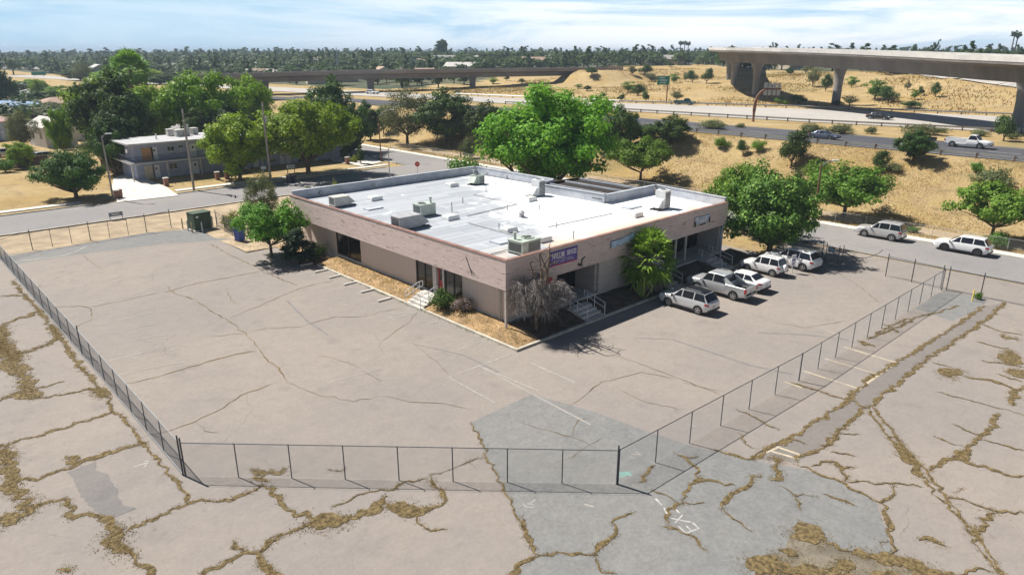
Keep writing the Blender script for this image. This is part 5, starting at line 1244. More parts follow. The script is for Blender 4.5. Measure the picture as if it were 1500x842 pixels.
# ------------------------------------------------------------------ vehicles
def lathe(b, prof, n=20, ax='y', c=(0,0,0), mi=0):
    rings = []
    for r, h in prof:
        rings.append([(c[0]+r*math.cos(2*PI*j/n), c[1]+h, c[2]+r*math.sin(2*PI*j/n)) for j in range(n)])
    b.loft(rings, mi)
def vehicle(label, cat, name, paint, L_=4.7, W_=1.85, H=1.65, belt=1.0, hood=.98, deck=None, gc=.22, r=.35, wb=2.75, cab=(-2.2, 1.05), roof=(-1.9, .1), inset=.2, rear_over=None, loc=(0,0,0), rz=0, group=None,
            roofpaint=None, rails=False, rim=None, bed=None, spare=False, cladding=False, pillars=(.36, .70), sail=False):
    """x forward; body, panes, wheels (with rims), lamps, bumpers, mirrors and plate as parts"""
    t = thing(name, label, cat, loc, rz, group); hw = W_/2; belt -= .07; hood -= .03; deck = deck or belt+.02; x0, x1 = -L_/2, L_/2
    cab = (max(cab[0], x0+.12), cab[1]); XS = np.linspace(x0, x1, 72); step = XS[1]-XS[0]
    def curve(kn, sg=.05):
        kn = sorted(kn); y = np.interp(XS, [k[0] for k in kn], [k[1] for k in kn]); n = max(1, int(sg/step*3)); ker = np.exp(-.5*(np.arange(-n, n+1)*step/sg)**2); ker /= ker.sum()
        return np.convolve(np.pad(y, n, mode='edge'), ker, 'valid')
    wrf = (hw*.93-inset)/hw
    w_c = curve([(x0,.80),(x0+.06,.885),(x0+.3,.97),(x0+.8,1),(x1-1.0,1),(x1-.45,.965),(x1-.16,.885),(x1,.72)])*hw
    zb_c = curve([(x0,gc+.26),(x0+.15,gc+.10),(x0+.5,gc),(x1-.6,gc),(x1-.15,gc+.05),(x1,gc+.18)])
    if bed: kb = [(x0,.70),(x0+.08,.72),(cab[0]-.06,.72),(cab[0]+.02,belt)]; kr = [(x0,.72),(cab[0]-.06,.72),(cab[0],belt+.02)]
    else: kb = [(x0,deck-.14),(x0+.09,deck-.05),(cab[0]+.05,belt+.02)]; kr = [(x0,deck-.08),(x0+.08,deck),(cab[0],deck+.03)]
    bt_c = curve(kb+[(cab[1],belt-.02),(x1-.55,hood-.09),(x1-.12,hood-.17),(x1,hood-.30)], .03 if bed else .05)
    zr_c = curve(kr+[(roof[0],H-.035),((roof[0]+roof[1])/2,H),(roof[1],H-.035),(cab[1],hood+.05),(x1-.55,hood+.01),(x1-.14,hood-.07),(x1,hood-.22)], .03 if bed else .045)
    zr_c = np.maximum(zr_c, bt_c+.012)
    wr_c = curve([(x0,.72),(cab[0],.86),(roof[0],wrf),(roof[1],wrf),(cab[1],.84),(x1-.4,.80),(x1,.60)], .08)*hw
    def half(i):
        w_, zb, bt, zr, wr = w_c[i], zb_c[i], bt_c[i], zr_c[i], min(wr_c[i], w_c[i]*.95); h = bt-zb; ed = min(.06, (zr-bt)*.3); ye, ze = wr, zr-ed
        pts = [(w_*.80,zb),(w_*.95,zb+.06*h),(w_*.995,zb+.25*h),(w_,zb+.5*h),(w_*.992,zb+.78*h),(w_*.955,bt)]
        pts += [(w_*.945+(ye-w_*.945)*k, bt+.012+(ze-bt-.012)*k) for k in (.10,.5,.92)]
        return pts+[(ye,ze),(ye*.93,zr-ed*.35),(ye*.55,zr)]
    HP = np.array([half(i) for i in range(len(XS))])                 # stations x 12 x (y, z)
    def sp(x, s):
        """a point of the skin at station x, girth s (0 sill ... 5 shoulder ... 9 roof edge ... 12 centre line)"""
        f = np.clip((x-x0)/step, 0, len(XS)-1.001); i = int(f); q = HP[i]+(HP[i+1]-HP[i])*(f-i)
        q = np.vstack([q, [0, q[-1][1]+.004]]); k = min(int(s), 11); return np.array((x, *(q[k]+(q[k+1]-q[k])*(s-k))))
    b = MB(); b.loft([[(XS[i], y, z) for y, z in HP[i]]+[(XS[i], -y, z) for y, z in HP[i][::-1]] for i in range(len(XS))]); b.build('body', paint, t, smooth_deg=42)
    def patch(name_, m_, xa, xb, sa, sb, sgn, off_=.009, nx=8, ns=6, xa2=None, xb2=None, par=None):
        """a shaped pane or lamp lying just proud of the skin"""
        b = MB(); G = []
        for i in range(nx+1):
            row = []
            for k in range(ns+1):
                fs = k/ns; l = xa+((xa2 if xa2 is not None else xa)-xa)*fs; r_ = xb+((xb2 if xb2 is not None else xb)-xb)*fs; x = l+(r_-l)*i/nx
                s = sa+(sb-sa)*fs; sg2 = sgn
                if sgn == 0: sg2, s = (1, s) if s <= 12 else (-1, 24-s)
                p = sp(x, s); a1 = sp(min(x+.02, x1), s)-sp(max(x-.02, x0), s); a2 = sp(x, min(s+.2, 12))-sp(x, max(s-.2, 0)); n_ = np.cross(a1, a2); n_ /= max(np.linalg.norm(n_), 1e-6)
                if n_[1] < -1e-3 or (abs(n_[1]) <= 1e-3 and n_[2] < 0): n_ = -n_
                if s > 9 and n_[2] < 0: n_ = -n_
                q = p+n_*off_; row.append((q[0], q[1]*sg2, q[2]))
            G.append(row)
        vs = [p for r_ in G for p in r_]; fs = [(i*(ns+1)+k, (i+1)*(ns+1)+k, (i+1)*(ns+1)+k+1, i*(ns+1)+k+1) for i in range(nx) for k in range(ns)]
        b.add(vs, fs); return b.build(name_, m_, par or t, smooth_deg=50)
    if bed:
        for s in (-1, 1): ys = sorted((s*hw*.84, s*hw*.985)); b = MB(); b.loft([[(x, ys[0], .60),(x, ys[1], .60),(x, ys[1]-(.02 if s > 0 else 0), deck-.03),(x, ys[1]-.05 if s > 0 else ys[1]-.03, deck),(x, ys[0]+.03, deck),(x, ys[0]+(0 if s > 0 else .02), deck-.03)] for x in (x0+.08, cab[0]+.03)]); b.build('bed_side', paint, t)
        b = MB(); b.box(x0, x0+.09, -hw*.93, hw*.93, .58, deck-.015); b.build('tailgate', paint, t)
    if sail:
        for s in (-1, 1):
            y0_, y1_ = s*hw*.80, s*hw*.93; b = MB(); wq = wrf*hw
            b.add([(cab[0]+.05,y0_,belt-.05),(cab[0]-1.0,y0_,belt-.05),(roof[0]+.1,s*(wq-.06),H-.1),(cab[0]+.05,y1_,belt-.05),(cab[0]-1.0,y1_,belt-.05),(roof[0]+.1,s*(wq-.01),H-.1)], [(0,1,2),(5,4,3),(0,3,4,1),(1,4,5,2),(2,5,3,0)]); b.build('sail_panel', paint, t)
    zt_ = H; wrf = wrf*hw; A = {'rr': roof[0], 'fr': roof[1]}
    if roofpaint: patch('roof', roofpaint, cab[0]+.02, roof[1]-.02, 9.0, 15.0, 0, .008, 16, 10)
    # glass
    xa, xb = cab[0]+(roof[0]-cab[0])*.30, cab[1]-(cab[1]-roof[1])*.16; ta, tb = roof[0]+.06, roof[1]+.03
    e = [0]+list(pillars)+[1]
    for s in (-1, 1):
        for q0, q1 in zip(e, e[1:]):
            g_ = .045/max(xb-xa, .1); c0, c1 = q0+(g_ if q0 > 0 else 0), q1-(g_ if q1 < 1 else 0)
            f_ = lambda q: ta+(tb-ta)*np.clip(q, 0, 1)
            lo_ = lambda q: xa+(xb-xa)*q
            patch('side_window', M['glass'], lo_(c0), lo_(c1), 6.05, 8.75, s, .008, 8, 4, xa2=max(f_(0), lo_(c0)) if q0 == 0 else lo_(c0), xb2=min(f_(1), lo_(c1)) if q1 == 1 else lo_(c1))
    patch('windshield', M['glass'], roof[1]+.08, cab[1]-.06, 9.25, 14.75, 0, .010, 8, 10)
    if bed: b = MB(); b.box(cab[0]-.035+(roof[0]-cab[0])*.2, cab[0]-.02+(roof[0]-cab[0])*.2, -.6, .6, belt+.1, belt+.2); 
    patch('rear_window', M['glass'], cab[0]+(roof[0]-cab[0])*.14, roof[0]-(roof[0]-cab[0])*.10, 9.3, 14.7, 0, .010, 8, 10)
    # wheels
    for sx in (-1, 1):
        for s in (-1, 1):
            xc = sx*wb/2-.02*L_ if not rear_over else (x1-.95 if sx > 0 else x1-.95-wb); y = s*(hw-.10)
            b = MB(); n = 22; rr_ = r*1.17; yy = s*(hw*1.0+.004)
            b.loft([[(xc+rr_*math.cos(a), yy-s*.05, r*.98+rr_*math.sin(a)) for a in np.linspace(-.12*PI, 1.12*PI, 17)], [(xc+rr_*math.cos(a), yy, r*.98+rr_*math.sin(a)) for a in np.linspace(-.12*PI, 1.12*PI, 17)]]); b.build('wheel_arch', M['black'], t)
            b = MB(); lathe(b, [(r*.62,-.1),(r*.93,-.11),(r,-.07),(r,.07),(r*.93,.11),(r*.62,.1)], 22, c=(xc, y, r)); wh = b.build('wheel', M['tyre'], t, smooth_deg=40)
            b = MB(); o_ = .112
            lathe(b, [(r*.66, s*(o_-.03)),(r*.64, s*o_),(r*.57, s*(o_+.002)),(r*.55, s*(o_-.04))], 22, c=(xc, y, r))
            for k in range(5):
                a = k*2*PI/5+.3; b.obox((xc+r*.32*math.cos(a), y+s*(o_-.005), r+r*.32*math.sin(a)), (r*.58, .02, r*.17), 0, 0, 0, -a)
            lathe(b, [(r*.14, s*(o_-.03)),(r*.13, s*(o_+.01)),(r*.02, s*(o_+.012))], 10, c=(xc, y, r))
            b.build('rim', rim or M['rim'], wh)
    # lamps, bumpers, mirrors, plate
    for s in (-1, 1):
        patch('headlight', M['headlight'], x1-.42, x1-.03, 3.7, 4.9, s, .010, 5, 3, xa2=x1-.50)
        if bed: b = MB(); ys = sorted((s*hw*.80, s*hw*.99)); b.box(x0-.012, x0+.10, ys[0], ys[1], deck-.42, deck-.06); b.build('taillight', M['taillight'], t)
        else: patch('taillight', M['taillight'], x0+.015, x0+.34, 3.9, 4.9, s, .010, 5, 3)
        b = MB(); b.obox((cab[1]-.28, s*(hw+.09), belt+.06), (.14, .2, .14), 0); b.build('mirror', M['black'] if cladding else paint, t, smooth_deg=50)
    b = MB(); b.box(x0-.03, x0+.3, -hw*.86, hw*.86, gc+.08, gc+.26); b.build('rear_bumper', M['black'] if not bed else M['galv'], t)
    b = MB(); b.box(x1-.3, x1+.01, -hw*.74, hw*.74, gc+.1, gc+.28); b.build('front_bumper', M['black'], t)
    b = MB(); b.box(x0-.045, x0-.032, -.16, .16, deck*.58, deck*.58+.15); b.box(x0-.0, x0-.033, -.03, .03, deck*.6, deck*.62); b.build('number_plate', M['plate'], t)
    if cladding:
        for s in (-1, 1): b = MB(); ys = sorted((s*hw*.95, s*(hw+.015))); b.box(-wb/2+.4, wb/2-.45, ys[0], ys[1], gc-.01, gc+.14); b.build('side_skirt', M['black'], t)
    if rails:
        for s in (-1, 1):
            b = MB(); y = s*wrf*.86; b.tube([(A['rr']+.3,y,zt_-.02),(A['rr']+.35,y,zt_+.06),(A['fr']-.35,y,zt_+.06),(A['fr']-.3,y,zt_-.02)], .022, 5); b.build('roof_rail', M['galv'], t)
    if bed:
        b = MB(); b.box(x0+.12, cab[0]-.06, -hw*.84, hw*.84, .722, .735); b.build('bed_liner', M['black'], t)
    if spare:
        b = MB(); rings = [[(x0-h, .12+rr_*math.cos(a), .82+rr_*math.sin(a)) for a in np.linspace(0, 2*PI, 19)[:-1]] for rr_, h in ((.33,.0),(.34,.2),(.3,.23),(.05,.24))]; b.loft(rings); b.build('spare_wheel_cover', paint, t, smooth_deg=40)
    return t
N_ = PI/2
vehicle('silver crossover with black roof parked nearest the dead tree', 'car', 'parked_car', M['silver2'], 4.6, 1.86, 1.69, 1.07, 1.02, roof=(-1.75,.25), cab=(-2.18,1.15), loc=(14.25,-5.75,0), rz=N_, roofpaint=M['blackcar'], rails=True, cladding=True, r=.36, wb=2.69)
vehicle('silver crew-cab pickup with open black bed parked beside the black-roofed crossover', 'pickup truck', 'parked_pickup', M['silver'], 5.6, 2.0, 1.86, 1.18, 1.12, gc=.32, roof=(-.75,.75), cab=(-1.0,1.45), loc=(19.2,-5.6,0), rz=N_, bed=(0,0), deck=1.2, r=.39, wb=3.3, sail=True, pillars=(.5,), rails=True)
vehicle('white sedan parked half hidden behind the silver pickup', 'car', 'parked_car', M['whitecar'], 4.75, 1.83, 1.44, .98, .92, roof=(-1.15,.25), cab=(-1.85,1.25), deck=1.02, loc=(22.0,-5.9,0), rz=N_, r=.33, wb=2.75, inset=.24)
vehicle('small white off-roader with a spare wheel cover on its tail', 'car', 'parked_car', M['whitecar'], 4.0, 1.72, 1.66, 1.02, .98, roof=(-1.6,.2), cab=(-1.88,.85), loc=(27.3,-5.2,0), rz=N_, r=.34, wb=2.45, spare=True, rails=True, gc=.26)
vehicle('big white wagon parked under the dense tree by the gate', 'car', 'parked_car', M['whitecar'], 5.0, 1.95, 1.78, 1.12, 1.08, roof=(-1.95,.25), cab=(-2.4,1.25), loc=(31.1,-6.1,0), rz=N_-.06, r=.38, wb=2.9, rails=True)
vehicle('silver off-roader parked at the far kerb beside the round street tree', 'car', 'parked_car', M['tan'], 4.85, 1.9, 1.86, 1.16, 1.08, roof=(-2.05,.1), cab=(-2.32,1.0), loc=(48.3,-7.7,0), rz=N_, r=.39, wb=2.8, rails=True, gc=.27)
vehicle('white crossover with dark wheels parked at the far kerb, farthest right', 'car', 'parked_car', M['whitecar'], 4.95, 1.95, 1.74, 1.1, 1.04, roof=(-1.85,.2), cab=(-2.35,1.2), loc=(48.3,-15.6,0), rz=N_, r=.4, wb=2.9, rim=M['darkrim'], cladding=True)
def road(u, v, z): return P(u, v, z)+(z,)
x, y, z = road(1207, 204, 6.03)
vehicle('grey-blue coupe driving on the dark ramp', 'car', 'moving_car', M['bluecar'], 4.7, 1.85, 1.38, .95, .9, roof=(-1.0,.1), cab=(-1.8,1.2), loc=(x,y,z), rz=-N_, r=.34, wb=2.75, inset=.25)
x, y, z = road(1418, 216, 6.03)
vehicle('white single-cab pickup driving on the ramp with a trailer', 'pickup truck', 'moving_pickup', M['whitecar'], 5.9, 2.0, 1.86, 1.18, 1.12, gc=.36, roof=(.15,.85), cab=(-.1,1.5), loc=(x,y,z), rz=-N_, bed=(0,0), deck=1.22, r=.4, wb=3.5, pillars=())
t = thing('flatbed_trailer', 'dark low trailer towed by the white pickup, half hidden by a bank tree', 'trailer', (x, y+6.4, z), -N_)
b = MB(); b.box(-2.2, 1.9, -.95, .95, .55, .68); b.box(-2.2, 1.9, -.98, -.92, .68, 1.0); b.box(-2.2, 1.9, .92, .98, .68, 1.0); b.box(1.9, 3.2, -.06, .06, .5, .6); b.build('bed', M['black'], t)
for s in (-1, 1):
    b = MB(); lathe(b, [(.2,-.1),(.33,-.1),(.33,.1),(.2,.1)], 18, c=(-.3, s*1.08, .33)); b.build('wheel', M['tyre'], t)
x, y, z = road(1288, 175, 6.04)
vehicle('black sedan driving on the pale freeway', 'car', 'moving_car', M['blackcar'], 5.0, 1.9, 1.45, 1.0, .95, roof=(-1.2,.3), cab=(-1.95,1.3), loc=(x,y,z), rz=-N_-.1, r=.35, wb=2.95, inset=.24)
x, y, z = road(1003, 154, 6.04)
vehicle('dark green pickup on the freeway below the green sign', 'pickup truck', 'moving_pickup', M['greencar'], 5.6, 1.9, 1.75, 1.1, 1.05, gc=.34, roof=(.1,.8), cab=(-.2,1.45), loc=(x,y,z), rz=-N_+.2, bed=(0,0), deck=1.12, r=.38, wb=3.3, pillars=())
x, y, z = road(546, 138, 6.04)
vehicle('white car on the far freeway under the long overpass', 'car', 'moving_car', M['whitecar'], 4.8, 1.85, 1.5, .98, .92, loc=(x,y,z), rz=-N_+.3)
x, y, z = spot(8, 229)
vehicle('silver-white car parked in the backyard at the left edge', 'car', 'parked_car', M['tan'], 4.6, 1.85, 1.6, 1.0, .95, loc=(x,y,0), rz=.25)
x, y, z = spot(70, 233)
vehicle('pale car behind the dark board fence in the backyard', 'car', 'parked_car', M['silver'], 4.6, 1.85, 1.5, 1.0, .95, loc=(x,y,0), rz=.2)
for u, v, lb, pm in ((305,163,'dark car parked beyond the apartments near the overpass','bluecar'),(318,165,'black car parked beyond the apartments, right of the dark one','blackcar'),(345,163,'dark green car parked by the feathery grey tree','greencar')):
    x, y, z = spot(u, v); vehicle(lb, 'car', 'parked_car', M[pm], loc=(x,y,z), rz=.3)
# ------------------------------------------------------------------ flyover and overpass
def UD(u, f):
    """ground position seen in survey column u at forward distance f"""
    a = (u-750)/FPX*f*CS*1.02
    return CAM[0]+a*E2[0]+f*E2[1], CAM[1]+a*E1[0]+f*E1[1]
def zuf(v, f):
    yy = (v-421)/FPX; return CAM[2]+f*(-SN-yy*CS)/(CS-yy*SN)
def deck_line(name, label, edge, width, dp, m, side=1, cols=(), cw=1.0):
    """edge: (x, y, z of the barrier top) along the near side; the deck lies to the far side of it"""
    t = thing(name, label, 'bridge', (0,0,0))
    E_ = np.array(edge); n = len(E_); T = np.gradient(E_, axis=0)[:,:2]; T /= np.linalg.norm(T, axis=1, keepdims=True)
    Nn = np.stack([-T[:,1], T[:,0]], 1)*side
    def pt(i, a, z): return (E_[i,0]+Nn[i,0]*a, E_[i,1]+Nn[i,1]*a, E_[i,2]+z)
    W_ = width
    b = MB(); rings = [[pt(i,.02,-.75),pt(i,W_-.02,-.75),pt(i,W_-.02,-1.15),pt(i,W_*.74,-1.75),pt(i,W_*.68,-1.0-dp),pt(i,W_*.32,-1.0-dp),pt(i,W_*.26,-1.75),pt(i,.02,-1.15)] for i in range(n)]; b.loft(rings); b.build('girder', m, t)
    for s, nm in ((0, 0), (1, 0)):
        b = MB(); a0, a1 = (-.06, .30) if s == 0 else (W_-.30, W_+.06)
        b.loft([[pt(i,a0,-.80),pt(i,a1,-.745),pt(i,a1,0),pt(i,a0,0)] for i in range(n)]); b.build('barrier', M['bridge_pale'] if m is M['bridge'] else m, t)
    b = MB(); b.loft([[pt(i,.35,-.745),pt(i,W_-.35,-.745),pt(i,W_-.35,-.735),pt(i,.35,-.735)] for i in range(n)]); b.build('roadway', M['lane'], t)
    for (x, y) in cols:
        k = int(np.argmin(np.hypot(E_[:,0]+Nn[:,0]*W_/2-x, E_[:,1]+Nn[:,1]*W_/2-y)))
        zt = E_[k,2]-1.0-dp+.02; z0 = hz(x, y)-.5; an = math.atan2(T[k,1], T[k,0]); hh = zt-z0
        b = MB(); rings = []
        for f_, ax, ay in ((0,1.0,.75),(.55,1.0,.75),(.75,1.05,.95),(.88,1.12,1.35),(1.0,1.2,1.95)):
            rings.append([(x+(ax*cw*math.cos(q)*math.cos(an)-ay*cw*math.sin(q)*math.sin(an)), y+(ax*cw*math.cos(q)*math.sin(an)+ay*cw*math.sin(q)*math.cos(an)), z0+hh*f_) for q in np.linspace(PI/8, 2*PI+PI/8, 13)[:-1]])
        b.loft(rings); b.build('column', M['column'] if m is M['bridge'] else m, t, smooth_deg=40)
    return t
fe_ = [(1900,92,66),(1800,88.5,80),(1650,84.8,102),(1500,81,124),(1400,77.5,142),(1300,74.3,161),(1200,71.6,182),(1120,70,206),(1092,69.6,233),(1085,69.7,258),(1086,70,282),(1092,71,322),(1108,73,385),(1130,76,470)]
edge = []
for (u, v, f), (u2, v2, f2) in zip(fe_, fe_[1:]):
    for k in range(4):
        q = k/4; f_ = f+(f2-f)*q; edge.append(UD(u+(u2-u)*q, f_)+(zuf(v+(v2-v)*q, f_),))
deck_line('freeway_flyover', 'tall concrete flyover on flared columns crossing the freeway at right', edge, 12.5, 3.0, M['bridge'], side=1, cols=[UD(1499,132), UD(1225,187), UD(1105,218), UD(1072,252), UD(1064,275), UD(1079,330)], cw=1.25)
p0, p1 = np.array((188.,163.)), np.array((107.,184.))
def opt(s): return p0+(p1-p0)*s
def s_at(u):
    lo, hi = -.1, 3.6
    for _ in range(40):
        m_ = (lo+hi)/2; x, y = opt(m_); a = (x-CAM[0])*E2[0]+(y-CAM[1])*E1[0]
        uu = 750+FPX*a/depth(x, y, 12)
        if uu > u: lo = m_
        else: hi = m_
    return lo
S_END = s_at(266)
edge = [tuple(opt(s))+(float(np.interp(s, [-.3,0,1,S_END], [zat(99.5,188,163), zat(99.7,188,163), zat(103.2,107,184), zat(110.5,*opt(S_END))])),) for s in np.linspace(-.3, S_END, 20)]
cols = []
for u in (390, 548, 700):
    q = opt(s_at(u)); cols.append((q[0]+1.2, q[1]+4.6))
deck_line('long_overpass', 'long brown-grey overpass crossing the freeway at far left and centre', edge, 11, 2.1, M['overpass'], side=-1, cols=cols, cw=1.2)
def guardrail(label, fx, ys, z, out):
    t = thing('guard_rail', label, 'guard rail', (0,0,0), 0)
    n = 0
    for y in ys[::1]:
        x = fx(y); b = MB(); zz = z(x, y); b.box(x-.09, x+.09, y-.09, y+.09, zz-.3, zz+.72); b.build('post', M['board'], t); n += 1
    b = MB(); b.loft([[(fx(y)+out*.11, y, z(fx(y), y)+.42),(fx(y)+out*.17, y, z(fx(y), y)+.50),(fx(y)+out*.11, y, z(fx(y), y)+.58),(fx(y)+out*.17, y, z(fx(y), y)+.66),(fx(y)+out*.11, y, z(fx(y), y)+.74)] for y in ys]); b.build('rail', M['galv'], t)
    return t
guardrail('steel guard rail with dark posts on the near edge of the dark ramp', lambda y: ra(y)-.9, list(np.arange(-34, 74, 4.2)), lambda x, y: 6.0, 1)
guardrail('steel guard rail with dark posts on the near edge of the pale freeway', lambda y: near_edge(y)-1.2, list(np.arange(-18, 110, 4.2)), lambda x, y: 6.0, 1)
guardrail('steel guard rail along the far edge of the pale freeway', lambda y: far_edge(y)+1.2, list(np.arange(0, 150, 4.5)), lambda x, y: hz(x, y), -1)

# ------------------------------------------------------------------ road signs
M['signgreen'] = mat('green_road_sign', (.015, .17, .10), .5, .12, 2)
def face_cam(x, y): return math.atan2(CAM[1]-y, CAM[0]-x)+PI/2
x, y, z0 = spot(976, 151)
t = thing('road_sign', 'green freeway sign with white lines on a single brown post', 'road sign', (x, y, z0), face_cam(x, y))
b = MB(); b.tube([(0,0,-.3),(0,0,zat(113,x,y)-z0)], .16, 8); b.build('post', M['brown_pole'], t)
k = depth(x, y, z0)/FPX; h1, h0 = zat(111.5,x,y)-z0, zat(124.5,x,y)-z0; w_ = 17.5*k
b = MB(); b.box(-w_+.5, .5, -.3, -.2, h0, h1); b.build('panel', M['signgreen'], t)
b = MB()
for i, segs in enumerate((((.10,.14),(.24,.62)),((.10,.16),(.24,.82)),((.24,.40),(.46,.74)))):
    zz = h1-(h1-h0)*(.2+.28*i)
    for a, c in segs:
        n = max(1, int((c-a)*w_/.22))
        for j in range(n):
            xx = -w_+.5+w_*(a+(c-a)*j/n); b.box(xx, xx+.13, -.32, -.303, zz-.16, zz+.16)
b.build('lettering', M['lett'], t)
x, y, z0 = spot(1103, 178); hh = zat(130, x, y)-z0
t = thing('overhead_sign', 'curved brown sign pole showing the grey backs of two rows of panels', 'road sign', (x, y, z0), face_cam(x, y))
b = MB(); pts = [(0,0,-.3),(0,0,hh*.35),(.05,0,hh*.6),(.4,0,hh*.78),(1.0,0,hh*.92),(2.0,0,hh)]; b.tube(pts, [.34,.32,.3,.27,.24,.2], 8); b.build('pole', M['brown_pole'], t, smooth_deg=50)
b = MB(); b.tube([(1.4,0,hh),(4.6,0,hh)], .16, 6); b.build('arm', M['brown_pole'], t)
for r_, (za, zb) in enumerate(((hh+.12, hh+1.15), (hh-1.25, hh-.2))):
    for c in range(4):
        b = MB(); b.box(1.35+c*.82, 1.35+c*.82+.66, -.1, -.03, za, zb); b.build('panel', M['hvac_grey'], t)
for u, v, h, w_, hh_, lb in ((64,110,1.0,17,4.5,'green overhead sign over the far left freeway, on the lower gantry'),(1396,76,1.0,13,4,'green freeway sign beyond the flyover deck at right'),(1494,71,1.0,10,6,'green freeway sign at the right picture edge beyond the flyover')):
    f = 420; x, y = UD(u, f); z0 = hz(x, y); zc = zuf(v-2, f); k = f/FPX
    t = thing('road_sign', lb, 'road sign', (x, y, z0), face_cam(x, y)); b = MB(); b.box(-w_*k/2, w_*k/2, -.3, -.15, zc-z0-hh_*k/2, zc-z0+hh_*k/2); b.build('panel', M['signgreen'], t)
    for s in (-1, 1): b = MB(); b.tube([(s*w_*k*.3,0,-.3),(s*w_*k*.3,0,zc-z0)], .12, 5); b.build('post', M['galv'], t)
x, y = P(612, 258)
t = thing('stop_sign', 'red octagonal stop sign at the street junction behind the office', 'stop sign', (x, y, 0), face_cam(x, y))
b = MB(); b.tube([(0,0,-.1),(0,0,2.3)], .035, 6); b.build('post', M['galv'], t)
oc = [(.42*math.cos(a), .42*math.sin(a)) for a in np.linspace(PI/8, 2*PI+PI/8, 9)[:-1]]
b = MB(); b.loft([[(p[0], -.045+q, 1.95+p[1]) for p in oc] for q in (0, -.02)]); b.build('panel', M['taillight'], t)
def mtext(body, size, loc, rot, m, parent, sx=1.0, bold=0.0, name='lettering'):
    cu = bpy.data.curves.new('tmp', 'FONT'); cu.body = body; cu.size = size; cu.extrude = .003; cu.align_x = 'CENTER'; cu.align_y = 'CENTER'; cu.offset = bold; cu.resolution_u = 3
    o = bpy.data.objects.new('tmp', cu); COL.objects.link(o); dg = bpy.context.evaluated_depsgraph_get(); me = bpy.data.meshes.new_from_object(o.evaluated_get(dg)); me.name = name
    bpy.data.objects.remove(o); me.materials.clear(); me.materials.append(m)
    q = link(name, me, parent); q.location = loc; q.rotation_euler = rot; q.scale = (sx, 1, 1); return q
mtext('STOP', .27, (0, -.072, 1.95), (PI/2,0,0), M['lett'], t, .8)
mtext('NVLUM', .66, (-.66, -.052, .19), (PI/2,0,0), M['lett'], BANNER, .60, .012)
mtext('SERVICES', .52, (.80, -.052, .22), (PI/2,0,0), M['lett'], BANNER, .50, .012)
# parking notice by the white wagon
x, y = P(1160, 400)
t = thing('notice_sign', 'white notice board with purple print between the two white parked cars', 'sign', (x, y, 0), -.3)
b = MB(); b.tube([(0,.03,-.05),(0,.03,1.2)], .04, 6); b.build('post', M['white'], t)
b = MB(); b.box(-.26, .26, -.03, 0, .65, 1.75); b.build('panel', M['white'], t)
b = MB(); b.box(-.19, .19, -.036, -.032, 1.18, 1.34); b.box(-.15, .15, -.036, -.032, .95, 1.0); b.box(-.17, .17, -.036, -.032, .82, .87); b.box(-.16, .16, -.036, -.032, 1.5, 1.56); b.build('small_print', M['purple'], t)

# ------------------------------------------------------------------ two-storey apartments
M['aptwall'] = mat('grey_blue_stucco', (.31, .335, .46), .9, .10, .8)
M['aptroof'] = mat('pale_apartment_roof', (.44, .44, .45), .8, .1, .5)
M['ply'] = mat('orange_plywood', (.42, .24, .12), .85, .2, 3)
M['palewood'] = mat('pale_plywood', (.50, .44, .34), .85, .15, 3)
M['aptdoor'] = mat('pale_grey_door', (.60, .62, .68), .6, .06, 3)
M['rail'] = mat('dark_balcony_rail', (.05, .06, .09), .6, .1, 4)
AY, AX0, AX1 = 86.2, .8, 37.5
apt = thing('apartment_building', 'grey-blue two-storey apartments with outside gallery across the back street', 'apartment building')
def AP(u, v):
    d = ray(u, v); t_ = (AY-CAM[1])/d[1]; return CAM[0]+d[0]*t_, CAM[2]+d[2]*t_
b = MB(); b.box(AX0, AX1, AY, AY+7.5, 0, 5.55); b.build('wall', M['aptwall'], apt)
b = MB(); b.box(AX0-1.2, AX1+.6, AY-1.7, AY+8.1, 5.56, 5.80); ar = b.build('roof', M['aptroof'], apt)
b = MB(); b.box(AX0-1.1, AX1, AY-1.6, AY-.003, 2.62, 2.85); b.box(AX0-1.1, AX0-.003, AY-.003, AY+7.5, 2.62, 2.85); b.build('gallery', M['aptroof'], apt)
def rail_run(x0, y0, x1, y1, z):
    b = MB(); n = max(2, int(math.hypot(x1-x0, y1-y0)/.16))
    b.tube([(x0,y0,z+.95),(x1,y1,z+.95)], .025, 5); b.tube([(x0,y0,z+.1),(x1,y1,z+.1)], .02, 5)
    for i in range(n+1): k = i/n; b.tube([(x0+(x1-x0)*k,y0+(y1-y0)*k,z),(x0+(x1-x0)*k,y0+(y1-y0)*k,z+.95)], .011, 3, cap=False)
    b.build('balcony_rail', M['rail'], apt)
rail_run(AX0-1.05, AY-1.52, 13.2, AY-1.52, 2.853); rail_run(15.2, AY-1.52, AX1-.1, AY-1.52, 2.853); rail_run(AX0-1.05, AY-1.45, AX0-1.05, AY+7.4, 2.853)
for x in list(np.arange(AX0-1.0, AX1, 5.2)):
    b = MB(); b.box(x-.07, x+.07, AY-1.5, AY-1.36, 0, 2.62); b.build('gallery_post', M['pale_trim'], apt)
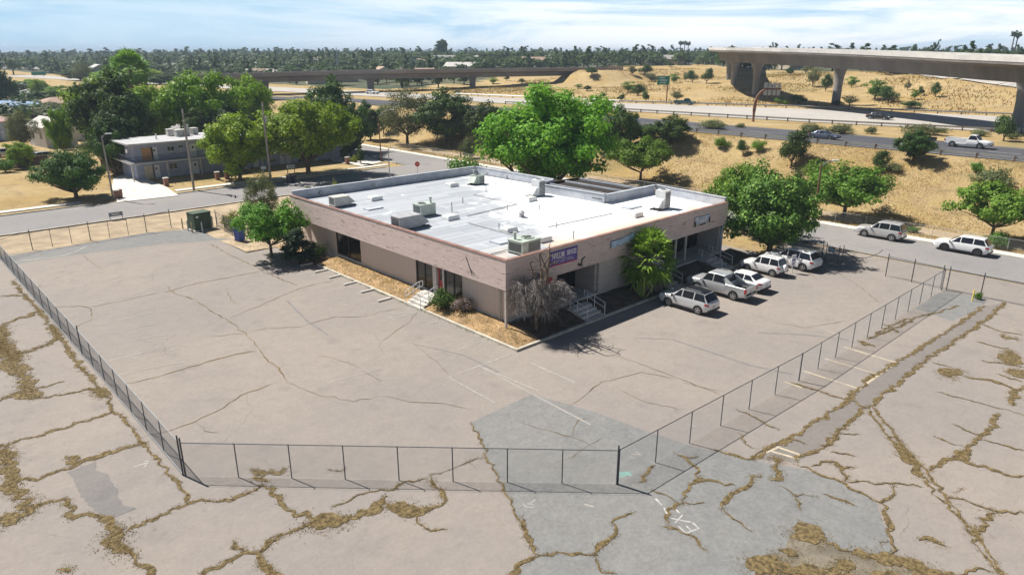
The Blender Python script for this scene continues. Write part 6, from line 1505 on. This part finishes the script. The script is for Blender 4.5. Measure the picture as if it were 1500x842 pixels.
def opening(kind, u0, v0, u1, v1, m):
    xa, za = AP(u0, v1); xb, zb = AP(u1, v0); zo = za
    lo = 2.86 if zb > 3.2 else .02
    if kind == 'door' or kind == 'board': zo, zb = lo, lo+2.05
    b = MB(); b.box(xa, xb, AY-.03, AY-.003, zo, zb); w_ = b.build({'door':'door','board':'boarded_opening','window':'window'}[kind], m, apt)
    if kind == 'window': b = MB(); b.box(xa-.06, xb+.06, AY-.05, AY-.032, zo-.08, zo); b.box(xa-.06, xb+.06, AY-.05, AY-.032, zb, zb+.06); b.box((xa+xb)/2-.03, (xa+xb)/2+.03, AY-.05, AY-.032, zo, zb); b.build('frame', M['aptdoor'], w_)
    if kind == 'door':
        b = MB(); b.box((xa+xb)/2-.15, (xa+xb)/2+.15, AY-.036, AY-.032, zo+1.35, zo+1.7); b.build('door_pane', M['winglass'], w_)
    return w_
opening('board', 209, 214, 222.5, 234, M['ply']); opening('door', 223.5, 214, 229, 235, M['aptdoor']); opening('window', 245.7, 214.5, 254, 221.5, M['winglass']); opening('window', 262, 212.5, 267, 217, M['winglass']); opening('door', 279.5, 211, 286, 229, M['aptdoor']); opening('window', 297.5, 209, 302, 214, M['winglass'])
opening('board', 214, 242, 225, 262, M['palewood']); opening('door', 226.5, 242, 233, 262, M['aptdoor']); opening('window', 249, 239, 258.5, 248, M['winglass']); opening('door', 283, 236, 290, 255, M['aptdoor'])
for u in (330, 372, 412, 418, 455): opening('door', u, 228, u+6, 246, M['aptdoor'])
for u in (345, 395, 437): opening('window', u, 205, u+8, 211, M['winglass']); opening('window', u, 232, u+8, 238, M['winglass'])
b = MB(); sx, sy = 14.2, AY-1.55
for i in range(12): b.obox((sx-.0+.30*i, sy-.75, 2.75-.225*(i+.5)), (.30, 1.1, .05))
for s in (-.55, .55): b.tube([(sx-.1, sy-.75+s, 2.8),(sx+3.6, sy-.75+s, .02)], .07, 5); b.tube([(sx-.1, sy-.75+s, 3.7),(sx+3.6, sy-.75+s, .95)], .025, 5)
b.build('outside_stairs', M['concrete'], apt)
b = MB(); b.loft([[(AX0-1.15+.05*h, AY-.9+.33*r*math.cos(a), 4.7+.33*r*math.sin(a)) for a in np.linspace(0, 2*PI, 13)[:-1]] for r, h in ((1,-2),(.7,0),(.1,1))]); b.tube([(AX0-1.1,AY-.9,4.7),(AX0-.6,AY-.6,5.5)], .03, 5); b.build('satellite_dish', M['white'], apt)
for i, (u, v) in enumerate(((250,199),(262,200),(272,199),(284,197))):
    x, y = P(u, v, 5.8); y = min(max(y, AY), AY+7)
    t = thing('roof_cooler', 'boxy beige cooler on the apartment roof, '+('leftmost of four','second from the left','third from the left','rightmost of four')[i], 'rooftop unit', (x, y, 5.8), .1*i, 'coolers on the apartment roof')
    b = MB(); b.box(-.55, .55, -.5, .5, .12, 1.05); b.box(-.6, .6, -.55, .55, 1.05, 1.12); b.box(-.5, -.4, -.45, .45, 0, .12); b.box(.4, .5, -.45, .45, 0, .12); b.build('casing', M['hvac_beige'], t)
    b = MB()
    for k in range(6): b.box(-.45, .45, -.515, -.503, .2+k*.13, .27+k*.13)
    b.build('louvre', M['hvac_grey'], t)
x, y = P(229, 204, 5.8); b = MB(); b.tube([(x,max(y,AY),5.8),(x,max(y,AY),6.7)], .12, 8); b.build('vent_pipe', M['hvac_white'], ar)
for i, (u, v, lb) in enumerate(((244,272,'brick pier with pale cap at the mouth of the concrete drive'),(172,291,'brick pier with bins beside the lamp post by the drive'),(319,263,'brick pier by the outside stairs of the apartments'),(333,262,'second brick pier to the right of the outside stairs'),(509,240,'brick pier at the corner end of the apartment path'))):
    x, y = P(u, v); t = thing('brick_pier', lb, 'pier', (x, y, 0), 0, 'brick piers along the back street')
    b = MB(); b.box(-.3, .3, -.3, .3, -.05, 1.1); b.build('shaft', M['brick'], t); b = MB(); b.box(-.36, .36, -.36, .36, 1.1, 1.22); b.build('cap', M['concrete'], t)
fence('low iron railing between the brick piers of the apartments', [P(247,272), P(317,262.5)], [7], .9, mesh=False, rails=('top','bottom'), tall_ends=0)
def board_fence(label, pts, h):
    t = thing('board_fence', label, 'fence')
    for p, q in zip(pts, pts[1:]):
        L_ = math.hypot(q[0]-p[0], q[1]-p[1]); a = math.atan2(q[1]-p[1], q[0]-p[0]); n = int(L_/.2); b = MB()
        for i in range(n): k = (i+.5)/n; hh = h*(1+.03*math.sin(i*2.3)); b.obox((p[0]+(q[0]-p[0])*k, p[1]+(q[1]-p[1])*k, hh/2), (.185, .03, hh), a)
        b.build('board_panel', M['board'], t)
        b = MB()
        for i in range(int(L_/2.4)+1): k = min(1, i*2.4/L_); b.box(p[0]+(q[0]-p[0])*k-.06, p[0]+(q[0]-p[0])*k+.06, p[1]+(q[1]-p[1])*k+.03, p[1]+(q[1]-p[1])*k+.15, 0, h+.05)
        b.build('post_row', M['board'], t)
board_fence('dark board fence across the back of the dry yard at left', [P(-30,250), P(28,247), P(72,241)], 1.7)
board_fence('dark board fence between the dry yard and the apartment drive', [P(150,249), P(196,256)], 1.8)

# ------------------------------------------------------------------ houses
def gable_house(label, loc, rz, w_, d_, h, rise, wallm, roofm, hip=False, detail=True, group=None, name='house'):
    t = thing(name, label, 'house', loc, rz, group)
    a, c = w_/2, d_/2
    b = MB(); b.box(-a, a, -c, c, -.3, h)
    if not hip: b.add([(-a,-c,h),(a,-c,h),(0,-c,h+rise),(-a,c,h),(a,c,h),(0,c,h+rise)], [(0,1,2),(5,4,3),(0,2,5,3),(1,4,5,2)])
    b.build('wall', wallm, t)
    e = .45; b = MB(); th = .12; r0 = h-rise*e/a
    if hip:
        k = max(0.3, c-a)
        lo = [(-a-e,-c-e,r0),(a+e,-c-e,r0),(a+e,c+e,r0),(-a-e,c+e,r0)]
        b.add(lo+[(p[0],p[1],p[2]+th) for p in lo]+[(0,-k,h+rise),(0,k,h+rise)], [(3,2,1,0),(0,1,5,4),(1,2,6,5),(2,3,7,6),(3,0,4,7),(4,5,8),(5,6,9,8),(6,7,9),(7,4,8,9)])
    else:
        for s in (-1, 1):
            p = [(s*(a+e),-c-e,r0),(0,-c-e,h+rise),(0,c+e,h+rise),(s*(a+e),c+e,r0)]
            q = [(x,y,z+th) for x, y, z in p]; p = [(x,y,z+.01) for x, y, z in p]
            b.add(p+q, [(0,1,2,3),(7,6,5,4),(0,4,5,1),(1,5,6,2),(2,6,7,3),(3,7,4,0)])
    b.build('roof', roofm, t)
    if detail:
        for x, z0, z1, ww, nm in ((-a*.45,h*.38,h*.74,1.1,'window'),(a*.45,h*.38,h*.74,1.1,'window'),(0,0,2.05,.9,'door')):
            b = MB(); b.box(x-ww/2, x+ww/2, -c-.03, -c-.003, z0, z1); b.build(nm, M['winglass'] if nm == 'window' else M['aptdoor'], t)
        for y in (-c*.5, c*.4):
            b = MB(); b.box(-a-.03, -a-.003, y-.6, y+.6, h*.38, h*.74); b.build('window', M['winglass'], t)
    return t
M['hwhite'] = mat('white_house_paint', (.66, .66, .68), .85, .08, 1)
M['hblue'] = mat('pale_blue_house_paint', (.36, .42, .54), .85, .08, 1)
M['rtan'] = mat('tan_shingle_roof', (.42, .29, .22), .9, .15, 1.5)
M['rpink'] = mat('pinkish_shingle_roof', (.48, .33, .28), .9, .12, 1.5)
M['rblue'] = mat('blue_metal_roof', (.20, .32, .52), .6, .12, .6)
M['rgrey'] = mat('grey_shingle_roof', (.30, .29, .28), .9, .15, 1.5)
M['rpale'] = mat('pale_shingle_roof', (.52, .50, .47), .9, .12, 1.5)
x, y, z = spot(86, 215); gable_house('white gabled house behind the dark utility pole at far left', (x, y+4, 0), .15, 6.0, 9.5, 4.3, 1.6, M['hwhite'], M['rpale'])
x, y, z = spot(3, 206); gable_house('pale blue house with pinkish shingle roof at the left picture edge', (x-2, y+6, 0), .5, 9, 11, 4.2, 1.7, M['hblue'], M['rpink'], hip=True)
x, y, z = spot(18, 172); gable_house('long building with blue metal roof at far left', (x-3, y+6, 0), PI/2+.1, 10, 24, 3.6, 1.3, M['hblue'], M['rblue'], hip=True)
x, y, z = spot(90, 166); gable_house('house with tan hip roof among the pale trees at left', (x, y+2, 0), PI/2+.3, 9, 13, 3.6, 1.7, M['hwhite'], M['rtan'], hip=True)
x, y, z = spot(119, 205); t = thing('garden_shed', 'white panelled shed between the gabled house and the dark tree', 'shed', (x, y, 0), .1)
b = MB(); b.box(-1.8, 1.8, -1.3, 1.3, 0, 3.2); b.build('wall', M['hwhite'], t); b = MB(); b.box(-2, 2, -1.5, 1.5, 3.2, 3.35); b.build('roof', M['aptroof'], t); b = MB(); b.box(-.5, .5, -1.33, -1.303, 0, 2); b.build('door', M['aptdoor'], t)
x, y, z = spot(292, 150); gable_house('small brown house behind the apartment trees', (26, 128, 0), .2, 8, 10, 3.2, 1.4, mat('brown_house_paint', (.30,.19,.13)), M['rgrey'])
rgh = np.random.default_rng(3); cnt = 0
while cnt < 60:
    d = rgh.uniform(330, 660); a = rgh.uniform(R(10), R(85)); x, y = CAM[0]+d*math.cos(a), CAM[1]+d*math.sin(a)
    if not in_view(x, y, 0) or not clear(x, y): continue
    gable_house('pale roofed house among the trees of the far town', (x, y, hz(x, y)), rgh.uniform(0, 3.1), rgh.uniform(8, 11), rgh.uniform(11, 17), 3.2, rgh.uniform(1.3, 2.2), (M['hwhite'], M['palewood'])[cnt % 2], (M['rgrey'], M['rpale'], M['rtan'], M['rgrey'])[cnt % 4], hip=cnt % 3 == 0, detail=False, group='houses of the far town', name='town_house'); cnt += 1
x, y = UD(1004, 470); z0 = hz(x, y)
t = thing('warehouse', 'long white flat building on the hilltop left of the flyover', 'warehouse', (x, y, z0), face_cam(x, y)); b = MB(); b.box(-5, 5, -4, 4, -.3, 3.6); b.build('wall', M['white'], t); b = MB(); b.box(-5.1, 5.1, -4.1, 4.1, 3.6, 3.9); b.build('roof', M['rgrey'], t)
b = MB()
for i in range(4): b.box(-4.2+i*2.2, -2.8+i*2.2, -4.03, -4.003, .2, 2.4)
b.build('roller_doors', M['hvac_grey'], t)
x, y = UD(931, 430); z0 = hz(x, y); a = face_cam(x, y)
t = thing('semi_truck', 'white semi truck on the hilltop road beyond the freeway', 'truck', (x, y, z0), a)
b = MB(); b.box(-4.4, 8.2, -1.25, 1.25, 1.1, 4.0); b.build('trailer', M['hvac_white'], t)
b = MB(); b.loft([[(-5.0,s*1.2,.6) if False else p for p in ((-5.0,-1.2,.6),(-5.0,1.2,.6),(-5.0,1.2,3.3),(-5.0,-1.2,3.3))] for s in (0,)]+[[(-6.5,-1.2,.6),(-6.5,1.2,.6),(-6.4,1.2,3.1),(-6.4,-1.2,3.1)],[(-8.0,-1.1,.7),(-8.0,1.1,.7),(-7.9,1.05,1.9),(-7.9,-1.05,1.9)]]); b.build('cab', M['whitecar'], t)
for xx in (-7.2, -3.2, -2.1, 5.6, 6.8):
    b = MB(); lathe(b, [(.2,-1.25),(.5,-1.25),(.5,1.25),(.2,1.25)], 14, c=(xx, 0, .5)); b.build('wheel', M['tyre'], t)

# ------------------------------------------------------------------ poles, lamps and small street things
def pole(name, label, cat, u, v, vtop, r=.14, m='wood_pole', arm=None, base_z=0, cross=False, extra=None):
    x, y = P(u, v); h = zat(vtop, x, y)
    t = thing(name, label, cat, (x, y, 0), 0)
    b = MB(); b.tube([(0,0,-.2),(0,0,h*.5),(0,0,h)], [r*1.15, r, r*.8], 8); b.build('pole', M[m], t, smooth_deg=60)
    if cross:
        b = MB(); b.obox((0,0,h-.5), (2.4,.1,.12), 1.2); b.obox((0,0,h-1.6), (1.9,.1,.12), 1.2); b.build('crossarm', M['wood_pole'], t)
        b = MB()
        for k in (-1.0,-.4,.4,1.0): b.tube([(k*math.cos(1.2), k*math.sin(1.2), h-.44),(k*math.cos(1.2), k*math.sin(1.2), h-.2)], .05, 6)
        b.build('insulators', M['hvac_grey'], t)
        b = MB(); b.tube([(.3,.1,h-3.0),(.3,.1,h-2.1)], .28, 10); b.build('transformer', M['galv'], t)
    if arm:
        ax, ay, up = arm; b = MB(); b.tube([(0,0,h-.35),(ax*.5,ay*.5,h+up*.7),(ax,ay,h+up)], .045, 6); b.build('arm', M['galv'], t)
        b = MB(); an = math.atan2(ay, ax); b.obox((ax*1.13, ay*1.13, h+up-.03), (.75, .28, .14), an); b.build('lamp_head', M['hvac_white'], t)
    return t, h
pole('utility_pole', 'pale utility pole with crossarms in front of the apartments, left one', 'utility pole', 284.4, 279.2, 160, .16, cross=True)
pole('utility_pole', 'weathered utility pole between the two bright apartment trees', 'utility pole', 397, 268, 150, .16, cross=True)
pole('utility_pole', 'dark leaning utility pole in front of the white gabled house', 'utility pole', 84, 222, 168, .12, 'brown_pole')
pole('utility_pole', 'thin dark pole beside the pale blue house', 'utility pole', 56, 197, 156, .10, 'brown_pole')
pole('street_lamp', 'wooden street lamp beside the round yard tree at left', 'street lamp', 166, 292, 199, .11, arm=(.7,-.2,.25))
pole('street_lamp', 'dark street lamp with long arm at the far side of the junction', 'street lamp', 558.3, 236, 168, .10, 'brown_pole', arm=(1.6,-1.6,.9))
pole('street_lamp', 'grey lamp pole left of the stop sign', 'street lamp', 571, 260, 217, .08, 'galv', arm=(.6,-.6,.1))
pole('street_lamp', 'brown street lamp rising right of the dense dark tree', 'street lamp', 1192, 322, 240, .12, 'brown_pole', arm=(.9,-1.0,.45))
x, y = UD(498, 420); z0 = hz(x, y); b = MB(); b.tube([(x,y,z0),(x,y,zuf(70,420))], [.5,.25], 6); tag(b.build('radio_mast', M['galv']), 'thin pale mast above the trees left of the tall poplar', 'mast')
for i, (u, v, lb) in enumerate(((918,130,'left of two light poles'),)): pass
x, y = P(388, 264)
t = thing('white_sign', 'small blank white sign on a grey post by the kerb', 'sign', (x, y, 0), face_cam(x, y)); b = MB(); b.tube([(0,.03,0),(0,.03,2.0)], .04, 6); b.build('post', M['galv'], t); b = MB(); b.box(-.42, .42, -.03, 0, 1.75, 2.15); b.build('panel', M['white'], t)
x, y = P(427, 257)
t = thing('apartment_sign', 'white name board on dark posts in front of the apartments', 'sign', (x, y, 0), face_cam(x, y))
for s in (-.55, .55): b = MB(); b.box(s-.06, s+.06, -.03, .09, 0, 1.75); b.build('post', M['board'], t)
b = MB(); b.box(-.62, .62, -.08, -.03, 1.15, 1.7); b.build('panel', M['white'], t)
b = MB()
for i, h in enumerate((.2,.26,.2,.24,.2)): b.box(-.45+i*.19, -.33+i*.19, -.088, -.083, 1.42-h/2, 1.42+h/2)
b.build('lettering', M['grille'], t)
def bin_(name, label, u, v, m, w_=.6, h=1.05, rz=.3):
    x, y = P(u, v); t = thing(name, label, 'bin', (x, y, 0), rz)
    b = MB(); b.loft([[(-w_*.42,-w_*.42,.08),(w_*.42,-w_*.42,.08),(w_*.42,w_*.42,.08),(-w_*.42,w_*.42,.08)],[(-w_*.5,-w_*.5,h),(w_*.5,-w_*.5,h),(w_*.5,w_*.5,h),(-w_*.5,w_*.5,h)]]); b.build('body', m, t)
    b = MB(); b.loft([[(-w_*.55,-w_*.55,h+.005),(w_*.55,-w_*.55,h+.005),(w_*.55,w_*.58,h+.005),(-w_*.55,w_*.58,h+.005)],[(-w_*.45,-w_*.45,h+.1),(w_*.45,-w_*.45,h+.1),(w_*.45,w_*.5,h+.12),(-w_*.45,w_*.5,h+.12)]]); b.build('lid', m, t)
    for s in (-1, 1): b = MB(); b.tube([(s*w_*.3-.04,w_*.5,.12),(s*w_*.3+.04,w_*.5,.12)], .12, 10); b.build('wheel', M['tyre'], t)
M['blue'] = mat('blue_bin_plastic', (.03, .07, .32), .5, .1, 3); M['darkbin'] = mat('dark_bin_plastic', (.04, .045, .06), .5, .1, 3)
bin_('recycling_bin', 'blue wheeled bin at the edge of the lot by the leafy tree', 352, 353, M['blue'], .85, 1.35)
bin_('trash_bin', 'dark wheeled bin next to the white name board', 424, 268, M['darkbin'])
bin_('trash_bin', 'black wheeled bin at the kerb under the apartment sign', 431, 267, M['darkbin'])
bin_('trash_bin', 'dark red bin beside the brick pier at the drive', 176, 290, M['brick'], .6, 1.1)
x, y = P(411, 347)
t = thing('cool_box', 'red box with a white band lying under the leafy tree', 'box', (x, y, 0), .4); b = MB(); b.loft([[(-.5,-.3,.02),(.5,-.3,.02),(.5,.3,.02),(-.5,.3,.02)],[(-.55,-.35,.6),(.55,-.35,.6),(.55,.35,.6),(-.55,.35,.6)]]); b.build('body', M['redcar'], t)
b = MB(); b.box(-.57, .57, -.37, .37, .603, .72); b.build('lid', M['white'], t)
x, y = P(294, 335.5)
t = thing('utility_cabinet', 'green utility cabinet standing behind bollards at the lot edge', 'cabinet', (x, y, 0), .12)
b = MB(); b.box(-1.0, 1.0, -.8, .8, .12, 1.95); b.box(-1.04, 1.04, -.84, .84, 1.95, 2.03); b.build('casing', mat('dark_green_cabinet', (.06, .095, .06), .6, .12, 2), t)
b = MB(); b.box(-1.15, 1.15, -.95, .95, -.05, .12); b.build('plinth', M['concrete'], t)
b = MB(); b.box(-.02, .02, -.812, -.803, .2, 1.9); b.box(.06, .1, -.83, -.803, .9, 1.15); b.build('door_seam', M['grille'], t)
b = MB(); b.box(-.75, -.45, -.812, -.803, 1.5, 1.7); b.build('warning_label', M['white'], t)
for i, (u, v) in enumerate(((268,335),(276,338),(282,341),(297,341),(306,334),(312,331),(318,330),(290,325))):
    x, y = P(u, v); b = MB(); b.tube([(0,0,-.05),(0,0,1.15),(0,0,1.2)], [.075,.075,.03], 8); o = b.build('bollard', M['galv'] if i % 2 else mat('faded_yellow_bollard', (.45,.40,.22)))
    o.location = (x, y, 0); tag(o, 'pipe bollard guarding the green cabinet, '+('outermost on the left','second on the left','third on the left','in front of its door','first on its right','second on its right','outermost on the right','behind it')[i], 'bollard', 'bollards round the green cabinet')
x, y = P(338, 338); fence('short chain-link return with pale rail beside the yellow-green shrub', [P(318,333), P(330,340), P(352,352)], [1, 2], 1.8, tall_ends=.25)
for u, v, lb in ((675,230,'dark pipe post at the kerb left of the biggest tree'),):
    x, y = P(u, v); b = MB(); b.tube([(0,0,0),(0,0,1.25),(0,0,1.32)], [.14,.14,.05], 8); o = b.build('pipe_post', M['board']); o.location = (x, y, 0); tag(o, lb, 'post')
x, y = P(171, 322); t = thing('lot_sign', 'blue-grey sign hanging low on the left lot fence', 'sign', (x, y, 0), -.05); b = MB(); b.box(-.75, .75, -.03, 0, .45, .95); b.build('panel', mat('slate_sign', (.16,.20,.27), .5), t)
b = MB(); b.box(-.5, .4, -.036, -.032, .72, .8); b.box(-.45, .5, -.036, -.032, .57, .63); b.build('small_print', M['lett'], t)
b = MB(); b.box(-.7,-.64,.002,.04,0,.95); b.box(.64,.7,.002,.04,0,.95); b.build('stake', M['darksteel'], t)
def cable(label, a, b_, sag, r=.02):
    m_ = MB(); m_.tube([tuple(np.array(a)+(np.array(b_)-np.array(a))*k/12-np.array((0,0,sag*4*(k/12)*(1-k/12)))) for k in range(13)], r, 4); tag(m_.build('overhead_cable', M['black']), label, 'cable')
pa, pb, pc = P(284.4,279.2), P(397,268), P(166,292)
ha = zat(160,*pa); hb = zat(150,*pb); hc = zat(199,*pc)
cable('overhead cable between the two apartment utility poles, upper', pa+(ha-.3,), pb+(hb-.3,), .5); cable('overhead cable between the two apartment utility poles, lower', pa+(ha-1.5,), pb+(hb-1.5,), .6)
cable('overhead cable from the wooden street lamp to the left utility pole', pc+(hc-.2,), pa+(ha-2.2,), .6)
# a pale stretch of the freeway at far left
b = MB(); us = [4, 30, 60, 85, 108]
for (ua, ub) in zip(us, us[1:]):
    va, vb = np.interp(ua, us, [97,97,98.5,100,103]), np.interp(ub, us, [97,97,98.5,100,103]); f = [spot(ua, va+4), spot(ub, vb+4), spot(ub, vb), spot(ua, va)]
    b.quad(*[(p[0], p[1], p[2]+.25) for p in f])
struct(b.build('distant_road', M['fwy']))
# ------------------------------------------------------------------ air
b = MB(); b.box(-900, 4600, -900, 4600, -3, 42); hzb = b.build('haze', None or M['white'])
hm, nt, pb_ = _nt('haze_air'); nt.nodes.remove(pb_); pv = N(nt, 'ShaderNodeVolumePrincipled'); pv.inputs['Color'].default_value = (.62, .76, .95, 1); pv.inputs['Density'].default_value = HAZE
L(nt, pv.outputs[0], nt.nodes['Material Output'].inputs['Volume']); hzb.data.materials.clear(); hzb.data.materials.append(hm); hzb['kind'] = 'stuff'; hzb['label'] = 'thin blue haze over the whole scene'
# ------------------------------------------------------------------ light, air, camera
SUN_DIR = Vector((-.28, .96, 0)).normalized(); EL = R(51)
sd = Vector((SUN_DIR.x*math.cos(EL), SUN_DIR.y*math.cos(EL), math.sin(EL)))
sun = bpy.data.lights.new('sun', 'SUN'); sun.energy = 5.0; sun.angle = R(.53); sun.color = (1, .955, .885)
so = bpy.data.objects.new('sun', sun); COL.objects.link(so); so.rotation_euler = sd.to_track_quat('Z', 'Y').to_euler(); so.location = (0, 0, 60)
w = bpy.data.worlds.new('World'); sc.world = w; w.use_nodes = True
nt = w.node_tree; bg = nt.nodes['Background']
sky = N(nt, 'ShaderNodeTexSky', sky_type='NISHITA'); sky.sun_disc = False
sky.sun_elevation = EL; sky.sun_rotation = math.atan2(sd.x, sd.y)
sky.altitude = 100; sky.air_density = 1.0; sky.dust_density = .25; sky.ozone_density = 2.5
tc = N(nt, 'ShaderNodeTexCoord'); mp = N(nt, 'ShaderNodeMapping'); L(nt, tc.outputs['Generated'], mp.inputs[0])
mp.inputs['Scale'].default_value = (1.6, 1.6, 13); mp.inputs['Rotation'].default_value = (0, R(5), 0)
cl = ramp(nt, noise(nt, mp.outputs[0], 1.7, 8, .62, .9), .30, .58)
sx = N(nt, 'ShaderNodeSeparateXYZ'); L(nt, tc.outputs['Generated'], sx.inputs[0])
side = ramp(nt, mth(nt, 'SUBTRACT', sx.outputs[0], sx.outputs[1]), -.75, .35)
cl = mth(nt, 'MULTIPLY', cl, mth(nt, 'ADD', .28, mth(nt, 'MULTIPLY', side, .72)))
low = ramp(nt, sx.outputs[2], .06, .20, 1, 0)          # thin bright cloud lies low over the town
blue = mixc(nt, low, sky.outputs[0], (10.3, 16.0, 20.6))
colr = mixc(nt, mth(nt, 'MULTIPLY', cl, low), blue, (24.5, 25.3, 26.0))
L(nt, colr, bg.inputs[0]); bg.inputs[1].default_value = .031
cam = bpy.data.cameras.new('camera'); co = bpy.data.objects.new('camera', cam); COL.objects.link(co)
co.location = CAM; co.rotation_euler = (PI/2-TH, 0, -math.atan2(.6855, .728)); cam.sensor_width = 36; cam.lens = 36*FPX/1500
cam.clip_start = .5; cam.clip_end = 20000; sc.camera = co
sc.view_settings.view_transform = 'Standard'; sc.view_settings.look = 'None'; sc.view_settings.gamma = 1; sc.view_settings.exposure = EXPOSURE
sc.cycles.max_bounces = 6; sc.cycles.diffuse_bounces = 2; sc.cycles.glossy_bounces = 2; sc.cycles.transparent_max_bounces = 8; sc.cycles.transmission_bounces = 3; sc.cycles.volume_bounces = 0
sc.cycles.use_adaptive_sampling = True; sc.cycles.adaptive_threshold = .02; sc.cycles.use_denoising = True
sc.render.use_persistent_data = False
